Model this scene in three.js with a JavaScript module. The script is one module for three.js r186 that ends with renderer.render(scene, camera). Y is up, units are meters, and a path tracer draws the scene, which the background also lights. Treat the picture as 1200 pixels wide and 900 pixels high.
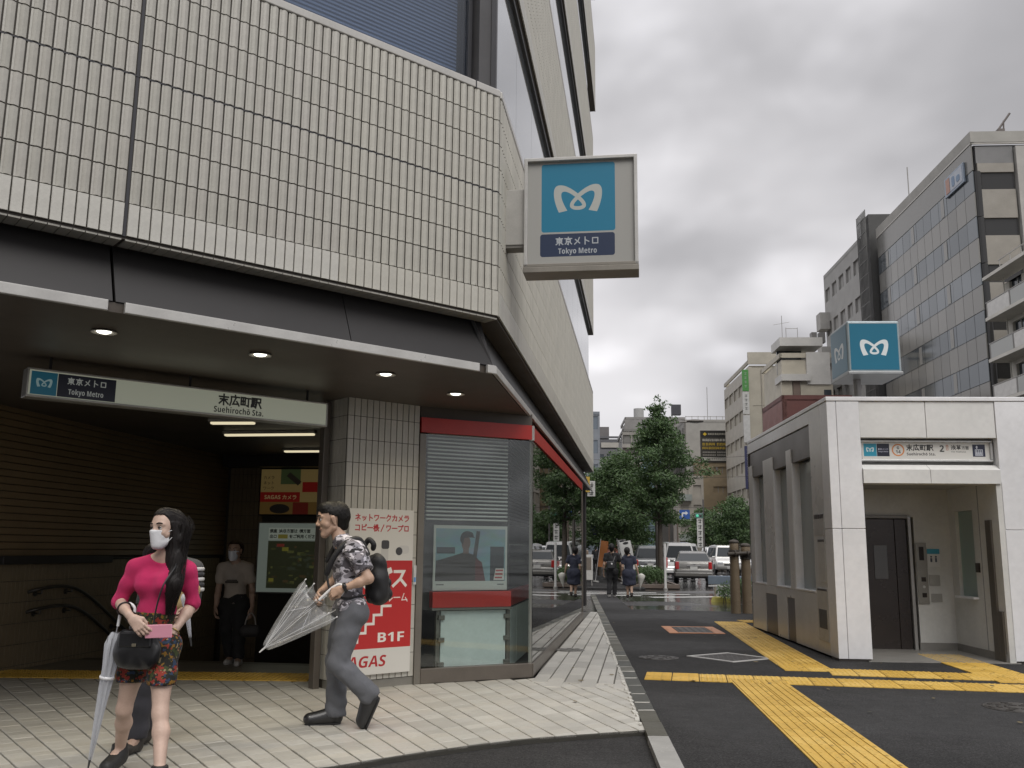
import * as THREE from 'three';
import { mergeGeometries, toCreasedNormals } from 'three/addons/utils/BufferGeometryUtils.js';
import { RoundedBoxGeometry } from 'three/addons/geometries/RoundedBoxGeometry.js';

// ---------------------------------------------------------------- camera, sky, sun, exposure
const scene = new THREE.Scene();
const camera = new THREE.PerspectiveCamera(44.866, 4 / 3, 0.05, 1500);
camera.position.set(0, 1.4, 0);
camera.rotation.set(Math.atan2(1090, 6100.3), 0, 0.009836, 'XYZ');   // tilted up, a little roll
const renderer = new THREE.WebGLRenderer({ antialias: true });
renderer.toneMapping = THREE.LinearToneMapping;
renderer.toneMappingExposure = 1.15;
renderer.shadowMap.enabled = true;

// seeded randomness
function rng(seed) { let s = seed >>> 0; return () => { s = (s + 0x6d2b79f5) >>> 0; let t = Math.imul(s ^ (s >>> 15), 1 | s); t = (t + Math.imul(t ^ (t >>> 7), 61 | t)) ^ t; return ((t ^ (t >>> 14)) >>> 0) / 4294967296; }; }
const rnd = rng(1234);
function hash3(x, y, z) { let h = Math.imul(x, 374761393) + Math.imul(y, 668265263) + Math.imul(z, 2147483647 ^ 0x5bd1e995); h = Math.imul(h ^ (h >>> 13), 1274126177); return ((h ^ (h >>> 16)) >>> 0) / 4294967296; }
function vnoise3(x, y, z) {
  const xi = Math.floor(x), yi = Math.floor(y), zi = Math.floor(z), f = (t) => t * t * (3 - 2 * t), u = f(x - xi), v = f(y - yi), w = f(z - zi);
  const L = (a, b, t) => a + (b - a) * t, h = (i, j, k) => hash3(xi + i, yi + j, zi + k);
  return L(L(L(h(0, 0, 0), h(1, 0, 0), u), L(h(0, 1, 0), h(1, 1, 0), u), v), L(L(h(0, 0, 1), h(1, 0, 1), u), L(h(0, 1, 1), h(1, 1, 1), u), v), w);
}
function fbm3(x, y, z, o = 5) { let s = 0, a = 0.5, n = 0; for (let i = 0; i < o; i++) { s += a * vnoise3(x, y, z); n += a; a *= 0.5; x = x * 2.03 + 7.1; y = y * 2.03 + 3.3; z = z * 2.03 + 1.7; } return s / n; }
const smooth = (a, b, x) => { const t = Math.min(1, Math.max(0, (x - a) / (b - a))); return t * t * (3 - 2 * t); };

// overcast sky: grey broken cloud, brighter overhead as overcast skies are
{
  const W = 1024, H = 512, data = new Float32Array(W * H * 4);
  for (let j = 0; j < H; j++) {
    const el = ((j + 0.5) / H - 0.5) * Math.PI, y = Math.sin(el);
    for (let i = 0; i < W; i++) {
      const az = ((i + 0.5) / W - 0.5) * 2 * Math.PI, x = Math.cos(az) * Math.cos(el), z = Math.sin(az) * Math.cos(el);
      const k = 1 / (Math.max(y, 0) + 0.22), px = x * k, pz = z * k;
      const w = fbm3(px * 0.9 + 3.1, pz * 0.9, 2.2, 4);
      let c = fbm3(px * 1.5 + w * 1.3 + 11, pz * 1.5 - w * 0.8 + 5, 4.4, 6);
      const big = fbm3(px * 0.55 + 9.2, pz * 0.55 + 1.3, 8.1, 3);
      const t = smooth(0.36, 0.64, c * 0.66 + big * 0.34);
      const gaps = smooth(0.54, 0.76, fbm3(px * 2.6 + 31, pz * 2.6 + w * 2.4 + 17, 6.6, 6)) * 0.27;
      const base = 0.41 + 0.34 * t + gaps + 0.10 * (1 - smooth(0.02, 0.35, y));
      const L = 0.885 * base * (1 + 1.35 * smooth(0.42, 1.0, y));
      const o = (j * W + i) * 4;
      data[o] = L * (1.0 + 0.006 * (t - 0.5)); data[o + 1] = L * 0.985; data[o + 2] = L * (1.02 + 0.012 * (0.5 - t)); data[o + 3] = 1;
    }
  }
  const t = new THREE.DataTexture(data, W, H, THREE.RGBAFormat, THREE.FloatType);
  t.mapping = THREE.EquirectangularReflectionMapping; t.magFilter = t.minFilter = THREE.LinearFilter; t.needsUpdate = true;
  scene.background = t; scene.environment = t;
}
// a veiled sun behind the cloud, high behind the camera's right shoulder: a very wide soft source
const sun = new THREE.DirectionalLight(0xfffbf5, 1.5);
sun.position.set(16, 70, 46); sun.target.position.set(0, 0, -12);
sun.castShadow = true; sun.shadow.radius = 70; sun.shadow.mapSize.set(2048, 2048);
Object.assign(sun.shadow.camera, { left: -70, right: 70, top: 70, bottom: -70, near: 1, far: 260 });
sun.name = 'sun'; scene.add(sun, sun.target);

// ---------------------------------------------------------------- naming and building helpers
const used = new Map();
function numbered(n) { const k = used.get(n) || 0; used.set(n, k + 1); return k ? n + '_' + String(k).padStart(3, '0') : n; }
function tag(o, label, category, group, kind) { if (label) o.userData.label = label; if (category) o.userData.category = category; if (group) o.userData.group = group; if (kind) o.userData.kind = kind; return o; }
function thing(name, label, category, pos = [0, 0, 0], ry = 0, group) {
  const g = new THREE.Group(); g.name = numbered(name); g.position.set(...pos); g.rotation.y = ry; scene.add(g); return tag(g, label, category, group);
}
const V = (x, y, z) => new THREE.Vector3(x, y, z);
function boxUV(g) {   // uv in metres from the face's main direction
  const p = g.attributes.position, uv = new Float32Array(p.count * 2), a = V(), b = V(), c = V();
  for (let i = 0; i < p.count; i += 3) {
    a.fromBufferAttribute(p, i); b.fromBufferAttribute(p, i + 1); c.fromBufferAttribute(p, i + 2);
    const n = b.clone().sub(a).cross(c.clone().sub(a)), ax = Math.abs(n.x), ay = Math.abs(n.y), az = Math.abs(n.z);
    [a, b, c].forEach((v, k) => { const o = (i + k) * 2; if (ay >= ax && ay >= az) { uv[o] = v.x; uv[o + 1] = v.z; } else if (ax > az) { uv[o] = v.z; uv[o + 1] = v.y; } else { uv[o] = v.x; uv[o + 1] = v.y; } });
  }
  g.setAttribute('uv', new THREE.BufferAttribute(uv, 2)); return g;
}
function flat(g) { const q = g.index ? g.toNonIndexed() : g; for (const k of Object.keys(q.attributes)) if (!['position', 'normal', 'uv'].includes(k)) q.deleteAttribute(k); q.morphAttributes = {}; return q; }
function merged(geos, keepUV = false) {
  const list = [].concat(geos).map(flat);
  for (const g of list) { if (!g.attributes.normal) g.computeVertexNormals(); if (!keepUV || !g.attributes.uv) boxUV(g); }
  return list.length === 1 ? list[0] : mergeGeometries(list);
}
function part(name, parent, geos, mat, keepUV = false) {
  const m = new THREE.Mesh(Array.isArray(geos) ? merged(geos, keepUV) : geos.userData.ready ? geos : merged([geos], keepUV), mat);
  m.name = parent === scene ? numbered(name) : name; m.castShadow = m.receiveShadow = true; parent.add(m); return m;
}
function single(name, geos, mat, label, category, group, kind, keepUV) { return tag(part(name, scene, geos, mat, keepUV), label, category, group, kind); }
function ready(g) { const q = merged([g], !!g.userData.keepUV); q.userData.ready = true; return q; }
function place(name, parent, geo, mat, x, y, z, ry = 0, rx = 0, rz = 0) { const m = new THREE.Mesh(geo, mat); m.name = parent === scene ? numbered(name) : name; m.position.set(x, y, z); m.rotation.set(rx, ry, rz); m.castShadow = m.receiveShadow = true; parent.add(m); return m; }
// geometry shorthands (x, y, z is the centre unless said otherwise)
const box = (w, h, d, x = 0, y = 0, z = 0, ry = 0) => { const g = new THREE.BoxGeometry(w, h, d); if (ry) g.rotateY(ry); return g.translate(x, y, z); };
const rbox = (w, h, d, x = 0, y = 0, z = 0, r = 0.01, seg = 2) => new RoundedBoxGeometry(w, h, d, seg, Math.min(r, w / 2.01, h / 2.01, d / 2.01)).translate(x, y, z);
const cyl = (r0, r1, h, x = 0, y = 0, z = 0, n = 16) => new THREE.CylinderGeometry(r1, r0, h, n).translate(x, y, z);   // r0 below, r1 above
function rod(a, b, r0, r1 = r0, n = 8) {
  const A = V(...a), B = V(...b), d = B.clone().sub(A), g = new THREE.CylinderGeometry(r1, r0, d.length(), n);
  g.applyQuaternion(new THREE.Quaternion().setFromUnitVectors(V(0, 1, 0), d.clone().normalize())); return g.translate(...A.add(B).multiplyScalar(0.5).toArray());
}
const tube = (pts, r, seg = 40, n = 8, closed = false) => new THREE.TubeGeometry(new THREE.CatmullRomCurve3(pts.map((p) => V(...p)), closed, 'centripetal'), seg, r, n, closed);
const ball = (r, x = 0, y = 0, z = 0, sx = 1, sy = 1, sz = 1, n = 14) => new THREE.SphereGeometry(r, n * 2, n).scale(sx, sy, sz).translate(x, y, z);
function prism(pts, y0, y1) {   // polygon in plan [x, z], from y0 up to y1
  const s = new THREE.Shape(pts.map(([x, z]) => new THREE.Vector2(x, -z)));
  return new THREE.ExtrudeGeometry(s, { depth: y1 - y0, bevelEnabled: false }).rotateX(-Math.PI / 2).translate(0, y0, 0);
}
function sheet(pts, y, holes = []) { const s = new THREE.Shape(pts.map(([x, z]) => new THREE.Vector2(x, -z))); for (const h of holes) s.holes.push(new THREE.Path(h.map(([x, z]) => new THREE.Vector2(x, -z)))); return new THREE.ShapeGeometry(s).rotateX(-Math.PI / 2).translate(0, y, 0); }
function roundRect(w, h, r) { const s = new THREE.Shape(), x = -w / 2, y = -h / 2; s.moveTo(x + r, y); s.lineTo(x + w - r, y); s.quadraticCurveTo(x + w, y, x + w, y + r); s.lineTo(x + w, y + h - r); s.quadraticCurveTo(x + w, y + h, x + w - r, y + h); s.lineTo(x + r, y + h); s.quadraticCurveTo(x, y + h, x, y + h - r); s.lineTo(x, y + r); s.quadraticCurveTo(x, y, x + r, y); return s; }
const plate = (w, h, d, r, x = 0, y = 0, z = 0) => new THREE.ExtrudeGeometry(roundRect(w, h, r), { depth: d, bevelEnabled: false, curveSegments: 6 }).translate(x, y, z);
// a plan frame: X runs along azimuth az (degrees right of straight ahead), Y up, Z out towards the street side
function frame(o, az) { const a = az * Math.PI / 180; const m = new THREE.Matrix4().makeBasis(V(Math.sin(a), 0, -Math.cos(a)), V(0, 1, 0), V(Math.cos(a), 0, Math.sin(a))); m.setPosition(...o); return m; }
const into = (m, g) => g.applyMatrix4(m);
const turn = (az) => (90 - az) * Math.PI / 180;
const at = (m, x, y, z) => V(x, y, z).applyMatrix4(m);
// things built in world coordinates: the group sits at its base, its parts are moved back by as much
function worldPart(name, root, geos, mat, keepUV) { const m = part(name, root, geos, mat, keepUV); m.position.copy(root.position).negate(); return m; }

// ---------------------------------------------------------------- procedural textures
function tnoise(seed, n) {   // tileable value noise on an n-cell lattice
  const g = new Float32Array(n * n), r = rng(seed); for (let i = 0; i < g.length; i++) g[i] = r();
  return (u, v) => { const x = ((u % 1) + 1) % 1 * n, y = ((v % 1) + 1) % 1 * n, xi = Math.floor(x), yi = Math.floor(y), f = (t) => t * t * (3 - 2 * t), a = f(x - xi), b = f(y - yi), q = (i, j) => g[((yi + j) % n) * n + ((xi + i) % n)]; return (q(0, 0) * (1 - a) + q(1, 0) * a) * (1 - b) + (q(0, 1) * (1 - a) + q(1, 1) * a) * b; };
}
function tfbm(seed, n0, o) { const L = []; for (let i = 0; i < o; i++) L.push(tnoise(seed * 31 + i, n0 << i)); return (u, v) => { let s = 0, a = 0.5, w = 0; for (const f of L) { s += a * f(u, v); w += a; a *= 0.55; } return s / w; }; }
function dataTex(size, fn, srgb, metres = 1) {   // fn(u, v) -> [r, g, b] in 0..1
  const d = new Uint8Array(size * size * 4);
  for (let j = 0; j < size; j++) for (let i = 0; i < size; i++) { const c = fn((i + 0.5) / size, (j + 0.5) / size), o = (j * size + i) * 4; for (let k = 0; k < 3; k++) d[o + k] = Math.max(0, Math.min(255, Math.round(255 * c[k]))); d[o + 3] = 255; }
  const t = new THREE.DataTexture(d, size, size, THREE.RGBAFormat); t.magFilter = THREE.LinearFilter; t.minFilter = THREE.LinearFilter; t.wrapS = t.wrapT = THREE.RepeatWrapping; if (srgb) t.colorSpace = THREE.SRGBColorSpace; t.repeat.set(1 / metres, 1 / metres); t.needsUpdate = true; return t;
}
const again = (t, metres) => { const c = t.clone(); c.repeat.set(1 / metres, 1 / metres); c.needsUpdate = true; return c; };
const grey = (v) => [v, v, v];
const N1 = tfbm(11, 4, 6), N2 = tfbm(23, 8, 5), N3 = tfbm(37, 3, 4), NF = tfbm(51, 64, 2), NS = tfbm(67, 32, 3);
const mottle = dataTex(512, (u, v) => grey(0.84 + 0.16 * (N1(u, v) * 0.75 + NF(u, v) * 0.25)), true, 1);                       // soft grain for painted and cast surfaces
const grainBump = dataTex(512, (u, v) => grey(NF(u, v) * 0.7 + N2(u, v) * 0.3), false, 1);
const roughVar = dataTex(512, (u, v) => grey(0.72 + 0.28 * N1(u, v)), false, 1);
function std(color, rough = 0.7, extra = {}) { const m = new THREE.MeshStandardMaterial({ color: new THREE.Color().setRGB(...(Array.isArray(color) ? color : [color, color, color])), roughness: rough, ...extra }); return m; }
function phys(color, rough, extra = {}) { return new THREE.MeshPhysicalMaterial({ color: new THREE.Color().setRGB(...(Array.isArray(color) ? color : [color, color, color])), roughness: rough, ...extra }); }
const worn = (color, rough, metres = 1, extra = {}) => std(color, rough, { map: again(mottle, metres), roughnessMap: again(roughVar, metres * 1.3), ...extra });
function canvasTex(w, h, draw) { const c = document.createElement('canvas'); c.width = w; c.height = h; const g = c.getContext('2d'); draw(g, w, h); const t = new THREE.CanvasTexture(c); t.colorSpace = THREE.SRGBColorSpace; t.magFilter = THREE.LinearFilter; return t; }

// ---------------------------------------------------------------- stroke lettering for Japanese signs (100-unit cell, y down)
const GLYPH = {
  東: '10,18 90,18;22,31 78,31 78,62 22,62 22,31;22,46 78,46;50,4 50,98;47,62 10,92;53,62 92,92', 京: '50,2 50,18;8,19 92,19;26,33 74,33 74,56 26,56 26,33;50,56 50,95 38,90;30,66 12,88;70,66 90,88',
  メ: '76,10 60,50 18,92;28,34 80,80', ト: '36,6 36,96;36,40 82,62', ロ: '18,18 82,18 82,86 18,86 18,18', 末: '8,26 92,26;18,48 82,48;50,4 50,98;47,50 10,88;53,50 92,88',
  広: '54,2 54,16;16,18 94,18;18,18 17,60 6,96;58,30 34,84 86,80;70,58 92,94', 町: '8,14 46,14 46,80 8,80 8,14;27,14 27,80;8,47 46,47;54,18 98,18;78,18 78,92 64,86',
  駅: '10,10 10,60 46,60 44,92 36,88;10,10 44,10;10,26 42,26;10,43 42,43;27,10 27,60;6,72 4,90;16,72 17,86;26,72 29,84;56,10 92,10 92,44 56,44;56,10 56,50 46,96;72,44 98,94',
  ネ: '48,4 56,16;16,28 80,28 50,56 14,74;50,54 50,98;64,56 88,74', ッ: '24,44 30,62;46,40 52,58;80,40 70,74 40,94', ワ: '16,42 16,18 84,18 76,60 36,94', ー: '8,50 92,50', ク: '40,6 30,30 12,52;36,22 82,22 70,60 26,96',
  カ: '10,30 84,30 78,88 62,84;46,6 42,50 12,94', ラ: '22,12 78,12;12,36 86,36 74,70 30,96', コ: '16,18 82,18 82,90;14,84 82,84', ピ: '20,10 20,84 84,84;78,30 20,46;84,4 92,8 92,16 84,20 78,14 84,4',
  機: '4,28 40,28;22,4 22,98;20,32 4,66;24,34 38,52;52,6 44,20 54,24 44,40;76,6 68,20 78,24 68,40;40,48 98,48;60,4 64,50 94,96;50,50 46,80 38,96;88,56 58,92', プ: '10,22 78,22 66,62 24,96;88,4 96,8 96,16 88,20 82,14 88,4',
  ガ: '8,32 78,32 72,88 56,84;42,8 38,50 8,94;80,6 86,20;93,2 99,16', ス: '18,16 78,16 56,56 10,94;56,56 92,92', サ: '6,32 94,32;30,8 30,62;70,6 70,58 38,96', シ: '18,12 36,24;10,38 28,50;14,90 50,78 88,26', ョ: '24,40 78,40 78,94;28,66 78,66;20,92 78,92',
  ル: '30,12 30,56 6,92;56,8 56,88 94,56', ム: '42,8 14,82 86,78;64,54 90,96', 浅: '8,12 18,20;4,40 14,48;6,94 20,62;30,24 86,20;28,44 90,40;28,66 96,60;56,4 62,60 92,96;84,64 40,96', 草: '6,16 94,16;32,4 32,28;68,4 68,28;26,36 74,36 74,64 26,64 26,36;26,50 74,50;8,78 92,78;50,64 50,98',
  方: '50,2 50,18;6,22 94,22;40,22 36,60 10,96;38,48 78,48 74,92 56,88', 面: '6,12 94,12;48,12 42,28;14,28 86,28 86,94 14,94 14,28;36,28 36,94;64,28 64,94;36,50 64,50;36,72 64,72', 出: '50,4 50,92;20,16 20,46 80,46 80,16;10,56 10,92 90,92 90,56', 口: '18,18 82,18 82,86 18,86 18,18',
  銀: '26,4 6,34;26,4 46,30;12,40 42,40;8,60 44,60;26,40 26,90;4,92 48,86;54,10 90,10 90,48 54,48;54,28 90,28;54,10 54,92 70,84;72,48 98,94;92,60 78,72', 座: '54,2 54,14;14,16 94,16;16,16 16,60 4,96;36,28 26,58;36,40 46,56;76,28 66,58;76,40 88,56;56,26 56,92;30,72 84,72;20,94 96,94', 渋: '8,12 18,22;4,40 16,48;4,94 20,64;60,4 60,54;60,28 88,28;34,26 34,54;28,54 96,54;38,64 48,78;30,94 46,72;84,62 70,76;72,70 94,94', 谷: '36,6 14,30;64,6 88,30;50,24 6,62;50,24 96,62;28,62 72,62 72,94 28,94 28,62', は: '16,8 12,50 18,92;38,28 94,28;66,8 66,80 48,92 38,80 50,70 92,90', を: '12,22 82,22;44,4 16,58 50,46 54,80;86,44 34,70 38,92 86,90', ご: '22,24 72,22;16,66 26,86 82,84;80,6 86,18;92,2 98,14', 利: '50,6 12,18;6,36 58,36;32,14 32,96;30,40 6,78;36,44 56,64;68,16 68,66;90,6 90,92 78,88', 用: '18,10 84,10 84,92 72,92;18,10 18,60 6,96;18,36 84,36;18,62 84,62;51,10 51,94', く: '70,6 26,50 72,94', だ: '10,24 58,24;34,6 12,92;48,46 86,46;44,70 50,88 90,88;80,4 86,16;92,0 98,12', さ: '12,26 88,24;44,4 74,60;76,62 40,56;22,66 28,90 76,90', い: '16,20 22,74 40,84;74,24 90,66', 横: '4,28 40,28;22,4 22,98;20,32 4,66;44,16 96,16;58,4 58,28;82,4 82,28;40,30 98,30;48,42 92,42 92,76 48,76 48,42;70,30 70,76;48,58 92,58;56,80 42,96;82,80 96,96',
};
function jtext(g, text, x, y, size, color, weight = 0.11, pitch = 1.02, vertical = false) {   // x, y = top left corner
  g.strokeStyle = color; g.lineWidth = size * weight; g.lineCap = 'square'; g.lineJoin = 'miter';
  for (const ch of text) {
    const s = GLYPH[ch];
    if (s) { g.beginPath(); for (const line of s.split(';')) line.split(' ').forEach((p, i) => { const [a, b] = p.split(',').map(Number), X = x + (a / 100) * size * 0.94 + size * 0.03, Y = y + (b / 100) * size * 0.94 + size * 0.03; if (i) g.lineTo(X, Y); else g.moveTo(X, Y); }); g.stroke(); }
    if (vertical) y += size * pitch; else x += (ch === ' ' ? 0.5 : 1) * size * pitch;
  }
  return x;
}
function atext(g, text, x, y, px, color, font = 'bold', align = 'left', width) { g.fillStyle = color; g.font = font + ' ' + px + 'px sans-serif'; g.textAlign = align; g.textBaseline = 'middle'; g.save(); g.translate(x, y); if (width) g.scale(width / g.measureText(text).width, 1); g.fillText(text, 0, 0); g.restore(); g.textAlign = 'left'; }
function ribbonM(g, x, y, w, color) {   // the looped ribbon emblem, drawn in a box of width w
  g.save(); g.translate(x, y); g.scale(w / 340, w / 340); g.fillStyle = color; g.strokeStyle = color; g.lineJoin = 'round';
  const leg = (s) => { g.save(); if (s < 0) { g.translate(340, 0); g.scale(-1, 1); } g.beginPath(); g.moveTo(40, 208); g.bezierCurveTo(4, 130, -14, 24, 36, 14); g.bezierCurveTo(80, 6, 130, 40, 184, 88); g.lineTo(162, 108); g.bezierCurveTo(120, 72, 86, 52, 66, 62); g.bezierCurveTo(40, 76, 70, 150, 98, 196); g.closePath(); g.fill(); g.restore(); };
  leg(1); leg(-1);
  g.lineWidth = 26; g.beginPath(); g.moveTo(158, 92); g.bezierCurveTo(186, 112, 214, 142, 212, 162); g.bezierCurveTo(208, 186, 132, 186, 128, 162); g.bezierCurveTo(126, 142, 154, 112, 182, 92); g.stroke(); g.restore();
}
// ================================================================ GROUND
const asphaltMap = dataTex(1024, (u, v) => { const s = NF(u * 4, v * 4), c = NS(u * 6, v * 6), p = N1(u, v); const l = 0.31 + 0.52 * (s - 0.5) + 0.5 * Math.max(0, c - 0.60) + 0.16 * (p - 0.5); return [l, l * 0.985, l * 0.985]; }, true, 2.4);
const asphaltBump = dataTex(512, (u, v) => grey(0.5 + 0.9 * (NF(u * 2, v * 2) - 0.5) + 0.3 * (NS(u * 3, v * 3) - 0.5)), false, 1.0);
const dampRough = dataTex(512, (u, v) => grey(0.66 + 0.24 * smooth(0.35, 0.65, N3(u, v)) + 0.1 * NF(u, v)), false, 6.3);
const asphalt = std(0.18, 1, { map: asphaltMap, bumpMap: asphaltBump, bumpScale: 0.007, roughnessMap: dampRough });
const wetRough = dataTex(512, (u, v) => { const p = N3(u, v) * 0.65 + N1(u, v) * 0.35; return grey(0.06 + 0.34 * smooth(0.56, 0.66, p)); }, false, 9);
const wetAsphalt = std(0.42, 1, { map: again(asphaltMap, 3), roughnessMap: wetRough, bumpMap: again(asphaltBump, 1.2), bumpScale: 0.0006 });
const roadMat = std(0.5, 1, { map: again(asphaltMap, 4), roughnessMap: again(wetRough, 17), bumpMap: again(asphaltBump, 1.2), bumpScale: 0.001 });
const kerbX = (z) => 1.09 + 0.066 * (-7.9 - z);            // left edge of the kerb line on the pavement
const KW = 0.165;

// one sheet to the horizon, open where the station stairs go down
const A8 = frame([-5.7, 0, -10.8], 7.9);                   // entrance frame: X into the building along the left wall, Z to its right
const stairHole = [[1.35, 0.02], [6.0, 0.02], [6.0, 3.7], [1.35, 3.7]].map(([s, r]) => { const p = at(A8, s, 0, r); return [p.x, p.z]; });
tag(part('ground', scene, sheet([[-900, 300], [900, 300], [900, -1300], [-900, -1300]], -0.05, [stairHole]), roadMat), null, null, null, 'structure');
// near pavement to the right of the kerb
tag(part('sidewalk', scene, prism([[kerbX(4) + KW, 4], [16, 4], [9.6, -23.0], [5.45, -22.9], [2.98, -23.5], [3.4, -31], [kerbX(-31) + KW, -31]], -0.04, 0), asphalt), null, null, null, 'structure');
// wet side street with standing water, and the pavement on its far side
tag(part('side_street', scene, sheet([[2.9, -23.52], [5.45, -22.92], [40, -21], [40, -33.8], [3.0, -33.8], [3.42, -31]], -0.045), wetAsphalt), null, null, null, 'structure');
tag(part('far_sidewalk', scene, prism([[3.05, -35.8], [5.1, -35.8], [7.4, -60], [12, -140], [9.5, -140], [3.6, -60], [2.4, -35.8]], -0.045, 0.03), asphalt), null, null, null, 'structure');
// painted crossing on the side street
{
  const t = thing('crosswalk', null, null, [0, 0, 0]); tag(t, null, null, null, 'structure');
  const paint = worn([0.74, 0.74, 0.72], 0.25, 0.9);
  const stripe = (a, b, c, d) => part('stripe', t, sheet([a, b, c, d], -0.040), paint);
  stripe([1.9, -31.3], [4.3, -31.3], [4.4, -31.85], [1.9, -31.85]); stripe([1.9, -32.5], [6.2, -32.5], [6.2, -33.0], [1.9, -33.0]);
  stripe([4.6, -30.2], [6.9, -31.0], [6.7, -31.6], [4.4, -30.8]); stripe([1.9, -33.6], [5.2, -33.6], [5.2, -34.1], [1.9, -34.1]);
}
// patched driveway in front of the forecourt
tag(part('driveway', scene, sheet([[-6, 0], [1.3, 0], [1.16, -6.5], [1.12, -7.86], [0.2, -7.6], [-1.2, -6.6], [-4.6, -4.3]], -0.045), std(0.2, 1, { map: again(asphaltMap, 2.1), bumpMap: asphaltBump, bumpScale: 0.007, roughnessMap: again(dampRough, 2.7) })), null, null, null, 'structure');
// lane lines on the avenue
{
  const t = thing('lane_marking', null, null, [0, 0, 0]); tag(t, null, null, null, 'structure');
  const paint = std(0.55, 0.5);
  for (let k = 0; k < 9; k++) { const z = -44 - k * 11, x = 12.2 - z * 0.062 - 2.7; part('dash', t, sheet([[x, z], [x + 0.15, z], [x + 0.45, z - 5], [x + 0.3, z - 5]], -0.044), paint); }
  part('edge_line', t, sheet([[8.2, -50], [8.35, -50], [16.3, -180], [16.1, -180]], -0.044), paint);
}

// ---- kerb of granite and mortar blocks
{
  const t = thing('kerb', null, null, [kerbX(-7.9), 0, -7.9]); tag(t, null, null, null, 'structure');
  const mats = [worn([0.070, 0.066, 0.044], 0.55, 0.7, { bumpMap: grainBump, bumpScale: 0.004 }), worn([0.036, 0.037, 0.024], 0.50, 0.6, { bumpMap: grainBump, bumpScale: 0.004 }), worn([0.10, 0.097, 0.074], 0.55, 0.5, { bumpMap: grainBump, bumpScale: 0.004 })];
  const light = worn([0.40, 0.39, 0.36], 0.3, 0.6), mortar = worn([0.62, 0.61, 0.56], 0.7, 0.3);
  let z = -5.2; const r = rng(8);
  while (z > -30.5) {
    const L = z > -7.5 ? 1.15 : 0.42 + r() * 0.3, z1 = z - L, g = 0.008, j = (r() - 0.5) * 0.008;
    const geo = prism([[kerbX(z - g) + 0.004, z - g], [kerbX(z - g) + KW - 0.004 + j, z - g], [kerbX(z1 + g) + KW - 0.004, z1 + g], [kerbX(z1 + g) + 0.004 + j, z1 + g]], -0.06, 0.006 + r() * 0.006);
    worldPart('kerb_stone', t, geo, z > -7.5 ? light : mats[Math.floor(r() * 3)]);
    if (z < -7.5) worldPart('joint', t, prism([[kerbX(z1) + 0.01, z1 + 2.2 * g * r() + g], [kerbX(z1) + KW - 0.03 * r(), z1 + g + 2 * g * r()], [kerbX(z1) + KW - 0.01, z1 - g - 2 * g * r()], [kerbX(z1) + 0.02 * r(), z1 - g]], -0.05, 0.010), mortar);
    z = z1;
  }
  // crumbling mortar between kerb and paving
  const cr = []; for (let q = -8.0; q > -21; q -= 0.1 + r() * 0.22) { const w = 0.012 + r() * 0.03, l = 0.04 + r() * 0.12; cr.push(box(w, 0.012, l, kerbX(q) - 0.018 + (r() - 0.5) * 0.02, 0.004 + r() * 0.006, q, (r() - 0.5) * 0.3)); }
  tag(worldPart('mortar_crumbs', t, cr, mortar), null, null, null, 'stuff');
}

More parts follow.
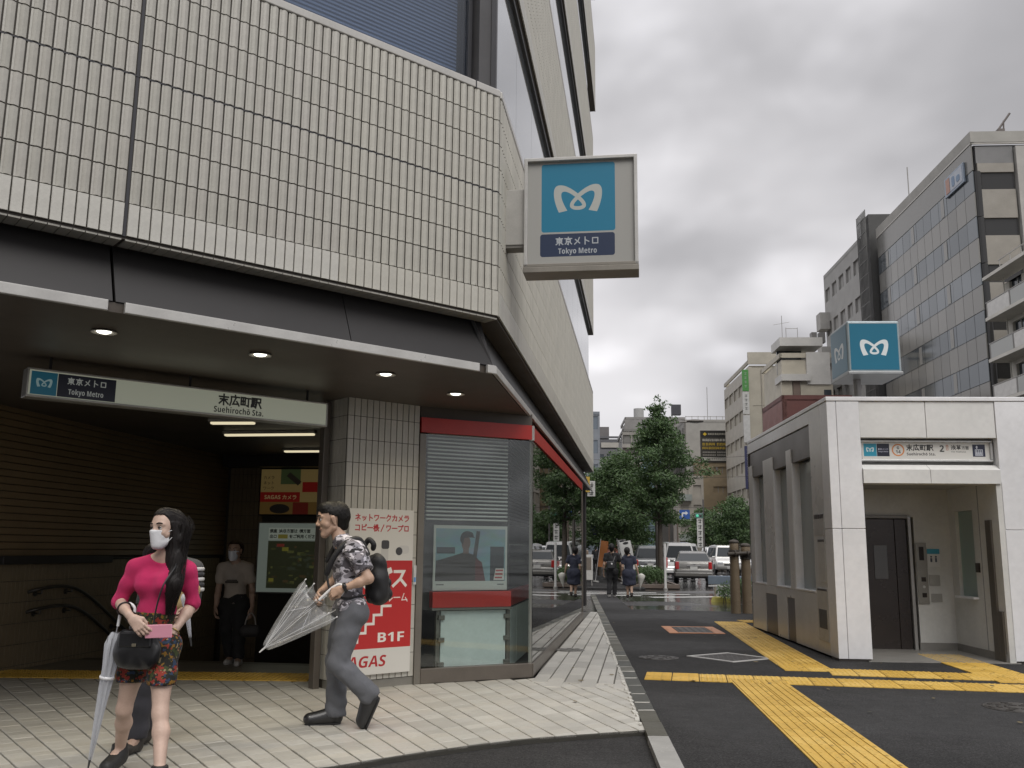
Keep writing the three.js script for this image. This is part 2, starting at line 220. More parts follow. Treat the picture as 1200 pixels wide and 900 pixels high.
// ---- paved forecourt of pale blocks, laid in skewed rows
const edgeCurve = [[-4.2, -4.35], [-2.2, -5.72], [-1.15, -6.44], [-0.69, -6.83], [-0.27, -7.15], [0.16, -7.42], [0.70, -7.65], [1.10, -7.80]];
{
  const bed = [...edgeCurve, [kerbX(-8), -8], [kerbX(-10.2), -10.2], [kerbX(-13) + 0.02, -13], [kerbX(-22.4), -22.4], [1.5, -22.4], [0.3, -10.9], [-1.0, -10.2], [-1.8, -9.9], [-2.4, -10.45], [-5.9, -10.6], [-9, -7.5]];
  const t = thing('pavement', null, null, [-1.2, 0, -8.5]); tag(t, null, null, null, 'structure');
  worldPart('bed', t, prism(bed, -0.07, -0.012), worn([0.10, 0.095, 0.08], 0.8, 0.8));
  worldPart('edging', t, (() => { const a = edgeCurve.map(([x, z]) => [x, z]), b = edgeCurve.map(([x, z], i) => [x - 0.004, z - 0.03]).reverse(); return prism([...a, ...b], -0.06, -0.004); })(), worn([0.15, 0.145, 0.125], 0.6, 0.5));
  const paverBump = dataTex(256, (u, v) => grey(NF(u, v)), false, 0.35);
  const tones = [[0.50, 0.485, 0.44], [0.54, 0.525, 0.475], [0.455, 0.44, 0.395], [0.51, 0.49, 0.435]].map((c) => worn(c, 0.52, 1.7, { bumpMap: paverBump, bumpScale: 0.0015 }));
  // rows: B lines run along azimuth 50.5; columns fan slightly, as they do on the cambered ground
  const bd = [0.7716, -0.6361], r = rng(77), front = -6.345, step = 0.178;
  const aLine = (i) => { const x0 = 0.02 + i * step, az = (-27 + Math.max(-14, Math.min(11, (x0 + 1.0) * 5.2))) * Math.PI / 180; return { x0, dx: Math.sin(az), dz: -Math.cos(az) }; };
  const bOff = (j) => j * 0.141;                                                  // distance of B line j along its normal (0.636, 0.772)
  const cross = (A, d) => { const T = front * 0.7716 - d, s = (T - (A.x0 * 0.6361 + front * 0.7716)) / (A.dx * 0.6361 + A.dz * 0.7716); return [A.x0 + A.dx * s, front + A.dz * s]; };
  const inside = (x, z) => x < kerbX(z) + 0.03 && z > -11.2 && z < -4.2 && !(x > 0.25 && z < -10.79 + (x - 0.3) * 0.571) && !(x < 0.26 && x > -1.0 && z < -10.75 + (0.26 - x) * 0.42) && !(x < -2.2 && z < -10.42) && !(x <= -1.0 && x >= -2.2 && z < -10.35 + 0) && x > -8.5 && x + z < 30;
  const clip = (poly) => {   // cut the blocks along the curved front edge
    for (let k = 0; k + 1 < edgeCurve.length; k++) {
      const [ax, az] = edgeCurve[k], [bx, bz] = edgeCurve[k + 1], f = (p) => (bx - ax) * (p[1] - az) - (bz - az) * (p[0] - ax);
      const mx = poly.reduce((s, p) => s + p[0], 0) / poly.length; if (mx < ax - 0.1 || mx > bx + 0.1) continue;
      const out = []; poly.forEach((p, i) => { const q = poly[(i + 1) % poly.length], a = f(p), b = f(q); if (a <= 0) out.push(p); if ((a < 0) !== (b < 0) && a !== b) { const s = a / (a - b); out.push([p[0] + (q[0] - p[0]) * s, p[1] + (q[1] - p[1]) * s]); } });
      poly = out; if (poly.length < 3) return null;
    }
    return poly;
  };
  const shrink = (q, gu, gv) => { const c = [0, 1].map((k) => q.reduce((s, p) => s + p[k], 0) / q.length); return q.map((p) => { const d = Math.hypot(p[0] - c[0], p[1] - c[1]), s = 1 - (gu + gv) / 2 / d; return [c[0] + (p[0] - c[0]) * s, c[1] + (p[1] - c[1]) * s]; }); };
  const gapped = (q, gu, gv) => { const e = (a, b, g) => { const L = Math.hypot(b[0] - a[0], b[1] - a[1]); return [(b[0] - a[0]) / L * g, (b[1] - a[1]) / L * g]; }, o = q.map((p) => [...p]); [[0, 1, 3], [1, 0, 2], [2, 3, 1], [3, 2, 0]].forEach(([i, u, v]) => { const a = e(q[i], q[u], gu), b = e(q[i], q[v], gv); o[i][0] += a[0] + b[0]; o[i][1] += a[1] + b[1]; }); return o; };
  const block = (poly, y) => {
    let A = 0; poly.forEach((p, i) => { const q = poly[(i + 1) % poly.length]; A += p[0] * q[1] - q[0] * p[1]; }); if (Math.abs(A) < 4e-4) return null; if (A > 0) poly = [...poly].reverse();
    const top = shrink(poly, 0.0035, 0.0035), pos = [], n = poly.length, t3 = (p, h) => [p[0], h, p[1]];
    for (let i = 1; i + 1 < n; i++) pos.push(...t3(top[0], y), ...t3(top[i], y), ...t3(top[i + 1], y));
    for (let i = 0; i < n; i++) { const j = (i + 1) % n; for (const [hi, lo, yh, yl] of [[top, poly, y, y - 0.004], [poly, poly, y - 0.004, y - 0.02]]) pos.push(...t3(hi[i], yh), ...t3(lo[i], yl), ...t3(lo[j], yl), ...t3(hi[i], yh), ...t3(lo[j], yl), ...t3(hi[j], yh)); }
    const g = new THREE.BufferGeometry(); g.setAttribute('position', new THREE.BufferAttribute(new Float32Array(pos), 3)); g.computeVertexNormals(); return boxUV(g);
  };
  const cells = [];
  for (let i = -62; i < 26; i++) for (let j = -34; j < 62; j++) {
    const A = aLine(i), B = aLine(i + 1), q = [cross(A, bOff(j)), cross(B, bOff(j)), cross(B, bOff(j + 1)), cross(A, bOff(j + 1))];
    const cx = q.reduce((s, p) => s + p[0], 0) / 4, cz = q.reduce((s, p) => s + p[1], 0) / 4;
    if (!inside(cx, cz)) continue;
    let p = clip(gapped(q, 0.0062, 0.0018)); if (!p) continue;
    const sx = Math.abs(cx / cz), big = -cz + (sx > 0.62 ? 30 : 0) + (cx < -2.6 && cx > -4.5 && cz > -7 ? 0 : 0);
    const g = block(p, 0.001 + r() * 0.003 - 0.002); if (g) cells.push([big, g, Math.floor(r() * 4)]);
  }
  cells.sort((a, b) => a[0] - b[0]);
  cells.slice(0, 290).forEach(([, g, k]) => { g.userData.ready = true; worldPart('paver', t, g, tones[k]); });
  for (let k = 0; k < 4; k++) { const rest = cells.slice(290).filter((c) => c[2] === k).map((c) => c[1]); if (rest.length) tag(worldPart('pavers', t, rest, tones[k], true), null, null, null, 'stuff'); }

  // long slabs beside the shop front, running with the facade
  const S = frame([0.27, 0, -10.78], 7.9), slabT = [[0.48, 0.465, 0.42], [0.41, 0.395, 0.355], [0.53, 0.51, 0.46]].map((c) => worn(c, 0.42, 1.1, { bumpMap: paverBump, bumpScale: 0.0015 }));
  for (let c = 0; c < 8; c++) for (let s = -1.0 - (c % 2) * 0.33; s < 11.2; s += 0.66) {
    const z0 = 0.02 + c * 0.178, p = [[s, z0], [s + 0.652, z0], [s + 0.652, z0 + 0.162], [s, z0 + 0.162]].map(([a, b]) => { const v = at(S, a, 0, b); return [v.x, v.z]; });
    const lim = p.map(([x, z]) => x - (kerbX(z) + 0.01)); if (lim.every((v) => v > 0)) continue;
    if (p.every(([x, z]) => z > -10.79 + (x - 0.3) * 0.571)) continue;
    const poly = []; p.forEach((a, i) => { const b = p[(i + 1) % 4], fa = lim[i], fb = lim[(i + 1) % 4]; if (fa <= 0) poly.push(a); if ((fa < 0) !== (fb < 0)) { const k = fa / (fa - fb); poly.push([a[0] + (b[0] - a[0]) * k, a[1] + (b[1] - a[1]) * k]); } });
    const g = poly.length > 2 && block(poly, 0.0055 + r() * 0.002); if (g) { g.userData.ready = true; worldPart('slab', t, g, slabT[Math.floor(r() * 3)]); }
  }
}

// ---- yellow tactile paving, tile by tile
const scuff = dataTex(512, (u, v) => { const a = N1(u, v), b = NS(u, v), k = 1 - 0.16 * smooth(0.52, 0.72, a) - 0.22 * smooth(0.70, 0.82, b) - 0.08 * NF(u, v); return [k, k * (1 - 0.03 * (1 - k)), k * (1 - 0.1 * (1 - k))]; }, true, 1);
const yellow = ['0.66,0.42,0.075', '0.60,0.375,0.06', '0.70,0.46,0.10'].map((s) => std(s.split(',').map(Number), 0.55, { map: again(scuff, 1.7), bumpMap: grainBump, bumpScale: 0.002 }));
const tileBars = ready(mergeGeometries([rbox(0.294, 0.012, 0.294, 0, 0.001, 0, 0.003, 1), ...[-0.11, -0.037, 0.037, 0.11].map((x) => rbox(0.034, 0.008, 0.286, x, 0.010, 0, 0.0035, 1))].map(flat)));
const tileDots = ready(mergeGeometries([rbox(0.294, 0.012, 0.294, 0, 0.001, 0, 0.003, 1), ...[...Array(25).keys()].map((k) => new THREE.CylinderGeometry(0.011, 0.017, 0.006, 8, 1).translate(-0.114 + (k % 5) * 0.057, 0.0095, -0.114 + Math.floor(k / 5) * 0.057))].map(flat)));
function tactile(label, a, b, wide, kinds, skip = () => false) {   // a, b = centre line ends in plan
  const dx = b[0] - a[0], dz = b[1] - a[1], L = Math.hypot(dx, dz), ry = Math.atan2(dx, dz), n = Math.round(L / 0.3), r = rng(Math.round(L * 977));
  const t = thing('tactile_path', label, 'tactile paving', [a[0], 0.003, a[1]], ry);
  for (let i = 0; i < n; i++) for (let j = 0; j < wide; j++) { if (skip(i, j, n)) continue; place('tile', t, kinds(i, j, n) ? tileDots : tileBars, yellow[Math.floor(r() * 3)], (j - (wide - 1) / 2) * 0.3, 0, (i + 0.5) * L / n, kinds(i, j, n) === 2 ? Math.PI / 2 : 0); }
  return t;
}
tactile('wide yellow ribbed tactile strip running towards the camera on the asphalt', [2.745, -10.75], [2.30, -6.0], 2, () => 0);
tactile('yellow tactile strip crossing the asphalt in front of the wide ribbed strip', [1.55, -11.02], [6.3, -10.12], 2, (i) => (i < 2 ? 0 : 1));
tactile('yellow tactile strip running beside the grey side wall of the white kiosk', [4.47, -19.5], [3.62, -11.6], 2, (i, j, n) => (i < 3 || i > n - 3 ? 1 : 0));
tactile('short yellow tactile strip parallel to the front of the white kiosk', [3.82, -11.55], [5.9, -11.12], 2, (i) => 1);
tactile('yellow tactile strip leading out of the white kiosk doorway', [6.05, -13.6], [5.75, -10.72], 2, (i) => 1);
tactile('short yellow tactile strip at the far rear corner of the white kiosk', [4.75, -19.7], [5.4, -19.75], 2, (i) => 1);

// ---- covers in the asphalt
{
  const iron = worn([0.06, 0.055, 0.05], 0.5, 0.5, { bumpMap: grainBump, bumpScale: 0.006, metalness: 0.3 }), orange = worn([0.62, 0.27, 0.13], 0.55, 0.6), white = worn([0.5, 0.49, 0.47], 0.5, 0.6);
  let t = thing('utility_cover', 'rectangular cover with orange ends set in the asphalt', 'utility cover', [3.32, 0, -17.45], -0.06);
  part('lid', t, [rbox(0.60, 0.012, 1.20, 0, 0.003, 0, 0.004, 1), ...[...Array(40).keys()].map((k) => box(0.05, 0.004, 0.05, -0.24 + (k % 5) * 0.12, 0.010, -0.5 + Math.floor(k / 5) * 0.143))], iron);
  for (const s of [-1, 1]) { part('end_plate', t, rbox(0.17, 0.012, 1.46, s * 0.40, 0.004, 0, 0.003, 1), orange); part('frame_bar', t, rbox(0.62, 0.012, 0.09, 0, 0.0042, s * 0.66, 0.003, 1), orange); }
  t = thing('utility_cover', 'square cover with thin pale frame lying diagonally in the asphalt', 'utility cover', [2.985, 0, -13.02], 0.62);
  part('lid', t, [rbox(0.70, 0.010, 0.72, 0, 0.002, 0, 0.003, 1), ...[...Array(49).keys()].map((k) => box(0.055, 0.005, 0.055, -0.27 + (k % 7) * 0.09, 0.008, -0.27 + Math.floor(k / 7) * 0.09, 0.78))], iron);
  for (const s of [-1, 1]) { part('frame_bar', t, rbox(0.82, 0.012, 0.05, 0, 0.004, s * 0.388, 0.003, 1), white); part('frame_bar', t, rbox(0.05, 0.012, 0.72, s * 0.385, 0.004, 0, 0.003, 1), white); }
  const round = (label, x, z, rad, mt, y = 0) => { const q = thing('manhole_cover', label, 'manhole cover', [x, y, z]); part('rim', q, new THREE.TorusGeometry(rad, 0.012, 6, 40).rotateX(Math.PI / 2).scale(1, 0.5, 1), mt); part('lid', q, [cyl(rad - 0.012, rad - 0.012, 0.012, 0, 0, 0, 40), ...[...Array(24).keys()].map((k) => box(0.03, 0.006, 0.06, Math.cos(k * 0.785) * rad * (0.35 + 0.25 * Math.floor(k / 8)), 0.008, Math.sin(k * 0.785) * rad * (0.35 + 0.25 * Math.floor(k / 8)), -k * 0.785))], mt); };
  round('round drain lid set in the pale slabs by the shop glass', 0.86, -13.7, 0.2, worn([0.16, 0.155, 0.14], 0.5, 0.4), 0.008);
  round('small round iron lid in the asphalt between the kerb and the diagonal cover', 2.0, -12.9, 0.26, iron, 0.002);
  round('round iron lid in the asphalt near the right edge below the tactile strip', 4.75, -9.05, 0.3, iron, 0.001);
}
// scattered wet leaves
{ const r = rng(5), L = []; for (let k = 0; k < 60; k++) { const x = -1 + r() * 6.5, z = -7 - r() * 12; if (x > kerbX(z) + 0.2 || (x > 0.4 && z > -18 && x < kerbX(z) - 0.05)) { const s = 0.02 + r() * 0.025; L.push(new THREE.CircleGeometry(s, 5).scale(1, 0.55, 1).rotateX(-Math.PI / 2 + 0.15).rotateY(r() * 6).translate(x, 0.016, z)); } } single('fallen_leaves', L, std([0.14, 0.11, 0.05], 0.6), 'small fallen leaves scattered on the wet asphalt', 'leaves', null, 'stuff'); }
// ================================================================ THE TILED CORNER BUILDING (cut corner, az 50; long side, az 7.9)
const C0 = [-0.139, 0, -8.215], CH = frame(C0, 50), SD = frame(C0, 7.9), DS = frame([-1.004, 0, -10.179], 63.1);
const P = (m, x, z) => { const v = at(m, x, 0, z); return [v.x, v.z]; };
const tileBump = dataTex(256, (u, v) => grey(NF(u, v) * 0.5 + N2(u, v) * 0.5), false, 0.5);
const tileMats = [[0.55, 0.535, 0.48], [0.525, 0.51, 0.455], [0.56, 0.54, 0.49], [0.535, 0.515, 0.462]].map((c) => worn(c, 0.45, 0.8, { bumpMap: tileBump, bumpScale: 0.0012 }));
const flatMat = worn([0.66, 0.645, 0.59], 0.5, 0.8, { bumpMap: tileBump, bumpScale: 0.0012 });
const mortarMat = worn([0.060, 0.052, 0.042], 0.85, 0.6), darkPaint = worn([0.026, 0.024, 0.024], 0.6, 2.2), soffitMat = worn([0.085, 0.070, 0.056], 0.55, 2.0), metalTrim = worn([0.62, 0.61, 0.58], 0.35, 0.5, { metalness: 0.35 });
const TP = 0.0783, RH = 0.236;
function tileGeo(w, h, bulge) {   // a tile with a rounded front and a narrow flat rib down its left edge
  const prof = bulge ? [[-w / 2, 0], [-w / 2, 0.004], [-w / 2 + 0.012, 0.0065], [-w / 2 + 0.017, 0.004], [-w / 2 + 0.028, 0.012], [0.004, 0.0165], [w / 2 - 0.016, 0.0125], [w / 2 - 0.003, 0.006], [w / 2, 0]] : [[-w / 2, 0], [-w / 2, 0.012], [-w / 2 + 0.003, 0.015], [w / 2 - 0.003, 0.015], [w / 2, 0.012], [w / 2, 0]];
  const s = new THREE.Shape(prof.map(([x, y]) => new THREE.Vector2(x, -y)));
  return ready(toCreasedNormals(new THREE.ExtrudeGeometry(s, { depth: h, bevelEnabled: false }).translate(0, 0, -h / 2).rotateX(-Math.PI / 2), 0.6));
}
const ribTile = tileGeo(TP - 0.0105, RH - 0.010, true), flatTile = tileGeo(TP - 0.0095, RH - 0.008, false);
const bldg = thing('corner_building', 'beige tiled corner building with cut corner above the station entrance', 'building', C0);
const bw = (name, geos, mat, keep) => worldPart(name, bldg, geos, mat, keep);
function tilesOn(m, list, parent) {   // InstancedMesh of tiles: list of [x, y, z, flat?, tint]
  for (const kind of [0, 1]) {
    const L = list.filter((t) => t[3] === kind); if (!L.length) continue;
    const im = new THREE.InstancedMesh(kind ? flatTile : ribTile, tileMats[0], L.length), q = new THREE.Matrix4(), c = new THREE.Color();
    L.forEach((t, i) => { q.makeTranslation(t[0], t[1], t[2]).premultiply(m); q.elements[12] -= parent.position.x; q.elements[13] -= parent.position.y; q.elements[14] -= parent.position.z; im.setMatrixAt(i, q); const k = t[4]; im.setColorAt(i, c.setRGB(k, k * 0.995, k * 0.98)); });
    im.name = 'tiles'; im.userData.kind = 'stuff'; im.castShadow = im.receiveShadow = true; parent.add(im);
  }
}
{
  const r = rng(42), base = 3.49, single = [], rest = [];
  for (let k = 0; k < 66; k++) for (let j = 0; j < 9; j++) {
    const gap = k >= 42 ? 0.022 : 0, x = -(k + 0.5) * TP - gap, y = base + (j + 0.5) * RH + (j >= 5 ? 0.006 : 0);
    single.push([x, y, j === 0 ? 1 : 0, k < 54 ? k : -k]);
  }
  single.sort((a, b) => b[3] - a[3]);
  single.forEach(([x, y, f], i) => {
    if (i < 292) { const p = at(CH, x, y, 0), m = place('tile', bldg, f ? flatTile : ribTile, f ? flatMat : tileMats[Math.floor(r() * 3.99)], p.x - C0[0], y, p.z - C0[2], turn(50)); m.rotation.z = (r() - 0.5) * 0.006; }
    else rest.push([x, y, (r() - 0.5) * 0.001, f, (f ? 1.05 : 0.96) + r() * 0.10]);
  });
  tilesOn(CH, rest, bldg);
  // long side: band 1 and the bands above
  const side = [];
  for (let b = 0; b < 5; b++) { const y0 = 3.49 + 3.9 * b, L = [17.0, 17.5, 17.9, 19.6, 19.6][b]; for (let k = 0; k < L / TP; k++) for (let j = 0; j < 9; j++) side.push([(k + 0.5) * TP + 0.004, y0 + (j + 0.5) * RH, 0, j === 0 ? 1 : 0, 0.92 + r() * 0.14]); }
  tilesOn(SD, side, bldg);
  const ch2 = []; for (let b = 1; b < 2; b++) for (let k = 0; k < 70; k++) for (let j = 0; j < 2; j++) ch2.push([-(k + 0.5) * TP, 7.39 + (j + 0.5) * RH, 0, j === 0 ? 1 : 0, 0.95 + r() * 0.1]);
  tilesOn(CH, ch2, bldg);
  // backing walls of the bands, window glass, caps, undersides
  const mirror = phys([0.34, 0.36, 0.38], 0.03, { metalness: 0.65, ior: 2.2 }), frameMat = std([0.06, 0.06, 0.065], 0.4, { metalness: 0.5 }), cap = worn([0.60, 0.585, 0.55], 0.4, 0.9, { metalness: 0.2 });
  for (let b = 0; b < 5; b++) {
    const y0 = 3.49 + 3.9 * b, L = [17.0, 17.5, 17.9, 19.6, 19.6][b], h = 2.13;
    bw('wall', into(SD, box(L, h, 0.30, L / 2 + 0.02, y0 + h / 2, -0.152)), mortarMat);
    bw('wall', into(CH, box(9, h, 0.30, -4.5 - 0.02, y0 + h / 2, -0.152)), mortarMat);
    bw('band_cap', into(SD, rbox(L, 0.075, 0.34, L / 2 + 0.012, y0 + h + 0.038, -0.152, 0.012)), cap);
    bw('band_cap', into(CH, rbox(9, 0.075, 0.34, -4.506, y0 + h + 0.0385, -0.153, 0.012)), cap);
    bw('band_underside', into(SD, box(L - 0.1, 0.02, 0.20, L / 2, y0 - 0.008, -0.115)), worn([0.10, 0.085, 0.07], 0.7, 1.0));
    // glass strip above the band
    const gy = y0 + h + 0.075, gh = 3.9 - h - 0.075 - 0.10;
    for (let k = 0; k < 11; k++) bw('window', into(SD, box(1.47, gh, 0.02, 0.12 + k * 1.48 + 0.74, gy + gh / 2, -0.075)), mirror);
    bw('window_head', into(SD, box(16.4, 0.10, 0.07, 8.25, gy + gh + 0.05, -0.06)), frameMat);
    bw('core', into(SD, box(16.3, gh + 0.1, 0.1, 8.2, gy + gh / 2 + 0.02, -0.16)), frameMat);
    bw('corner_post', into(SD, box(0.06, gh, 0.05, 0.075, gy + gh / 2, -0.075)), b ? cap : frameMat);
  }
  // the cut corner's first-floor window: glass before closed slat blinds
  const blindTex = dataTex(128, (u, v) => grey(0.55 + 0.45 * Math.abs(Math.sin(v * Math.PI * 8))), true, 0.32);
  bw('window_blind', into(CH, box(8, 1.75, 0.02, -4.24, 5.695 + 0.875, -0.40)), std([0.33, 0.36, 0.42], 0.55, { map: blindTex, bumpMap: blindTex, bumpScale: 0.012 }));
  for (let k = 0; k < 4; k++) bw('window', into(CH, box(1.9, 1.7, 0.012, -1.20 - k * 1.94, 5.70 + 0.85, -0.22)), phys([0.72, 0.78, 0.86], 0.03, { transmission: 1, thickness: 0 }));
  for (let k = 0; k < 4; k++) bw('mullion', into(CH, box(0.045, 1.7, 0.07, -0.2275 - k * 1.94, 5.70 + 0.85, -0.225)), frameMat);
  bw('window_jamb', into(CH, box(0.15, 1.75, 0.3, -0.10, 5.70 + 0.875, -0.262)), worn([0.09, 0.088, 0.09], 0.5, 0.6));
  bw('cap_joint', into(CH, box(0.012, 0.082, 0.345, -0.30, 5.660, -0.153)), frameMat);
  // solid body behind, roof
  bw('body', prism([P(SD, 0.35, -0.36), P(SD, 16.2, -0.36), P(SD, 16.2, -12), P(SD, -3, -12), P(CH, -9, -6), P(CH, -9, -0.36)], 3.05, 22.6), worn([0.2, 0.19, 0.17], 0.8, 2));
  // fascia under the band, leaning in, with its pale metal drip edge
  const lean = (m, x0, x1) => { const g = new THREE.BufferGeometry(), y1 = 3.475, y0 = 3.035, z1 = -0.225, z0 = -0.035, p = [[x0, y0, z0], [x1, y0, z0], [x1, y1, z1], [x0, y1, z1], [x0, y0, z0 - 0.03], [x1, y0, z0 - 0.03], [x1, y1, z1 - 0.03], [x0, y1, z1 - 0.03]], f = [[0, 1, 2, 3], [5, 4, 7, 6], [1, 5, 6, 2], [4, 0, 3, 7]], a = []; for (const q of f) a.push(...p[q[0]], ...p[q[1]], ...p[q[2]], ...p[q[0]], ...p[q[2]], ...p[q[3]]); g.setAttribute('position', new THREE.BufferAttribute(new Float32Array(a), 3)); g.computeVertexNormals(); return into(m, g); };
  for (const [a, b] of [[-9, -3.325], [-3.305, -1.48], [-1.472, -0.018]]) bw('fascia', lean(CH, a, b), darkPaint);
  for (const [a, b] of [[0.014, 2.6], [2.61, 9], [9.01, 16.6]]) bw('fascia', lean(SD, a, b), darkPaint);
  for (const [a, b] of [[-9, -3.36], [-3.25, -0.19], [-0.10, -0.001]]) bw('drip_edge', into(CH, rbox(b - a, 0.075, 0.035, (a + b) / 2, 2.995, -0.018, 0.006)), metalTrim);
  for (const [a, b] of [[0.012, 3.2], [3.22, 9.4], [9.42, 16.6]]) bw('drip_edge', into(SD, rbox(b - a, 0.07, 0.035, (a + b) / 2, 2.993, -0.019, 0.006)), metalTrim);
  bw('band_underside', into(CH, box(9, 0.02, 0.24, -4.52, 3.482, -0.13)), worn([0.10, 0.085, 0.07], 0.7, 1.0));
  for (let k = 0; k < 58; k++) bw('underside_tile', into(CH, box(TP - 0.006, 0.012, 0.17, -(k + 0.5) * TP - (k >= 42 ? 0.022 : 0), 3.468, -0.09)), tileMats[1]);
  bw('joint_gap', into(CH, box(0.02, 2.13, 0.008, -42 * TP - 0.011, 3.49 + 1.065, -0.0005)), frameMat);
  bw('joint_gap', into(CH, box(4.4, 0.010, 0.012, -2.2, 3.49 + 5 * RH + 0.001, 0.0005)), frameMat);
  // soffit over forecourt and entrance
  bw('soffit', prism([P(CH, -9, -0.04), P(SD, 0.02, -0.05), P(SD, 16.5, -0.05), P(SD, 16.5, -6), P(SD, 9, -12.5), P(CH, -9, -9)], 2.962, 3.03), soffitMat);
  bw('column_joint', into(SD, box(0.5, 2.9, 0.5, 16.2, 1.48, -0.4)), darkPaint);
}
// ---- tiled column beside the entrance
{
  const r = rng(4), m = CH, cx0 = -0.30, cx1 = 0.605, zf = -2.08;
  bw('column', into(m, box(cx1 - cx0 - 0.004, 2.96, 0.55, (cx0 + cx1) / 2, 1.48, zf - 0.285)), mortarMat);
  const n = 12, w = (cx1 - cx0) / n, g = tileGeo(w - 0.008, RH + 0.002, false), gs = tileGeo(0.0715, RH + 0.002, false);
  for (let k = 0; k < n; k++) for (let j = 0; j < 12; j++) {
    const x = cx0 + (k + 0.5) * w, y = 0.085 + (j + 0.5) * 0.2445; if (y > 2.96) continue;
    const p = at(m, x, y, zf - 0.012); place('column_tile', bldg, g, tileMats[Math.floor(r() * 3.3)], p.x - C0[0], y, p.z - C0[2], turn(50));
  }
  const side = []; for (let k = 0; k < 6; k++) for (let j = 0; j < 12; j++) { const p = at(m, cx0 + 0.012, 0.085 + (j + 0.5) * 0.2445, zf - 0.02 - (k + 0.5) * 0.0785), q = gs.clone().rotateY(turn(50) - Math.PI / 2).translate(p.x, p.y, p.z); side.push(q); }
  tag(bw('tiles', side, tileMats[1]), null, null, null, 'stuff');
  bw('column_base', into(m, box(cx1 - cx0 - 0.002, 0.08, 0.3, (cx0 + cx1) / 2, 0.04, zf - 0.155)), worn([0.22, 0.21, 0.185], 0.7, 0.5));
}
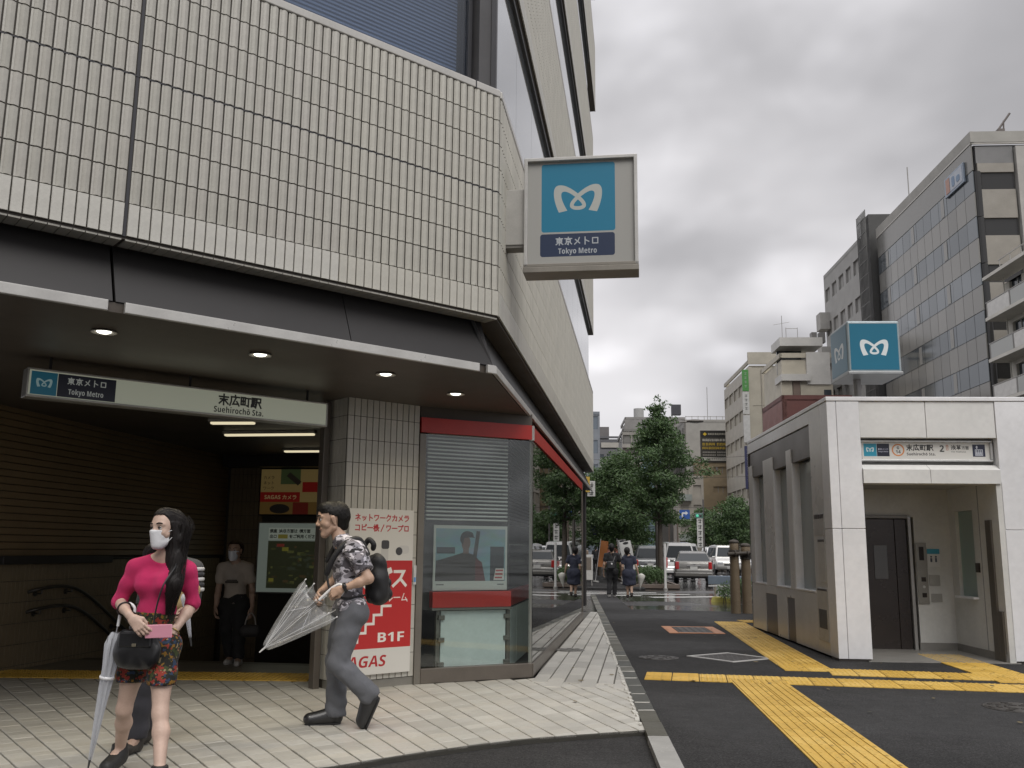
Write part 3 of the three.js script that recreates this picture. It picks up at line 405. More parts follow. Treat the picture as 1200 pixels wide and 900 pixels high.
// ---- shop front: display window on the cut corner and the long glazed side
const shopGlass = phys([0.90, 0.94, 0.93], 0.02, { transmission: 1, thickness: 0, ior: 1.55 }), bronze = worn([0.155, 0.135, 0.115], 0.4, 0.7, { metalness: 0.35 }), red = worn([0.50, 0.028, 0.020], 0.42, 1.2);
{
  bw('door_post', into(DS, rbox(0.075, 2.66, 0.12, 0.0375, 1.33, -0.06, 0.006)), worn([0.20, 0.185, 0.16], 0.4, 0.8, { metalness: 0.3 }));
  bw('sill', into(DS, rbox(1.335, 0.155, 0.10, 0.742, 0.0775, -0.045, 0.008)), bronze);
  bw('window', into(DS, box(1.335, 2.49, 0.010, 0.742, 1.415, -0.03)), shopGlass);
  bw('red_fascia', into(DS, box(1.40, 0.165, 0.05, 0.712, 2.755, -0.02)), red);
  bw('fascia_back', into(DS, box(1.40, 0.14, 0.06, 0.712, 2.905, -0.06)), soffitMat);
  const s0 = 2.66, s1 = 11.83;
  bw('sill', into(SD, rbox(s1 - s0, 0.15, 0.10, (s0 + s1) / 2, 0.075, -0.005, 0.008)), bronze);
  for (let k = 0; k < 4; k++) { const a = s0 + 0.03 + k * 2.29; bw('window', into(SD, box(2.278, 2.49, 0.010, a + 1.14, 1.405, 0.022)), phys([0.42, 0.44, 0.42], 0.008, { transmission: 1, thickness: 0, ior: 1.9 })); }
  bw('red_fascia', into(SD, box(s1 - s0, 0.15, 0.05, (s0 + s1) / 2, 2.75, 0.012)), red);
  bw('fascia_end', into(SD, box(0.06, 0.17, 0.056, s0 - 0.012, 2.75, 0.014)), worn([0.55, 0.54, 0.52], 0.4));
  bw('corner_post', into(SD, box(0.035, 2.52, 0.035, s0, 1.41, 0.006)), worn([0.34, 0.35, 0.33], 0.25, 0.5, { metalness: 0.5 }));
  bw('end_post', into(SD, box(0.12, 2.82, 0.12, s1 + 0.06, 1.41, -0.02)), bronze);
  bw('shop_end_wall', into(SD, box(0.1, 2.96, 5, s1 + 0.2, 1.48, -2.6)), darkPaint);
  bw('shop_back_wall', prism([P(DS, -0.02, -0.55), P(DS, 0.15, -0.55), P(DS, 0.4, -2.6), P(SD, 11.9, -2.6), P(SD, 11.9, -2.75), P(DS, 0.25, -2.75)], 0, 2.96), worn([0.12, 0.11, 0.10], 0.7, 1));
  bw('shop_floor', prism([P(DS, 0.02, -0.05), P(DS, 1.38, -0.05), P(SD, 11.8, -0.02), P(SD, 11.8, -2.6), P(DS, 0.2, -2.6)], -0.04, 0.02), worn([0.14, 0.13, 0.12], 0.4, 1));
  // inner display case behind the glass
  const px = (m, a, b) => box(a, b, 0.02);
  const caseZ = -0.25, white = worn([0.72, 0.78, 0.77], 0.5, 1.2), steel = worn([0.20, 0.185, 0.165], 0.4, 0.5, { metalness: 0.4 });
  bw('case_wall', into(DS, box(1.08, 1.82, 0.03, 0.72, 0.74 + 0.91, caseZ - 0.06)), worn([0.030, 0.028, 0.026], 0.6, 1));
  for (let k = 0; k < 24; k++) bw('louver', into(DS, rbox(1.02, 0.022, 0.040, 0.70, 1.735 + k * 0.0435, caseZ - 0.010, 0.008, 2)), worn([0.52, 0.52, 0.49], 0.35, 0.6, { metalness: 0.4 }));
  const rs = at(DS, 1.235, 0, caseZ), SR = frame([rs.x, 0, rs.z], 7.9);
  for (let k = 0; k < 24; k++) bw('louver', into(SR, rbox(2.2, 0.022, 0.03, 1.12, 1.735 + k * 0.0435, -0.014, 0.006, 1)), worn([0.09, 0.085, 0.08], 0.4, 0.6, { metalness: 0.3 }));
  bw('case_wall', into(SR, box(2.2, 1.0, 0.02, 1.12, 2.2, -0.05)), worn([0.09, 0.085, 0.08], 0.6, 1));
  bw('case_glass', into(SR, box(2.2, 0.76, 0.008, 1.12, 1.33, -0.03)), shopGlass);
  bw('shelf', into(DS, rbox(0.97, 0.175, 0.10, 0.755, 0.853, caseZ + 0.01, 0.006)), red);
  bw('shelf', into(SR, box(2.2, 0.17, 0.06, 1.11, 0.853, -0.02)), red);
  bw('shelf_lip', into(DS, box(0.98, 0.025, 0.11, 0.755, 0.752, caseZ + 0.012)), steel);
  bw('frosted_panel', into(DS, rbox(0.80, 0.64, 0.018, 0.795, 0.41, caseZ, 0.004)), white);
  bw('frosted_panel', into(SR, box(0.62, 0.66, 0.016, 0.36, 0.41, -0.004)), white); bw('frosted_panel', into(SR, box(1.3, 0.66, 0.016, 1.35, 0.41, -0.004)), white);
  for (const x of [0.365, 1.235]) { bw('stand', into(DS, rbox(0.05, 0.72, 0.05, x, 0.37, caseZ - 0.02, 0.008)), steel); for (const y of [0.16, 0.42, 0.66]) bw('clamp', into(DS, rbox(0.075, 0.05, 0.05, x + (x < 1 ? 0.03 : -0.03), y, caseZ + 0.015, 0.006)), steel); }
  bw('cupboard', into(DS, box(0.17, 2.6, 0.10, 0.13, 1.32, caseZ - 0.16)), worn([0.06, 0.052, 0.045], 0.6, 1));
}
// ---- station entrance behind the forecourt
{
  const m = A8, r = rng(15);
  const brown = worn([0.20, 0.14, 0.075], 0.55, 1.4), ewall = worn([0.22, 0.175, 0.11], 0.6, 1.0);
  bw('landing', prism([[-5.95, -10.44], [-2.1, -10.40], P(m, 1.35, 3.72), P(m, 1.35, 0)], -0.10, -0.004), worn([0.20, 0.185, 0.155], 0.5, 0.8));
  bw('entrance_wall', into(m, box(6.8, 1.35, 0.2, 2.6, 0.55, -0.115)), mortarMat);
  bw('entrance_wall', into(m, box(6.8, 1.85, 0.18, 2.6, 2.13, -0.125)), mortarMat);
  bw('entrance_wall', into(m, box(6.8, 2.4, 0.2, 2.6, -1.3, -0.116)), mortarMat);
  for (let k = 0; k < 21; k++) bw('slat', into(m, rbox(6.6, 0.074, 0.03, 2.55, 1.315 + k * 0.0815, -0.022, 0.008, 1)), brown);
  bw('ledge', into(m, rbox(2.2, 0.10, 0.14, 0.85, 1.235, 0.03, 0.01)), darkPaint); bw('ledge', into(m, rbox(3.7, 0.03, 0.06, 3.82, 1.245, -0.01, 0.008)), darkPaint);
  const L = []; for (let k = 0; k < 80; k++) for (let j = -8; j < 5; j++) L.push(rbox(0.073, 0.232, 0.014, -0.75 + k * 0.0775, 0.04 + (j + 0.5) * 0.238, -0.010, 0.003, 1).clone());
  tag(bw('tiles', L.map((g) => into(m, g)), ewall), null, null, null, 'stuff');
  bw('entrance_wall', into(m, box(5.4, 5.0, 0.2, 2.9, 0.5, 3.86)), darkPaint);
  bw('entrance_wall', into(m, box(0.2, 5.0, 4.4, 5.66, 0.5, 2.0)), worn([0.05, 0.045, 0.035], 0.6, 1));
  const back = []; for (let k = 0; k < 8; k++) for (let j = -6; j < 13; j++) back.push(into(m, rbox(0.014, 0.232, 0.073, 5.553, 0.04 + (j + 0.5) * 0.238, 0.04 + (k + 0.5) * 0.0775, 0.003, 1)));
  tag(bw('tiles', back, ewall), null, null, null, 'stuff');
  bw('lintel', into(m, box(0.25, 0.22, 3.7, 5.3, 2.87, 1.9)), darkPaint);
  for (let k = 0; k < 14; k++) bw('stair', into(m, box(0.32, 0.165, 3.7, 1.5 + k * 0.3, -0.02 - 0.08 - k * 0.16, 1.87)), worn([0.13, 0.12, 0.10], 0.6, 0.7));
  bw('stair_floor', into(m, box(6, 0.1, 4.2, 3.4, -2.6, 1.9)), darkPaint);
  bw('door_frame', into(CH, rbox(0.07, 2.94, 0.10, -0.375, 1.47, -2.42, 0.006)), bronze);
}
tactile('dotted yellow tactile strip across the dark station entrance threshold', [-5.9, -10.70], [-2.15, -10.62], 2, () => 1);
// ================================================================ WHITE LIFT KIOSK ON THE PAVEMENT
{
  const az = 92.72, o = [4.348, 0, -12.703], ry = turn(az);
  const t = thing('lift_kiosk', 'white panelled lift kiosk with open doorway standing on the asphalt pavement', 'kiosk', o, ry);
  const white = worn([0.86, 0.86, 0.87], 0.36, 3.4), white2 = worn([0.78, 0.775, 0.75], 0.45, 3.3), steel = worn([0.70, 0.695, 0.67], 0.34, 2.5, { metalness: 0.2 }), dark = worn([0.13, 0.115, 0.105], 0.4, 1.2, { metalness: 0.3 }), inner = worn([0.70, 0.695, 0.66], 0.5, 2.2), doorM = worn([0.045, 0.036, 0.032], 0.32, 1.0, { metalness: 0.4 }), seam = std([0.25, 0.25, 0.25], 0.6), stone = worn([0.27, 0.26, 0.24], 0.5, 0.5, { bumpMap: grainBump, bumpScale: 0.003 });
  const q = (name, g, m) => part(name, t, g, m);
  const W = 2.98, D = 5.36, H = 3.51;
  // front: two pillars made of stacked panels, beams, sign recess, sloping ledge
  for (const [x0, x1] of [[0.0, 0.125], [0.129, 0.44]]) for (const [y0, y1] of [[0.03, 1.728], [1.734, 3.47]]) q('pillar_panel', rbox(x1 - x0, y1 - y0, x0 ? 0.40 : 0.36, (x0 + x1) / 2, (y0 + y1) / 2, x0 ? -0.20 : -0.182, 0.006), white);
  for (const [y0, y1] of [[0.03, 1.728], [1.734, 3.47]]) q('pillar_panel', rbox(0.70, y1 - y0, 0.40, 2.62, (y0 + y1) / 2, -0.20, 0.006), white);
  q('plinth', box(0.42, 0.04, 0.34, 0.22, 0.012, -0.2), dark); q('plinth', box(0.68, 0.04, 0.34, 2.62, 0.012, -0.2), dark);
  for (const [x0, x1] of [[0.444, 1.336], [1.342, 2.266]]) { q('beam_panel', rbox(x1 - x0, 0.50, 0.36, (x0 + x1) / 2, 3.22, -0.195, 0.006), white2); q('ledge', [new THREE.ExtrudeGeometry(new THREE.Shape([[0, 2.345], [0.03, 2.345], [0.03, 2.53], [-0.10, 2.605], [-0.30, 2.605], [-0.30, 2.345]].map(([a, b]) => new THREE.Vector2(a, b))), { depth: x1 - x0, bevelEnabled: false }).rotateY(-Math.PI / 2)].map((g) => { g.computeBoundingBox(); const b = g.boundingBox; g.translate((x0 + x1) / 2 - (b.min.x + b.max.x) / 2, 0, 0); return g; }), white2); }
  q('recess', box(1.82, 0.40, 0.05, 1.355, 2.80, -0.22), worn([0.30, 0.30, 0.29], 0.5, 1));
  q('roof_edge', rbox(W + 0.02, 0.06, 0.42, W / 2, 3.505, -0.2, 0.01), white);
  q('roof_edge', rbox(0.42, 0.06, D - 0.4, 0.2, 3.5045, -0.41 - (D - 0.4) / 2, 0.01), steel);
  q('roof', box(W - 0.3, 0.08, D - 0.3, W / 2, 3.44, -D / 2), worn([0.3, 0.3, 0.3], 0.6, 1));
  // inside of the porch
  q('ceiling', box(1.9, 0.06, 1.75, 1.35, 2.40, -1.05), worn([0.40, 0.39, 0.37], 0.6, 1));
  q('back_wall', box(0.66, 2.37, 0.12, 2.0, 1.185, -1.66), inner); q('back_wall', box(1.3, 0.42, 0.12, 1.02, 2.16, -1.66), inner);
  q('inner_wall', box(0.10, 2.37, 1.25, 0.40, 1.185, -1.02), inner);
  q('floor', box(1.95, 0.03, 1.65, 1.36, -0.003, -0.80), stone);
  q('inner_skirting', box(0.6, 0.10, 0.03, 1.95, 0.062, -1.59), stone);
  for (const [x0, x1] of [[0.44, 1.385], [1.39, 1.56]]) q('lift_door', rbox(x1 - x0, 1.92, 0.05, (x0 + x1) / 2, 0.96, -1.635, 0.006), doorM);
  q('door_frame', rbox(0.05, 1.97, 0.09, 1.60, 0.985, -1.61, 0.008), worn([0.42, 0.41, 0.39], 0.35, 1, { metalness: 0.4 })); q('door_frame', rbox(1.16, 0.05, 0.09, 1.0, 1.955, -1.612, 0.008), worn([0.30, 0.29, 0.28], 0.4, 1));
  q('door_window', rbox(0.20, 0.5, 0.012, 1.16, 1.28, -1.606, 0.004), worn([0.10, 0.095, 0.09], 0.2, 1));
  // right inner wall with a narrow window, sill and sliding door pocket
  q('right_wall', box(0.08, 0.80, 1.62, 2.245, 0.40, -0.81), inner); q('right_wall', box(0.08, 0.34, 1.62, 2.245, 2.20, -0.81), inner); q('right_wall', box(0.08, 1.235, 0.80, 2.245, 1.415, -0.40), inner); q('right_wall', box(0.08, 1.235, 0.22, 2.245, 1.415, -1.49), inner);
  q('window', box(0.02, 1.22, 0.56, 2.262, 1.415, -1.09), phys([0.80, 0.93, 0.88], 0.35, { transmission: 0.8, thickness: 0 }));
  q('window_sill', rbox(0.14, 0.03, 0.62, 2.20, 0.795, -1.09, 0.006), white);
  q('seam', box(0.006, 2.36, 0.012, 2.202, 1.18, -0.59), seam);
  q('pocket_panel', rbox(0.03, 1.87, 0.17, 2.195, 0.935, -0.29, 0.006), worn([0.16, 0.145, 0.125], 0.4, 0.8, { metalness: 0.3 })); q('pocket_panel', rbox(0.032, 0.66, 0.14, 2.194, 0.33, -0.13, 0.006), worn([0.16, 0.145, 0.125], 0.4, 0.8, { metalness: 0.3 }));
  q('switch_plate', rbox(0.02, 0.13, 0.12, 2.197, 1.22, -0.72, 0.004), doorM);
  q('wall_skirting', box(0.02, 0.10, 1.5, 2.197, 0.062, -0.80), stone);
  // call panel and notices on the back wall
  const cp = q('call_panel', rbox(0.155, 0.90, 0.025, 1.755, 1.12, -1.592, 0.004), worn([0.36, 0.345, 0.31], 0.35, 0.8, { metalness: 0.4 }));
  const cpd = q('display', rbox(0.07, 0.20, 0.01, 1.755, 1.41, -1.578, 0.003), doorM); for (const y of [1.03, 0.80]) q('button', rbox(0.065, 0.065, 0.014, 1.765, y, -1.578, 0.004), doorM); q('keyhole', cyl(0.02, 0.02, 0.012).rotateX(Math.PI / 2).translate(1.765, 0.92, -1.578), steel);
  q('plate', rbox(0.16, 0.16, 0.012, 1.93, 1.015, -1.596, 0.003), worn([0.42, 0.41, 0.38], 0.4, 0.5)); q('plate', rbox(0.16, 0.12, 0.012, 1.945, 0.76, -1.596, 0.003), worn([0.42, 0.41, 0.38], 0.4, 0.5));
  // left side: ribs, three slit windows in deep white reveals, dark upper band, dark lower panels
  const side = (name, d0, d1, y0, y1, th, m, off = 0) => q(name, rbox(th, y1 - y0, d1 - d0, off + th / 2, (y0 + y1) / 2, -(d0 + d1) / 2, 0.004), m);
  side('side_panel', 0.364, 0.95, 0.03, 1.728, 0.10, steel); side('side_panel', 0.364, 0.95, 1.734, 3.47, 0.10, steel);
  for (const [a, b] of [[0.952, 2.2], [2.705, 3.39], [4.255, 5.35]]) side('side_panel', a, b, 0.03, 0.838, 0.10, steel);
  for (const [a, b] of [[2.2, 2.7], [3.395, 4.25]]) { side('dark_panel', a, b, 0.03, 0.695, 0.09, dark, 0.012); side('side_panel', a, b, 0.70, 0.838, 0.10, steel); }
  for (const [a, b] of [[2.10, 2.40], [3.37, 4.10], [5.06, 5.36]]) side('rib', a, b, 0.844, 3.03, 0.42, steel);
  for (const [a, b] of [[0.95, 2.10], [2.40, 3.37], [4.10, 5.06]]) { q('window_reveal', rbox(0.16, 1.95, 0.02, 0.09, 1.83, -(b - 0.012), 0.003), white); q('window_reveal', rbox(0.16, 1.95, 0.02, 0.09, 1.83, -(a + 0.012), 0.003), white); q('window_sill', rbox(0.18, 0.025, b - a, 0.082, 0.853, -(a + b) / 2, 0.004), white); q('window', box(0.012, 1.93, b - a - 0.05, 0.135, 1.83, -(a + b) / 2), phys([0.26, 0.29, 0.28], 0.05, { metalness: 0.25 })); }
  side('upper_band', 0.953, 5.36, 2.805, 3.27, 0.08, dark, 0.02); side('parapet', 0.953, 5.36, 3.28, 3.47, 0.10, steel);
  q('body', box(W - 0.5, 3.3, D - 1.8, W / 2 + 0.18, 1.65, -1.75 - (D - 1.8) / 2), dark); q('outer_right_wall', box(0.1, 3.4, D - 0.42, W - 0.06, 1.72, -0.42 - (D - 0.42) / 2), steel); q('rear_edge', box(0.06, 3.44, 0.06, 0.03, 1.74, -D - 0.01), doorM);
  q('seam', box(0.004, 0.006, 0.58, -0.001, 1.731, -0.655), seam);
  // notices on the side wall
  const notice = (label, d0, d1, y0, y1, draw) => { const g = new THREE.Mesh(merged([box(0.006, y1 - y0, d1 - d0, 0, 0, 0)]), draw.isMaterial ? draw : worn([0.5, 0.5, 0.48], 0.5, 0.4)); return g; };
  const put = (label, d, y, w, h, mat2, head) => { const p = V(-0.006, y, -d).applyMatrix4(t.matrixWorld); const n = thing('wall_notice', label, 'notice', [p.x, p.y, p.z], ry); part('sheet', n, rbox(0.008, h, w, 0, 0, 0, 0.002, 1), mat2); if (head) part('header', n, rbox(0.009, head, w * 0.96, -0.001, h / 2 - head / 2 - 0.008, 0, 0.002, 1), doorM); return n; };
  t.updateMatrixWorld(true);
  put('small notice with dark header highest on the grey kiosk side wall', 0.62, 1.80, 0.50, 0.30, worn([0.46, 0.45, 0.43], 0.5, 0.3), 0.06);
  const tall = put('tall pale notice with dark header in the middle of the kiosk side wall', 0.56, 1.30, 0.34, 0.60, worn([0.55, 0.54, 0.51], 0.45, 0.3), 0.035);
  const low = put('low notice with a dark picture near the foot of the kiosk side wall', 0.62, 0.56, 0.50, 0.72, worn([0.52, 0.51, 0.48], 0.45, 0.3), 0.03); part('picture', low, rbox(0.009, 0.26, 0.38, -0.002, -0.06, 0, 0.002, 1), worn([0.06, 0.065, 0.06], 0.4, 0.1));
  // teal notice by the lift call panel
  const np = at(t.matrixWorld, 1.935, 1.35, -1.595), nt = thing('lift_notice', 'small white notice with teal heading beside the lift call panel', 'notice', [np.x, np.y, np.z], ry);
  part('sheet', nt, rbox(0.19, 0.27, 0.008, 0, 0, 0, 0.002, 1), white2); part('header', nt, rbox(0.186, 0.075, 0.010, 0, 0.093, 0, 0.002, 1), std([0.05, 0.30, 0.42], 0.5)); for (const s of [-1, 1]) part('pictogram', nt, [ball(0.014, s * 0.035, 0.015, 0.006, 1, 1, 0.4, 6), rbox(0.03, 0.06, 0.006, s * 0.035, -0.035, 0.003, 0.01, 1)], std([0.08, 0.09, 0.12], 0.5));
  // illuminated-type station sign over the doorway
  const sp = at(t.matrixWorld, 1.355, 2.80, -0.16), sg = thing('station_sign', 'white station name sign in steel frame over the kiosk doorway', 'sign', [sp.x, sp.y, sp.z], ry);
  part('housing', sg, rbox(1.80, 0.29, 0.08, 0, 0, -0.02, 0.008), worn([0.5, 0.5, 0.49], 0.35, 0.6, { metalness: 0.5 }));
  for (const s of [-1, 1]) { part('frame_bar', sg, rbox(1.80, 0.028, 0.04, 0, s * 0.132, 0.035, 0.008), worn([0.62, 0.62, 0.61], 0.3, 0.6, { metalness: 0.4 })); part('frame_bar', sg, rbox(0.035, 0.235, 0.04, s * 0.882, 0, 0.034, 0.008), worn([0.62, 0.62, 0.61], 0.3, 0.6, { metalness: 0.4 })); }
  const face = canvasTex(1536, 208, (g, w, h) => {
    g.fillStyle = '#e2e0da'; g.fillRect(0, 0, w, h); g.fillStyle = '#2c98b4'; g.fillRect(24, 14, 156, 156); ribbonM(g, 52, 56, 98, '#e4efef'); g.fillStyle = '#171a2e'; g.fillRect(184, 14, 150, 156); jtext(g, '東京メトロ', 196, 70, 25, '#dde', 0.10); atext(g, 'Tokyo Metro', 199, 112, 19, '#ccd', 'bold', 'left', 122);
    g.strokeStyle = '#d98a4d'; g.lineWidth = 16; g.beginPath(); g.arc(440, 92, 68, 0, 7); g.stroke(); atext(g, 'G', 440, 66, 46, '#222', 'bold', 'center'); atext(g, '14', 440, 114, 56, '#222', 'bold', 'center');
    jtext(g, '末広町駅', 536, 20, 82, '#1d1d1d', 0.13, 1.0); atext(g, 'Suehirochō Sta.', 540, 142, 46, '#1d1d1d', 'bold', 'left', 350);
    atext(g, '2', 936, 74, 112, '#1d1d1d', 'bold'); jtext(g, '出口', 1014, 22, 36, '#b9683f', 0.13, 1.05, true); jtext(g, '浅草', 1076, 26, 62, '#1d1d1d', 0.12, 1.0); jtext(g, '方面', 1204, 40, 44, '#1d1d1d', 0.12, 1.0); atext(g, 'For Asakusa', 1078, 110, 26, '#333', '', 'left', 176);
    g.fillStyle = '#1f2440'; g.fillRect(1334, 20, 150, 150); g.strokeStyle = '#dfe2ea'; g.lineWidth = 7; g.strokeRect(1366, 84, 86, 70); g.fillStyle = '#dfe2ea'; for (const x of [1384, 1408, 1432]) { g.beginPath(); g.arc(x, 100, 8, 0, 7); g.fill(); g.fillRect(x - 8, 112, 16, 36); } g.fillRect(1380, 40, 12, 36); g.beginPath(); g.moveTo(1370, 56); g.lineTo(1386, 32); g.lineTo(1402, 56); g.fill(); 
  });
  part('face', sg, new THREE.PlaneGeometry(1.728, 0.234).translate(0, 0, 0.0225), std([0.85, 0.85, 0.85], 0.3, { map: face }), true);
  // cube sign on the roof
  const cp0 = at(t.matrixWorld, 0.98, 4.03, -1.25), cu = thing('roof_cube_sign', 'teal cube sign with white looped ribbon emblem on the kiosk roof', 'sign', [cp0.x, cp0.y, cp0.z], ry);
  part('post', cu, cyl(0.055, 0.055, 0.56, -0.14, -0.27, 0, 16), worn([0.28, 0.27, 0.26], 0.4, 0.5, { metalness: 0.4 }));
  part('frame', cu, rbox(0.77, 0.79, 0.86, 0, 0.395, 0, 0.03, 3), worn([0.36, 0.42, 0.44], 0.35, 0.6, { metalness: 0.3 }));
  const cface = canvasTex(512, 512, (g, w, h) => { g.fillStyle = '#15708c'; g.fillRect(0, 0, w, h); ribbonM(g, 100, 166, 312, '#e6ecec'); });
  const fm = std([0.85, 0.85, 0.85], 0.28, { map: cface });
  part('face', cu, [new THREE.PlaneGeometry(0.70, 0.70).translate(0, 0.395, 0.433)], fm, true); part('face', cu, [new THREE.PlaneGeometry(0.78, 0.70).rotateY(-Math.PI / 2).translate(-0.388, 0.395, 0)], fm, true);
  part('base_plate', cu, rbox(0.80, 0.05, 0.89, 0, 0.0, 0, 0.015), worn([0.34, 0.35, 0.35], 0.4, 0.6, { metalness: 0.3 }));
}

// ================================================================ SIGNS ON THE CORNER BUILDING
{
  // projecting box sign at the corner
  const az = 97.9, o = [0.105, 4.0, -8.50], t = thing('projecting_sign', 'large square box sign with teal emblem projecting from the tiled building corner', 'sign', o, turn(az));
  const alu = worn([0.60, 0.59, 0.56], 0.4, 0.8, { metalness: 0.3 });
  part('housing', t, rbox(1.06, 1.10, 0.20, 0.535, 0.56, -0.125, 0.008), alu);
  for (const [x, y, w, h] of [[0.535, 1.118, 1.085, 0.034], [0.012, 0.575, 0.034, 1.07], [1.060, 0.575, 0.034, 1.07]]) part('frame_bar', t, rbox(w, h, 0.26, x, y, -0.115, 0.006), alu);
  part('tray', t, [rbox(1.09, 0.055, 0.275, 0.535, 0.012, -0.115, 0.006), rbox(1.085, 0.03, 0.26, 0.535, 0.056, -0.115, 0.004)], worn([0.27, 0.25, 0.215], 0.5, 0.6, { metalness: 0.3 }));
  part('mount', t, rbox(0.235, 0.56, 0.17, -0.115, 0.565, -0.13, 0.008), worn([0.50, 0.485, 0.45], 0.45, 0.7));
  part('mount_plate', t, rbox(0.20, 0.03, 0.15, -0.115, 0.272, -0.13, 0.004), worn([0.2, 0.19, 0.17], 0.5, 0.7));
  const face = canvasTex(1024, 1024, (g, w, h) => {
    g.fillStyle = '#a9a8a3'; g.fillRect(0, 0, w, h);
    const rr = (x, y, w2, h2, r, c) => { g.fillStyle = c; g.beginPath(); g.roundRect(x, y, w2, h2, r); g.fill(); };
    rr(136, 24, 706, 684, 26, '#127b9c'); ribbonM(g, 248, 222, 478, '#b9bcb6'); rr(124, 726, 712, 224, 26, '#20304f'); jtext(g, '東京メトロ', 268, 758, 82, '#b4b9bd', 0.13, 1.04); atext(g, 'Tokyo Metro', 296, 896, 74, '#b4b9bd', 'bold', 'left', 372);
  });
  part('face', t, new THREE.PlaneGeometry(1.02, 1.03).translate(0.535, 0.588, -0.0235), std([0.86, 0.86, 0.86], 0.42, { map: face }), true);
}
{
  // lit station name board hung under the soffit
  const o = at(CH, -2.0, 2.61, -1.96), t = thing('station_name_sign', 'long lit station name sign hanging under the dark entrance soffit', 'sign', [o.x, o.y, o.z], turn(50));
  part('housing', t, rbox(2.78, 0.245, 0.14, 0, 0.118, -0.078, 0.008), worn([0.32, 0.31, 0.28], 0.4, 0.7, { metalness: 0.3 }));
  for (const [x, y, w, h] of [[0, 0.232, 2.78, 0.016], [0, 0.006, 2.78, 0.016], [-1.382, 0.118, 0.016, 0.21], [1.382, 0.118, 0.016, 0.21]]) part('frame_bar', t, rbox(w, h, 0.03, x, y, -0.004, 0.004), worn([0.42, 0.41, 0.38], 0.35, 0.6, { metalness: 0.4 }));
  for (const x of [-1.2, 0, 1.2]) part('hanger', t, cyl(0.012, 0.012, 0.13, x, 0.30, -0.08, 8), darkPaint);
  const draw = (em) => canvasTex(2048, 160, (g, w, h) => {
    g.fillStyle = em ? '#a6aa97' : '#c9c9bd'; g.fillRect(0, 0, w, h);
    g.fillStyle = em ? '#0e4254' : '#2a8da8'; g.fillRect(12, 8, 150, 144); ribbonM(g, 40, 46, 96, em ? '#6f8f90' : '#d5e2e2'); g.fillStyle = em ? '#06070f' : '#151a33'; g.fillRect(166, 8, 350, 144); jtext(g, '東京メトロ', 220, 24, 46, em ? '#8f948c' : '#d8dade', 0.13, 1.06); atext(g, 'Tokyo Metro', 230, 116, 46, em ? '#8f948c' : '#d8dade', 'bold', 'left', 214);
    jtext(g, '末広町駅', 1204, 10, 82, em ? '#080806' : '#16160f', 0.14, 0.98); atext(g, 'Suehirochō Sta.', 1176, 124, 58, em ? '#080806' : '#16160f', 'bold', 'left', 372);
  });
  const e = draw(true), m = std([0.5, 0.5, 0.5], 0.35, { map: draw(false) }); m.emissive = new THREE.Color(1, 1, 1); m.emissiveMap = e; m.emissiveIntensity = 0.30;
  part('lit_face', t, new THREE.PlaneGeometry(2.748, 0.214).translate(0, 0.118, 0.004), m, true);
  const l = new THREE.RectAreaLight(0xe9eed6, 0.16, 2.6, 0.2); l.name = 'sign_light'; l.position.set(0, 0.118, 0.02); l.rotation.y = Math.PI; t.add(l);
}
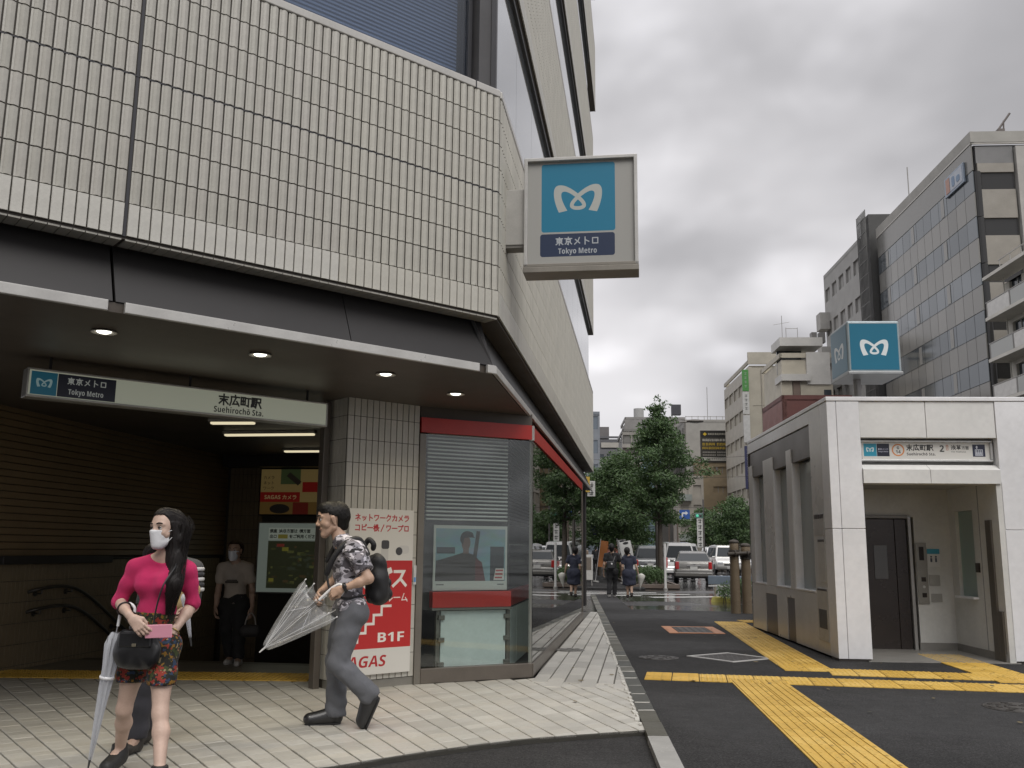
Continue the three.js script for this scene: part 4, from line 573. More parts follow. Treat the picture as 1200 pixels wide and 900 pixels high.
{
  // tall advertising board on the tiled column
  const o = at(CH, 0.14, 0.14, -2.055), t = thing('shop_board', 'tall red and white shop board with stair symbol on the tiled column', 'advertising board', [o.x, o.y, o.z], turn(50)), w = 0.79, h = 1.67;
  part('panel', t, rbox(w, h, 0.02, 0, h / 2, 0, 0.003, 1), worn([0.74, 0.73, 0.70], 0.4, 0.8));
  const face = canvasTex(896, 1900, (g, W, H) => {
    g.fillStyle = '#dcdad4'; g.fillRect(0, 0, W, H);
    jtext(g, 'ネットワークカメラ', 66, 56, 84, '#b5272c', 0.15, 1.02); jtext(g, 'コピー機', 66, 176, 84, '#b5272c', 0.15, 1.02); g.strokeStyle = '#b5272c'; g.lineWidth = 13; g.beginPath(); g.moveTo(432, 258); g.lineTo(470, 182); g.stroke(); jtext(g, 'ワープロ', 496, 176, 84, '#b5272c', 0.15, 1.02);
    g.fillStyle = '#c02a2a'; g.fillRect(0, 600, W, 1010);
    jtext(g, 'サガス', 150, 690, 226, '#efeae4', 0.16, 1.0); jtext(g, 'ショールーム', 200, 980, 108, '#efe6e0', 0.11, 1.0);
    g.strokeStyle = '#efeae4'; g.lineWidth = 30; g.lineJoin = 'miter'; g.beginPath(); g.moveTo(160, 1530); g.lineTo(160, 1430); g.lineTo(266, 1430); g.lineTo(266, 1330); g.lineTo(372, 1330); g.lineTo(372, 1230); g.lineTo(478, 1230); g.lineTo(478, 1130); g.lineTo(600, 1130); g.stroke();
    atext(g, 'B1F', 416, 1490, 150, '#f0ece6', 'bold', 'left', 400);
    g.save(); g.transform(1, 0, -0.18, 1, 330, 0); atext(g, 'SAGAS', -70, 1755, 175, '#b32027', 'bold', 'left', 620); g.restore();
  });
  part('face', t, new THREE.PlaneGeometry(w - 0.006, h - 0.006).translate(0, h / 2, 0.0108), std([0.82, 0.82, 0.82], 0.42, { map: face }), true);
  // the two printed cameras as flat print
  const pr = (x, y, w2, h2, c) => plate(w2, h2, 0.0008, Math.min(w2, h2) * 0.3, x, y, 0.0112);
  part('printed_camera', t, [pr(0.045, 1.305, 0.095, 0.09)], std([0.05, 0.05, 0.055], 0.5)); part('printed_camera', t, [plate(0.09, 0.17, 0.0006, 0.012, 0.04, 1.225, 0.0112)], std([0.48, 0.47, 0.45], 0.5));
  part('printed_camera', t, [plate(0.14, 0.085, 0.0006, 0.04, 0.275, 1.255, 0.0112)], std([0.52, 0.51, 0.49], 0.5)); part('printed_camera', t, [new THREE.CylinderGeometry(0.042, 0.042, 0.001, 20).rotateX(Math.PI / 2).translate(0.218, 1.238, 0.0124)], std([0.05, 0.05, 0.055], 0.5));
}
{
  // small blue and white sticker beside the board, and a second-hand poster inside the window
  const o = at(CH, 0.572, 1.13, -2.052), t = thing('wall_sticker', 'small white sticker with blue corner on the column beside the board', 'sticker', [o.x, o.y, o.z], turn(50));
  part('sheet', t, plate(0.036, 0.20, 0.002, 0.002), worn([0.6, 0.6, 0.6], 0.4, 0.3)); part('print', t, plate(0.026, 0.05, 0.001, 0.002, 0, -0.05, 0.0021), std([0.10, 0.25, 0.5], 0.5));
  const d = at(DS, 0.745, 0.96, -0.235), p = thing('window_poster', 'poster of a figure in a cap inside the corner display window', 'poster', [d.x, d.y, d.z], turn(63.1));
  const tx = canvasTex(768, 600, (g, w, h) => {
    g.fillStyle = '#7d9aa3'; g.fillRect(0, 0, w, h); const gr = rng(3);
    for (let i = 0; i < 260; i++) { g.fillStyle = `rgba(${90 + gr() * 70},${125 + gr() * 60},${135 + gr() * 60},0.12)`; g.beginPath(); g.ellipse(gr() * w, gr() * h * 0.6, 30 + gr() * 90, 14 + gr() * 34, 0, 0, 7); g.fill(); }
    g.fillStyle = '#2e3237'; g.fillRect(24, 200, 190, 60); g.fillRect(590, 190, 150, 330); g.fillStyle = '#3d4449'; g.fillRect(590, 250, 150, 26);
    g.fillStyle = '#3b3532'; g.beginPath(); g.moveTo(10, 520); g.lineTo(20, 330); g.quadraticCurveTo(240, 270, 300, 250); g.quadraticCurveTo(430, 250, 470, 330); g.lineTo(520, 520); g.fill(); g.fillStyle = '#5c3030'; g.beginPath(); g.moveTo(430, 300); g.lineTo(500, 340); g.lineTo(540, 520); g.lineTo(430, 520); g.fill();
    g.fillStyle = '#6b5348'; g.beginPath(); g.ellipse(330, 160, 46, 70, 0.1, 0, 7); g.fill(); g.fillRect(300, 200, 60, 60); g.fillStyle = '#2d2a2b'; g.beginPath(); g.moveTo(268, 140); g.quadraticCurveTo(262, 50, 340, 44); g.quadraticCurveTo(410, 48, 408, 92); g.lineTo(424, 108); g.lineTo(360, 104); g.lineTo(310, 112); g.lineTo(296, 180); g.fill();
    g.fillStyle = '#3a3633'; g.save(); g.translate(440, 40); g.rotate(0.14); g.fillRect(0, 0, 40, 250); g.restore();
    g.fillStyle = '#cfcac6'; g.beginPath(); g.moveTo(650, 400); g.lineTo(744, 400); g.lineTo(744, 512); g.lineTo(628, 512); g.fill(); g.fillStyle = '#a8383a'; for (const y of [412, 446, 480]) g.fillRect(652 - (y - 412) * 0.15, y, 80, 16);
    g.fillStyle = '#c4c6c2'; g.fillRect(0, 520, w, 80); g.fillRect(0, 0, w, 22); g.fillRect(0, 0, 14, h); g.fillRect(w - 14, 0, 14, h); g.fillStyle = '#555'; g.fillRect(24, 548, 80, 10); g.fillRect(670, 548, 70, 10);
  });
  part('frame', p, rbox(0.92, 0.72, 0.014, 0, 0.35, -0.008, 0.003, 1), worn([0.5, 0.5, 0.48], 0.5, 0.6)); part('print', p, new THREE.PlaneGeometry(0.90, 0.70).translate(0, 0.35, 0.0005), std([0.75, 0.75, 0.75], 0.4, { map: tx }), true);
}
// downlights in the soffit
for (const [x, z, l] of [[-3.009, -6.683, 'round downlight in the soffit nearest the left edge, by the metal drip edge'], [-2.063, -7.456, 'round downlight in the soffit above the right half of the station name sign'], [-1.143, -8.268, 'round downlight in the soffit before the tiled column'], [-0.57, -9.304, 'round downlight in the soffit above the corner display window']]) {
  const t = thing('downlight', l, 'downlight', [x, 2.962, z], 0, 'soffit downlights');
  part('bezel', t, new THREE.LatheGeometry([[0.055, 0], [0.085, -0.004], [0.092, -0.012], [0.088, -0.016], [0.07, -0.012], [0.055, -0.004]].map(([a, b]) => new THREE.Vector2(a, b)), 28), worn([0.6, 0.58, 0.52], 0.35, 0.3));
  const m = std([0.8, 0.8, 0.75], 0.5); m.emissive = new THREE.Color(1, 0.97, 0.86); m.emissiveIntensity = 3.2;
  part('lamp', t, new THREE.SphereGeometry(0.052, 20, 8, 0, Math.PI * 2, Math.PI / 2, Math.PI / 2).scale(1, 0.35, 1).translate(0, -0.004, 0), m);
  const s = new THREE.SpotLight(0xfff0d0, 3.2, 0, 1.15, 0.7, 2); s.name = 'downlight_lamp'; s.position.set(0, -0.035, 0); s.target.position.set(0, -3, 0); s.castShadow = true; s.shadow.radius = 3; t.add(s, s.target);
}
// fluorescent tubes in the ceiling over the stairs
for (const [a, b, l] of [[[-3.74, -11.43], [-3.15, -11.38], 'short fluorescent strip in the entrance ceiling nearest the sign'], [[-3.94, -12.67], [-2.64, -12.47], 'long fluorescent strip in the entrance ceiling, second from the sign'], [[-3.63, -14.78], [-2.4, -14.6], 'fluorescent strip deepest in the entrance ceiling']]) {
  const L = Math.hypot(b[0] - a[0], b[1] - a[1]), t = thing('ceiling_light', l, 'strip light', [(a[0] + b[0]) / 2, 2.962, (a[1] + b[1]) / 2], -Math.atan2(b[1] - a[1], b[0] - a[0]));
  part('housing', t, rbox(L, 0.04, 0.12, 0, -0.019, 0, 0.006), worn([0.4, 0.39, 0.36], 0.5, 0.5)); const m = std([0.7, 0.66, 0.52], 0.5); m.emissive = new THREE.Color(1, 0.88, 0.6); m.emissiveIntensity = 0.62; part('tube_lamp', t, rbox(L - 0.04, 0.03, 0.08, 0, -0.05, 0, 0.014, 3), m);
  const q = new THREE.RectAreaLight(0xffe0a8, 1.9, L - 0.04, 0.08); q.name = 'strip_lamp'; q.position.set(0, -0.068, 0); q.rotation.x = -Math.PI / 2; t.add(q);
}
// things at the back of the entrance
{
  const o = at(A8, 5.53, 1.95, 0), mk = (nm, lab, cat, z0, z1, y0, y1) => { const p = at(A8, 5.535, y0, (z0 + z1) / 2); return [thing(nm, lab, cat, [p.x, p.y, p.z], turn(97.9)), z1 - z0, y1 - y0]; };
  let [t, w, h] = mk('light_box', 'pale lit map box on the back wall of the dark entrance', 'light box', 0.62, 2.1, 0.64, 1.84);
  part('housing', t, rbox(w, h, 0.10, 0, h / 2, 0, 0.01), worn([0.3, 0.3, 0.29], 0.4, 0.6, { metalness: 0.3 }));
  const draw = (em) => canvasTex(740, 600, (g, W, H) => { g.fillStyle = em ? '#79827a' : '#b9c0b8'; g.fillRect(0, 0, W, H); g.fillStyle = em ? '#8d958a' : '#d2d6cc'; g.fillRect(90, 40, W - 120, 104); jtext(g, '銀座 渋谷方面は 横方面', 100, 50, 34, '#0c0d0b', 0.13, 1.0); jtext(g, '出口', 100, 98, 34, '#0c0d0b', 0.13, 1.0); g.fillStyle = em ? '#6b6530' : '#b5a83c'; g.fillRect(178, 98, 88, 36); jtext(g, 'をご利用くださ', 280, 98, 34, '#0c0d0b', 0.13, 1.0); g.fillStyle = em ? '#2c2f20' : '#5b5f45'; g.fillRect(90, 156, W - 120, H - 190); const r = rng(9); for (let i = 0; i < 70; i++) { g.fillStyle = ['#3c4028', '#453a26', '#383d30', '#50522f'][Math.floor(r() * 4)]; g.fillRect(96 + r() * (W - 190), 162 + r() * (H - 240), 8 + r() * 60, 4 + r() * 22); } g.fillStyle = '#6d2f26'; g.fillRect(170, 180, 70, 26); g.fillStyle = '#6d6a2c'; g.fillRect(220, 210, 60, 34); g.fillRect(110, 480, 46, 30); });
  let m = std([0.4, 0.4, 0.4], 0.3, { map: draw(false) }); m.emissive = new THREE.Color(1, 1, 1); m.emissiveMap = draw(true); m.emissiveIntensity = 0.30; part('lit_face', t, new THREE.PlaneGeometry(w - 0.05, h - 0.05).translate(0, h / 2, 0.0525), m, true);
  const q = new THREE.RectAreaLight(0xdfe8d8, 0.14, w - 0.1, h - 0.1); q.name = 'box_light'; q.position.set(0, h / 2, 0.07); q.rotation.y = Math.PI; t.add(q);
  [t, w, h] = mk('advertising_panel', 'red and yellow camera advertisement above the lit map box', 'advertising panel', 0.60, 2.1, 1.95, 2.76);
  part('panel', t, rbox(w, h, 0.05, 0, h / 2, 0, 0.006), darkPaint);
  const ad = canvasTex(740, 420, (g, W, H) => { g.fillStyle = '#b59c63'; g.fillRect(0, 0, W, H); g.fillStyle = '#55643f'; g.fillRect(180, 0, 180, 140); g.fillStyle = '#3a332b'; g.save(); g.translate(300, 90); g.rotate(0.7); g.fillRect(-70, -24, 140, 48); g.restore(); jtext(g, 'カメラ', 20, 60, 34, '#4a3a22', 0.1); jtext(g, 'ネット', 20, 110, 34, '#4a3a22', 0.1); jtext(g, 'ワーク', 20, 160, 34, '#4a3a22', 0.1); g.fillStyle = '#a0231e'; g.fillRect(0, 214, 360, 92); g.fillRect(380, 120, 360, 94); atext(g, 'SAGAS', 36, 262, 50, '#d9c08a', 'bold', 'left', 150); jtext(g, 'カメラ', 200, 240, 44, '#d9c08a', 0.13); g.fillStyle = '#8c6e3a'; g.fillRect(0, 306, W, 114); g.fillStyle = '#2c2723'; g.beginPath(); g.ellipse(180, 370, 90, 44, 0, 0, 7); g.fill(); g.fillStyle = '#7d2a20'; g.fillRect(300, 310, 140, 110); });
  m = std([0.6, 0.6, 0.6], 0.35, { map: ad }); m.emissive = new THREE.Color(1, 1, 1); m.emissiveMap = ad; m.emissiveIntensity = 0.09; part('lit_face', t, new THREE.PlaneGeometry(w - 0.04, h - 0.04).translate(0, h / 2, 0.0275), m, true);
  // double handrail on the left wall
  const steelRail = worn([0.10, 0.095, 0.085], 0.35, 0.4, { metalness: 0.6 }), hp = at(A8, 0.4, 0.6, 0.08), hr = thing('handrail', 'double dark handrail on the left wall of the station stairs', 'handrail', [hp.x, hp.y, hp.z], 0);
  for (const y of [0.89, 0.66]) { const pts = [[0.38, y - 0.03, 0.0], [0.40, y, 0.09], [1.15, y - 0.01, 0.09], [2.4, y - 0.61, 0.09], [4.6, y - 1.75, 0.09]].map(([a, b, c]) => at(A8, a, b, c).toArray()); worldPart('rail', hr, tube(pts, 0.021, 60, 10), steelRail); for (const [s, yy] of [[0.5, y], [1.1, y], [2.2, y - 0.51]]) worldPart('bracket', hr, [rod(at(A8, s, yy - 0.05, 0.0).toArray(), at(A8, s, yy - 0.05, 0.09).toArray(), 0.010), rod(at(A8, s, yy - 0.05, 0.09).toArray(), at(A8, s, yy, 0.09).toArray(), 0.010), cyl(0.035, 0.035, 0.012).rotateX(Math.PI / 2).rotateY(turn(7.9)).translate(...at(A8, s, yy - 0.05, 0.006).toArray())], steelRail); }
}
// ================================================================ BUILDINGS ALONG THE AVENUE
const glassD = phys([0.055, 0.065, 0.075], 0.06, { metalness: 0.2 }), glassB = phys([0.16, 0.19, 0.22], 0.08, { metalness: 0.35 }), glassG = phys([0.20, 0.27, 0.28], 0.08, { metalness: 0.3 });
const railM = worn([0.35, 0.34, 0.32], 0.5, 1, { metalness: 0.3 });
function facade(root, F, w, h, o) {   // wall with real window openings: spandrels and piers stand proud of the panes
  const { y0 = 0, fh = 3.2, n = Math.floor((h - y0) / 3.2), cols = 3, ww = 1.4, wh = 1.3, sill = 0.9, m, g = glassD, x0 = 0, th = 0.22, frame: fm } = o, wall = [], pitch = w / cols;
  wall.push(box(w, y0 + sill, th, x0 + w / 2, (y0 + sill) / 2, -th / 2));
  for (let f = 0; f < n; f++) {
    const yb = y0 + f * fh + sill, yt = yb + wh, next = f + 1 < n ? yb + fh : h;
    wall.push(box(w, next - yt, th, x0 + w / 2, (yt + next) / 2, -th / 2));
    for (let c = 0; c <= cols; c++) { const xa = c ? (c - 1) * pitch + (pitch + ww) / 2 : 0, xb = c < cols ? c * pitch + (pitch - ww) / 2 : w; if (xb - xa > 0.02) wall.push(box(xb - xa, wh, th, x0 + (xa + xb) / 2, (yb + yt) / 2, -th / 2)); }
    for (let c = 0; c < cols; c++) { const cx = x0 + (c + 0.5) * pitch; worldPart('window', root, into(F, box(ww, wh, 0.03, cx, (yb + yt) / 2, -th + 0.05)), g); if (fm) worldPart('window_frame', root, into(F.clone(), mergeGeometries([box(0.07, wh, 0.08, cx, (yb + yt) / 2, -th + 0.07), box(ww, 0.06, 0.10, cx, yb + 0.03, -th + 0.075)].map(flat))), fm); }
  }
  worldPart('wall', root, wall.map((q) => into(F, q)), m);
}
function block(name, label, o, az, w, d, h, m, group) {   // solid body behind the facades, flat roof with parapet
  const t = thing(name, label, 'building', o, 0, group), F = frame(o, az);
  worldPart('body', t, into(F, box(w - 0.44, h - 0.3, d - 0.44, w / 2, h / 2 - 0.2, -d / 2)), m);
  worldPart('parapet', t, [box(w, 0.5, 0.2, w / 2, h + 0.1, -0.1), box(0.2, 0.5, d, 0.1, h + 0.1, -d / 2), box(w, 0.5, 0.2, w / 2, h + 0.1, -d + 0.1)].map((q) => into(F, q)), m);
  const back = at(F, 0, 0, -d); return { t, F, L: frame([back.x, 0, back.z], az + 90) };   // L: left wall, X from far to near
}
const conc = (c, s = 3) => worn(c, 0.75, s);
// large office building with glass curtain wall
{
  const o = [34.0, 0, -65], az = 93.4, D = 21.2, H = 32.4, t = thing('office_building', 'large grey glass office building with beige bands and a sign near its roof', 'building', o), F = frame(o, az), bk = at(F, 0, 0, -D), L = frame([bk.x, 0, bk.z], az - 90 + 180);
  const beige = conc([0.30, 0.28, 0.245]), band = phys([0.20, 0.195, 0.18], 0.22, { metalness: 0.15 }), dark = phys([0.035, 0.035, 0.035], 0.15), top = conc([0.36, 0.35, 0.32]), strip = worn([0.62, 0.60, 0.55], 0.5, 1);
  worldPart('body', t, into(F, box(13.5, H - 1, D - 0.5, 7, H / 2 - 0.4, -D / 2)), conc([0.12, 0.12, 0.12]));
  const n = 13, w = D / n, r = rng(6), panes = [0, 1, 2].map((k) => phys([0.125 + k * 0.012, 0.14 + k * 0.013, 0.152 + k * 0.014], 0.09, { metalness: 0.45 })), sps = [0, 1, 2].map((k) => phys([0.175 + k * 0.018, 0.172 + k * 0.017, 0.16 + k * 0.015], 0.2, { metalness: 0.2 }));
  for (let f = 0; f < 7; f++) { const yc = 28.6 - f * 3.55; for (let k = 0; k < n; k++) { worldPart('window', t, into(L, box(w - 0.05, 1.62, 0.06, (k + 0.5) * w, yc, 0.002 + r() * 0.012)), panes[Math.floor(r() * 3)]); worldPart('spandrel_panel', t, into(L, box(w - 0.05, 1.84, 0.08, (k + 0.5) * w, yc - 1.775, 0.004)), sps[Math.floor(r() * 3)]); if (k % 4 === 1) worldPart('vent_panel', t, into(L, box(0.62, 1.5, 0.03, (k + 0.5) * w, yc, 0.05)), sps[2]); } }
  worldPart('wall', t, into(L, box(D, 2.0, 0.10, D / 2, 30.46, 0.0)), sps[0]);
  for (let f = 0; f < 8; f++) { const yc = 28.6 - f * 3.55; worldPart('window', t, into(F, box(2.5, 1.3, 0.1, 1.65, yc, -0.14)), dark); worldPart('wall_band', t, into(F, box(2.62, 2.2, 0.2, 1.62, yc - 1.775, -0.05)), beige); worldPart('corner_column', t, into(F, cyl(0.3, 0.3, 3.5, 0.34, yc - 1.0, -0.20, 14)), dark); }
  worldPart('wall_band', t, into(F, box(2.62, 0.7, 0.2, 1.62, 29.62, -0.05)), beige); worldPart('wall_band', t, into(F, box(2.70, 1.3, 0.14, 1.62, 30.65, -0.08)), conc([0.20, 0.20, 0.20]));
  worldPart('stair_tower', t, into(F, box(9, H - 1.2, 1.0, 7.55, H / 2 - 0.6, -0.2)), conc([0.40, 0.39, 0.365]));
  worldPart('light_strip', t, into(L, box(D + 0.1, 0.10, 0.14, D / 2, 31.52, 0.03)), strip); worldPart('light_strip', t, into(F, box(12, 0.10, 0.14, 6, 31.521, 0.06)), strip);
  worldPart('parapet', t, into(L, box(D + 0.2, 0.85, 0.3, D / 2 + 0.1, 32.0, -0.05)), top); worldPart('parapet', t, into(F, box(12.2, 0.85, 0.3, 6.1, 32.0, 0.02)), top);
  worldPart('roof_mast', t, [into(F, rod([2.7, 32, -0.6], [2.8, 33.6, -0.6], 0.06)), into(F, rod([2.0, 32.4, -0.6], [3.3, 34.2, -0.6], 0.08)), into(F, box(0.5, 0.6, 0.4, 2.5, 32.6, -0.6))], worn([0.14, 0.12, 0.11], 0.7, 1));
  worldPart('roof_mast', t, into(L, rod([6, 32, -1], [6, 36.2, -1], 0.05)), railM);
  const sp = at(L, D - 2.9, 29.8, 0.14), s = thing('roof_sign', 'small white and blue sign high on the glass office building', 'sign', [sp.x, sp.y, sp.z], turn(az + 90));
  part('panel', s, rbox(3.5, 1.55, 0.16, 0, 0, 0, 0.03), worn([0.28, 0.34, 0.42], 0.4, 1)); part('orange_mark', s, rbox(0.7, 1.2, 0.04, -1.1, 0, 0.09, 0.01), worn([0.45, 0.24, 0.18], 0.5, 1)); part('white_field', s, rbox(2.2, 1.2, 0.03, 0.45, 0, 0.09, 0.01), worn([0.46, 0.50, 0.56], 0.5, 1)); part('blue_mark', s, [plate(0.5, 0.8, 0.03, 0.2, -0.05, 0, 0.10), plate(0.6, 0.5, 0.03, 0.2, 0.85, -0.1, 0.10)], worn([0.16, 0.25, 0.38], 0.5, 1));
}
// concrete office farther along, its dark lattice stair between it and the glass building
{
  const { t, F, L } = block('concrete_building', 'pale concrete office with two window rows beside the glass office building', [34.75, 0, -89.6], 93.4, 10, 13, 32.3, conc([0.36, 0.355, 0.34]));
  const LL = frame(at(F, 0, 0, -13).toArray().map((v, i) => (i === 1 ? 0 : v)), 183.4);
  facade(t, LL, 13, 32.3, { y0: 1, fh: 3.9, n: 8, cols: 5, ww: 1.75, wh: 1.5, sill: 1.0, m: conc([0.36, 0.355, 0.34]), g: glassG, th: 0.3, frame: railM });
  for (let k = 0; k < 7; k++) worldPart('balcony', t, into(LL, box(1.6, 1.9, 1.1, 0.8, 3.6 + k * 3.9, 0.5)), conc([0.40, 0.39, 0.37]));
  const s = thing('lattice_stair', 'dark lattice stair tower between the glass office and the pale concrete office', 'stair tower', [34.35, 0, -86.6]), Fs = frame([34.35, 0, -86.6], 93.4), mt = worn([0.06, 0.06, 0.058], 0.6, 1), LS = frame(at(Fs, 0, 0, -2.8).toArray().map((v, i) => (i === 1 ? 0 : v)), 183.4);
  worldPart('core', s, into(Fs, box(4, 34.2, 2.4, 2.4, 17.1, -1.5)), mt); for (let k = 0; k < 8; k++) worldPart('post', s, into(LS, box(0.08, 34.6, 0.08, 0.1 + k * 0.37, 17.3, -0.03)), worn([0.11, 0.11, 0.105], 0.6, 1)); for (let k = 0; k < 24; k++) worldPart('rail', s, into(LS, box(2.75, 0.09, 0.05, 1.4, 1.2 + k * 1.42, -0.035)), worn([0.14, 0.14, 0.13], 0.6, 1));
}
// apartment block with balconies at the right edge
{
  const o = [33.3, 0, -47], t = thing('apartment_block', 'cream apartment block with stacked balconies at the right edge', 'building', o), L = frame([33.55, 0, -61.4], 183.3), m = conc([0.56, 0.54, 0.48]), mslab = conc([0.66, 0.64, 0.58]), pan = phys([0.45, 0.46, 0.44], 0.35, { transmission: 0.25, thickness: 0 });
  worldPart('body', t, into(L, box(20, 19.6, 8, 10, 9.8, -4.3)), m);
  facade(t, L, 20, 19.6, { y0: 0.2, fh: 2.86, n: 7, cols: 6, ww: 1.7, wh: 2.0, sill: 0.25, m, g: glassD, frame: worn([0.5, 0.5, 0.48], 0.5, 1), th: 0.25 });
  for (let k = 0; k < 7; k++) { const y = 2.86 * (k + 1) + 0.0; worldPart('balcony_slab', t, into(L, box(20.2, 0.22, 1.35, 10, y - 0.02, 0.66)), mslab); if (k < 6) { for (let c = 0; c < 6; c++) { const wht = (c + k) % 2 === 1 || c > 3; worldPart('balcony_panel', t, into(L, box(3.1, 0.95, 0.06, 1.75 + c * 3.3, y + 0.60, 1.25)), wht ? worn([0.66, 0.65, 0.62], 0.5, 1) : pan); worldPart('rail', t, into(L, mergeGeometries([box(3.3, 0.06, 0.07, 1.65 + c * 3.3, y + 1.14, 1.25), box(0.06, 1.05, 0.06, 0.1 + c * 3.3, y + 0.6, 1.25), box(3.3, 0.05, 0.05, 1.65 + c * 3.3, y + 0.13, 1.25)].map(flat))), railM); } worldPart('end_panel', t, into(L, box(0.06, 0.95, 1.2, 0.08, y + 0.6, 0.63)), pan); worldPart('downpipe', t, into(L, cyl(0.05, 0.05, 2.7, 0.7, y + 1.45, 0.3, 8)), m); } }
  worldPart('roof_rail', t, into(L, mergeGeometries([box(20, 0.06, 0.06, 10.4, 21.2, 0.4), box(20, 0.05, 0.05, 10.4, 20.7, 0.4), ...[...Array(14).keys()].map((k) => box(0.05, 1.1, 0.05, 0.6 + k * 1.5, 20.65, 0.4))].map(flat))), railM);
}
// white stepped apartment, beige blank-walled block, dark red house
{
  let { t, F } = block('stepped_apartment', 'white stepped apartment house with brown tiled strip behind the red building', [27.9, 0, -95], 93, 5.3, 9, 21.6, conc([0.52, 0.48, 0.39]));
  facade(t, F, 3.3, 18.6, { x0: 2.0, y0: 0.5, fh: 3.0, n: 6, cols: 2, ww: 0.6, wh: 0.8, sill: 1.2, m: conc([0.50, 0.46, 0.37]), g: glassD, th: 0.2 });
  worldPart('brown_strip', t, into(F, box(0.72, 19, 0.3, 1.6, 9.5, -0.12)), conc([0.20, 0.15, 0.12], 1)); worldPart('wall', t, into(F, box(1.1, 19.2, 0.3, 0.62, 9.6, -0.14)), conc([0.50, 0.46, 0.37]));
  const wht = conc([0.60, 0.59, 0.56]);
  worldPart('white_storey', t, into(F, box(2.4, 3.4, 3, 3.9, 20.3, -1.35)), wht); worldPart('roof_slab', t, into(F, box(4.4, 0.9, 4, 2.2, 23.1, -1.7)), wht); worldPart('terrace_wall', t, into(F, box(3.0, 0.7, 3.0, 1.5, 19.3, -1.1)), wht); worldPart('terrace_recess', t, into(F, box(2.6, 2.6, 0.2, 1.5, 21.3, -2.2)), glassD);
  for (let k = 0; k < 5; k++) worldPart('balcony', t, into(F, box(0.9, 1.1, 2.5, -0.1, 3.4 + k * 3.1, -1.6)), wht);
  for (const [x, y, w] of [[4.0, 23.9, 0.55], [4.85, 23.9, 0.6]]) { worldPart('roof_unit', t, into(F, box(w, 1.1, 0.8, x, y, -1.6)), worn([0.16, 0.155, 0.15], 0.6, 1)); }
  worldPart('roof_frame', t, [into(F, rod([1.0, 23.5, -1], [1.0, 24.9, -1], 0.03)), into(F, rod([2.2, 23.5, -1], [2.2, 24.9, -1], 0.03)), into(F, rod([1.0, 24.8, -1], [2.2, 24.8, -1], 0.03)), into(F, rod([0.6, 23.5, -1], [0.6, 26.2, -1], 0.03)), into(F, rod([-0.3, 25.2, -1], [1.4, 25.5, -1], 0.02))], railM);
  worldPart('window', t, into(F, box(0.75, 0.9, 0.06, 4.75, 17.6, 0.02)), glassD);
  ({ t, F } = block('beige_building', 'tall beige blank-walled building with vertical signs at its left edge', [31.0, 0, -120], 93, 7, 18, 26.0, conc([0.42, 0.39, 0.32], 4)));
  const LB = frame(at(F, 0, 0, -18).toArray().map((v, i) => (i === 1 ? 0 : v)), 183);
  for (let c = 0; c < 3; c++) for (let k = 0; k < 5; k++) worldPart('wall_panel', t, into(F, box(2.24, 5.0, 0.2, 1.16 + c * 2.3, 2.55 + k * 5.06, -0.09)), conc([0.42, 0.39, 0.32], 4));
  worldPart('top_panel', t, into(F, box(7.2, 1.6, 0.3, 3.6, 26.6, -0.05)), conc([0.44, 0.41, 0.34])); for (let c = 0; c < 2; c++) worldPart('downpipe', t, into(F, cyl(0.07, 0.07, 25, 1.7 + c * 0.7, 12.5, 0.08, 8)), conc([0.36, 0.33, 0.28]));
  facade(t, LB, 18, 25.4, { y0: 0.5, fh: 3.5, n: 7, cols: 5, ww: 3.2, wh: 1.5, sill: 0.9, m: conc([0.46, 0.43, 0.37]), g: glassD, th: 0.5 });
  const vs = (lab, y, h, c, txt, ink) => { const p = at(F, -0.42, y, 0.1), s = thing('vertical_sign', lab, 'sign', [p.x, p.y, p.z], turn(93)); part('panel', s, rbox(0.82, h - 0.05, 0.3, 0, 0, 0, 0.03), worn(c, 0.5, 1)); const n = Math.max(2, Math.round(h / 0.62)); for (let k = 0; k < (txt ? n - 1 : 0); k++) part('character', s, [box(0.34, 0.05, 0.02, 0, h / 2 - 0.45 - k * 0.56, 0.16), box(0.05, 0.34, 0.02, 0.02, h / 2 - 0.55 - k * 0.56, 0.161), box(0.26, 0.05, 0.02, 0, h / 2 - 0.66 - k * 0.56, 0.162)], worn(ink, 0.5, 1)); };
  vs('green vertical sign highest on the edge of the beige building', 23.6, 2.9, [0.07, 0.26, 0.06], true, [0.3, 0.42, 0.3]); vs('white vertical sign with dark characters under the green one', 20.6, 3.0, [0.52, 0.52, 0.5], true, [0.12, 0.12, 0.12]); vs('blank white vertical sign below the lettered white one', 17.2, 3.6, [0.54, 0.54, 0.53], false, [0, 0, 0]); vs('navy vertical sign lowest on the edge of the beige building', 12.2, 5.6, [0.045, 0.05, 0.12], true, [0.4, 0.4, 0.42]);
  ({ t, F } = block('red_building', 'low dark red building showing above the white kiosk roof', [23.55, 0, -80], 93, 6, 8, 14.6, conc([0.13, 0.045, 0.038], 2)));
  worldPart('wall', t, into(F, box(6, 14.6, 0.2, 3, 7.3, -0.1)), conc([0.13, 0.045, 0.038], 2)); worldPart('window', t, into(F, box(1.6, 1.5, 0.06, 2.2, 11.9, 0.02)), glassD); worldPart('window_frame', t, into(F, box(1.8, 0.08, 0.1, 2.2, 12.7, 0.03)), conc([0.4, 0.36, 0.33]));
  const LR = frame(at(F, 0, 0, -8).toArray().map((v, i) => (i === 1 ? 0 : v)), 183); facade(t, LR, 8, 14.6, { y0: 0.2, fh: 3.2, n: 4, cols: 2, ww: 2.4, wh: 1.6, sill: 0.9, m: conc([0.22, 0.10, 0.085], 2), g: glassD, th: 0.4, frame: conc([0.4, 0.36, 0.33]) });
}
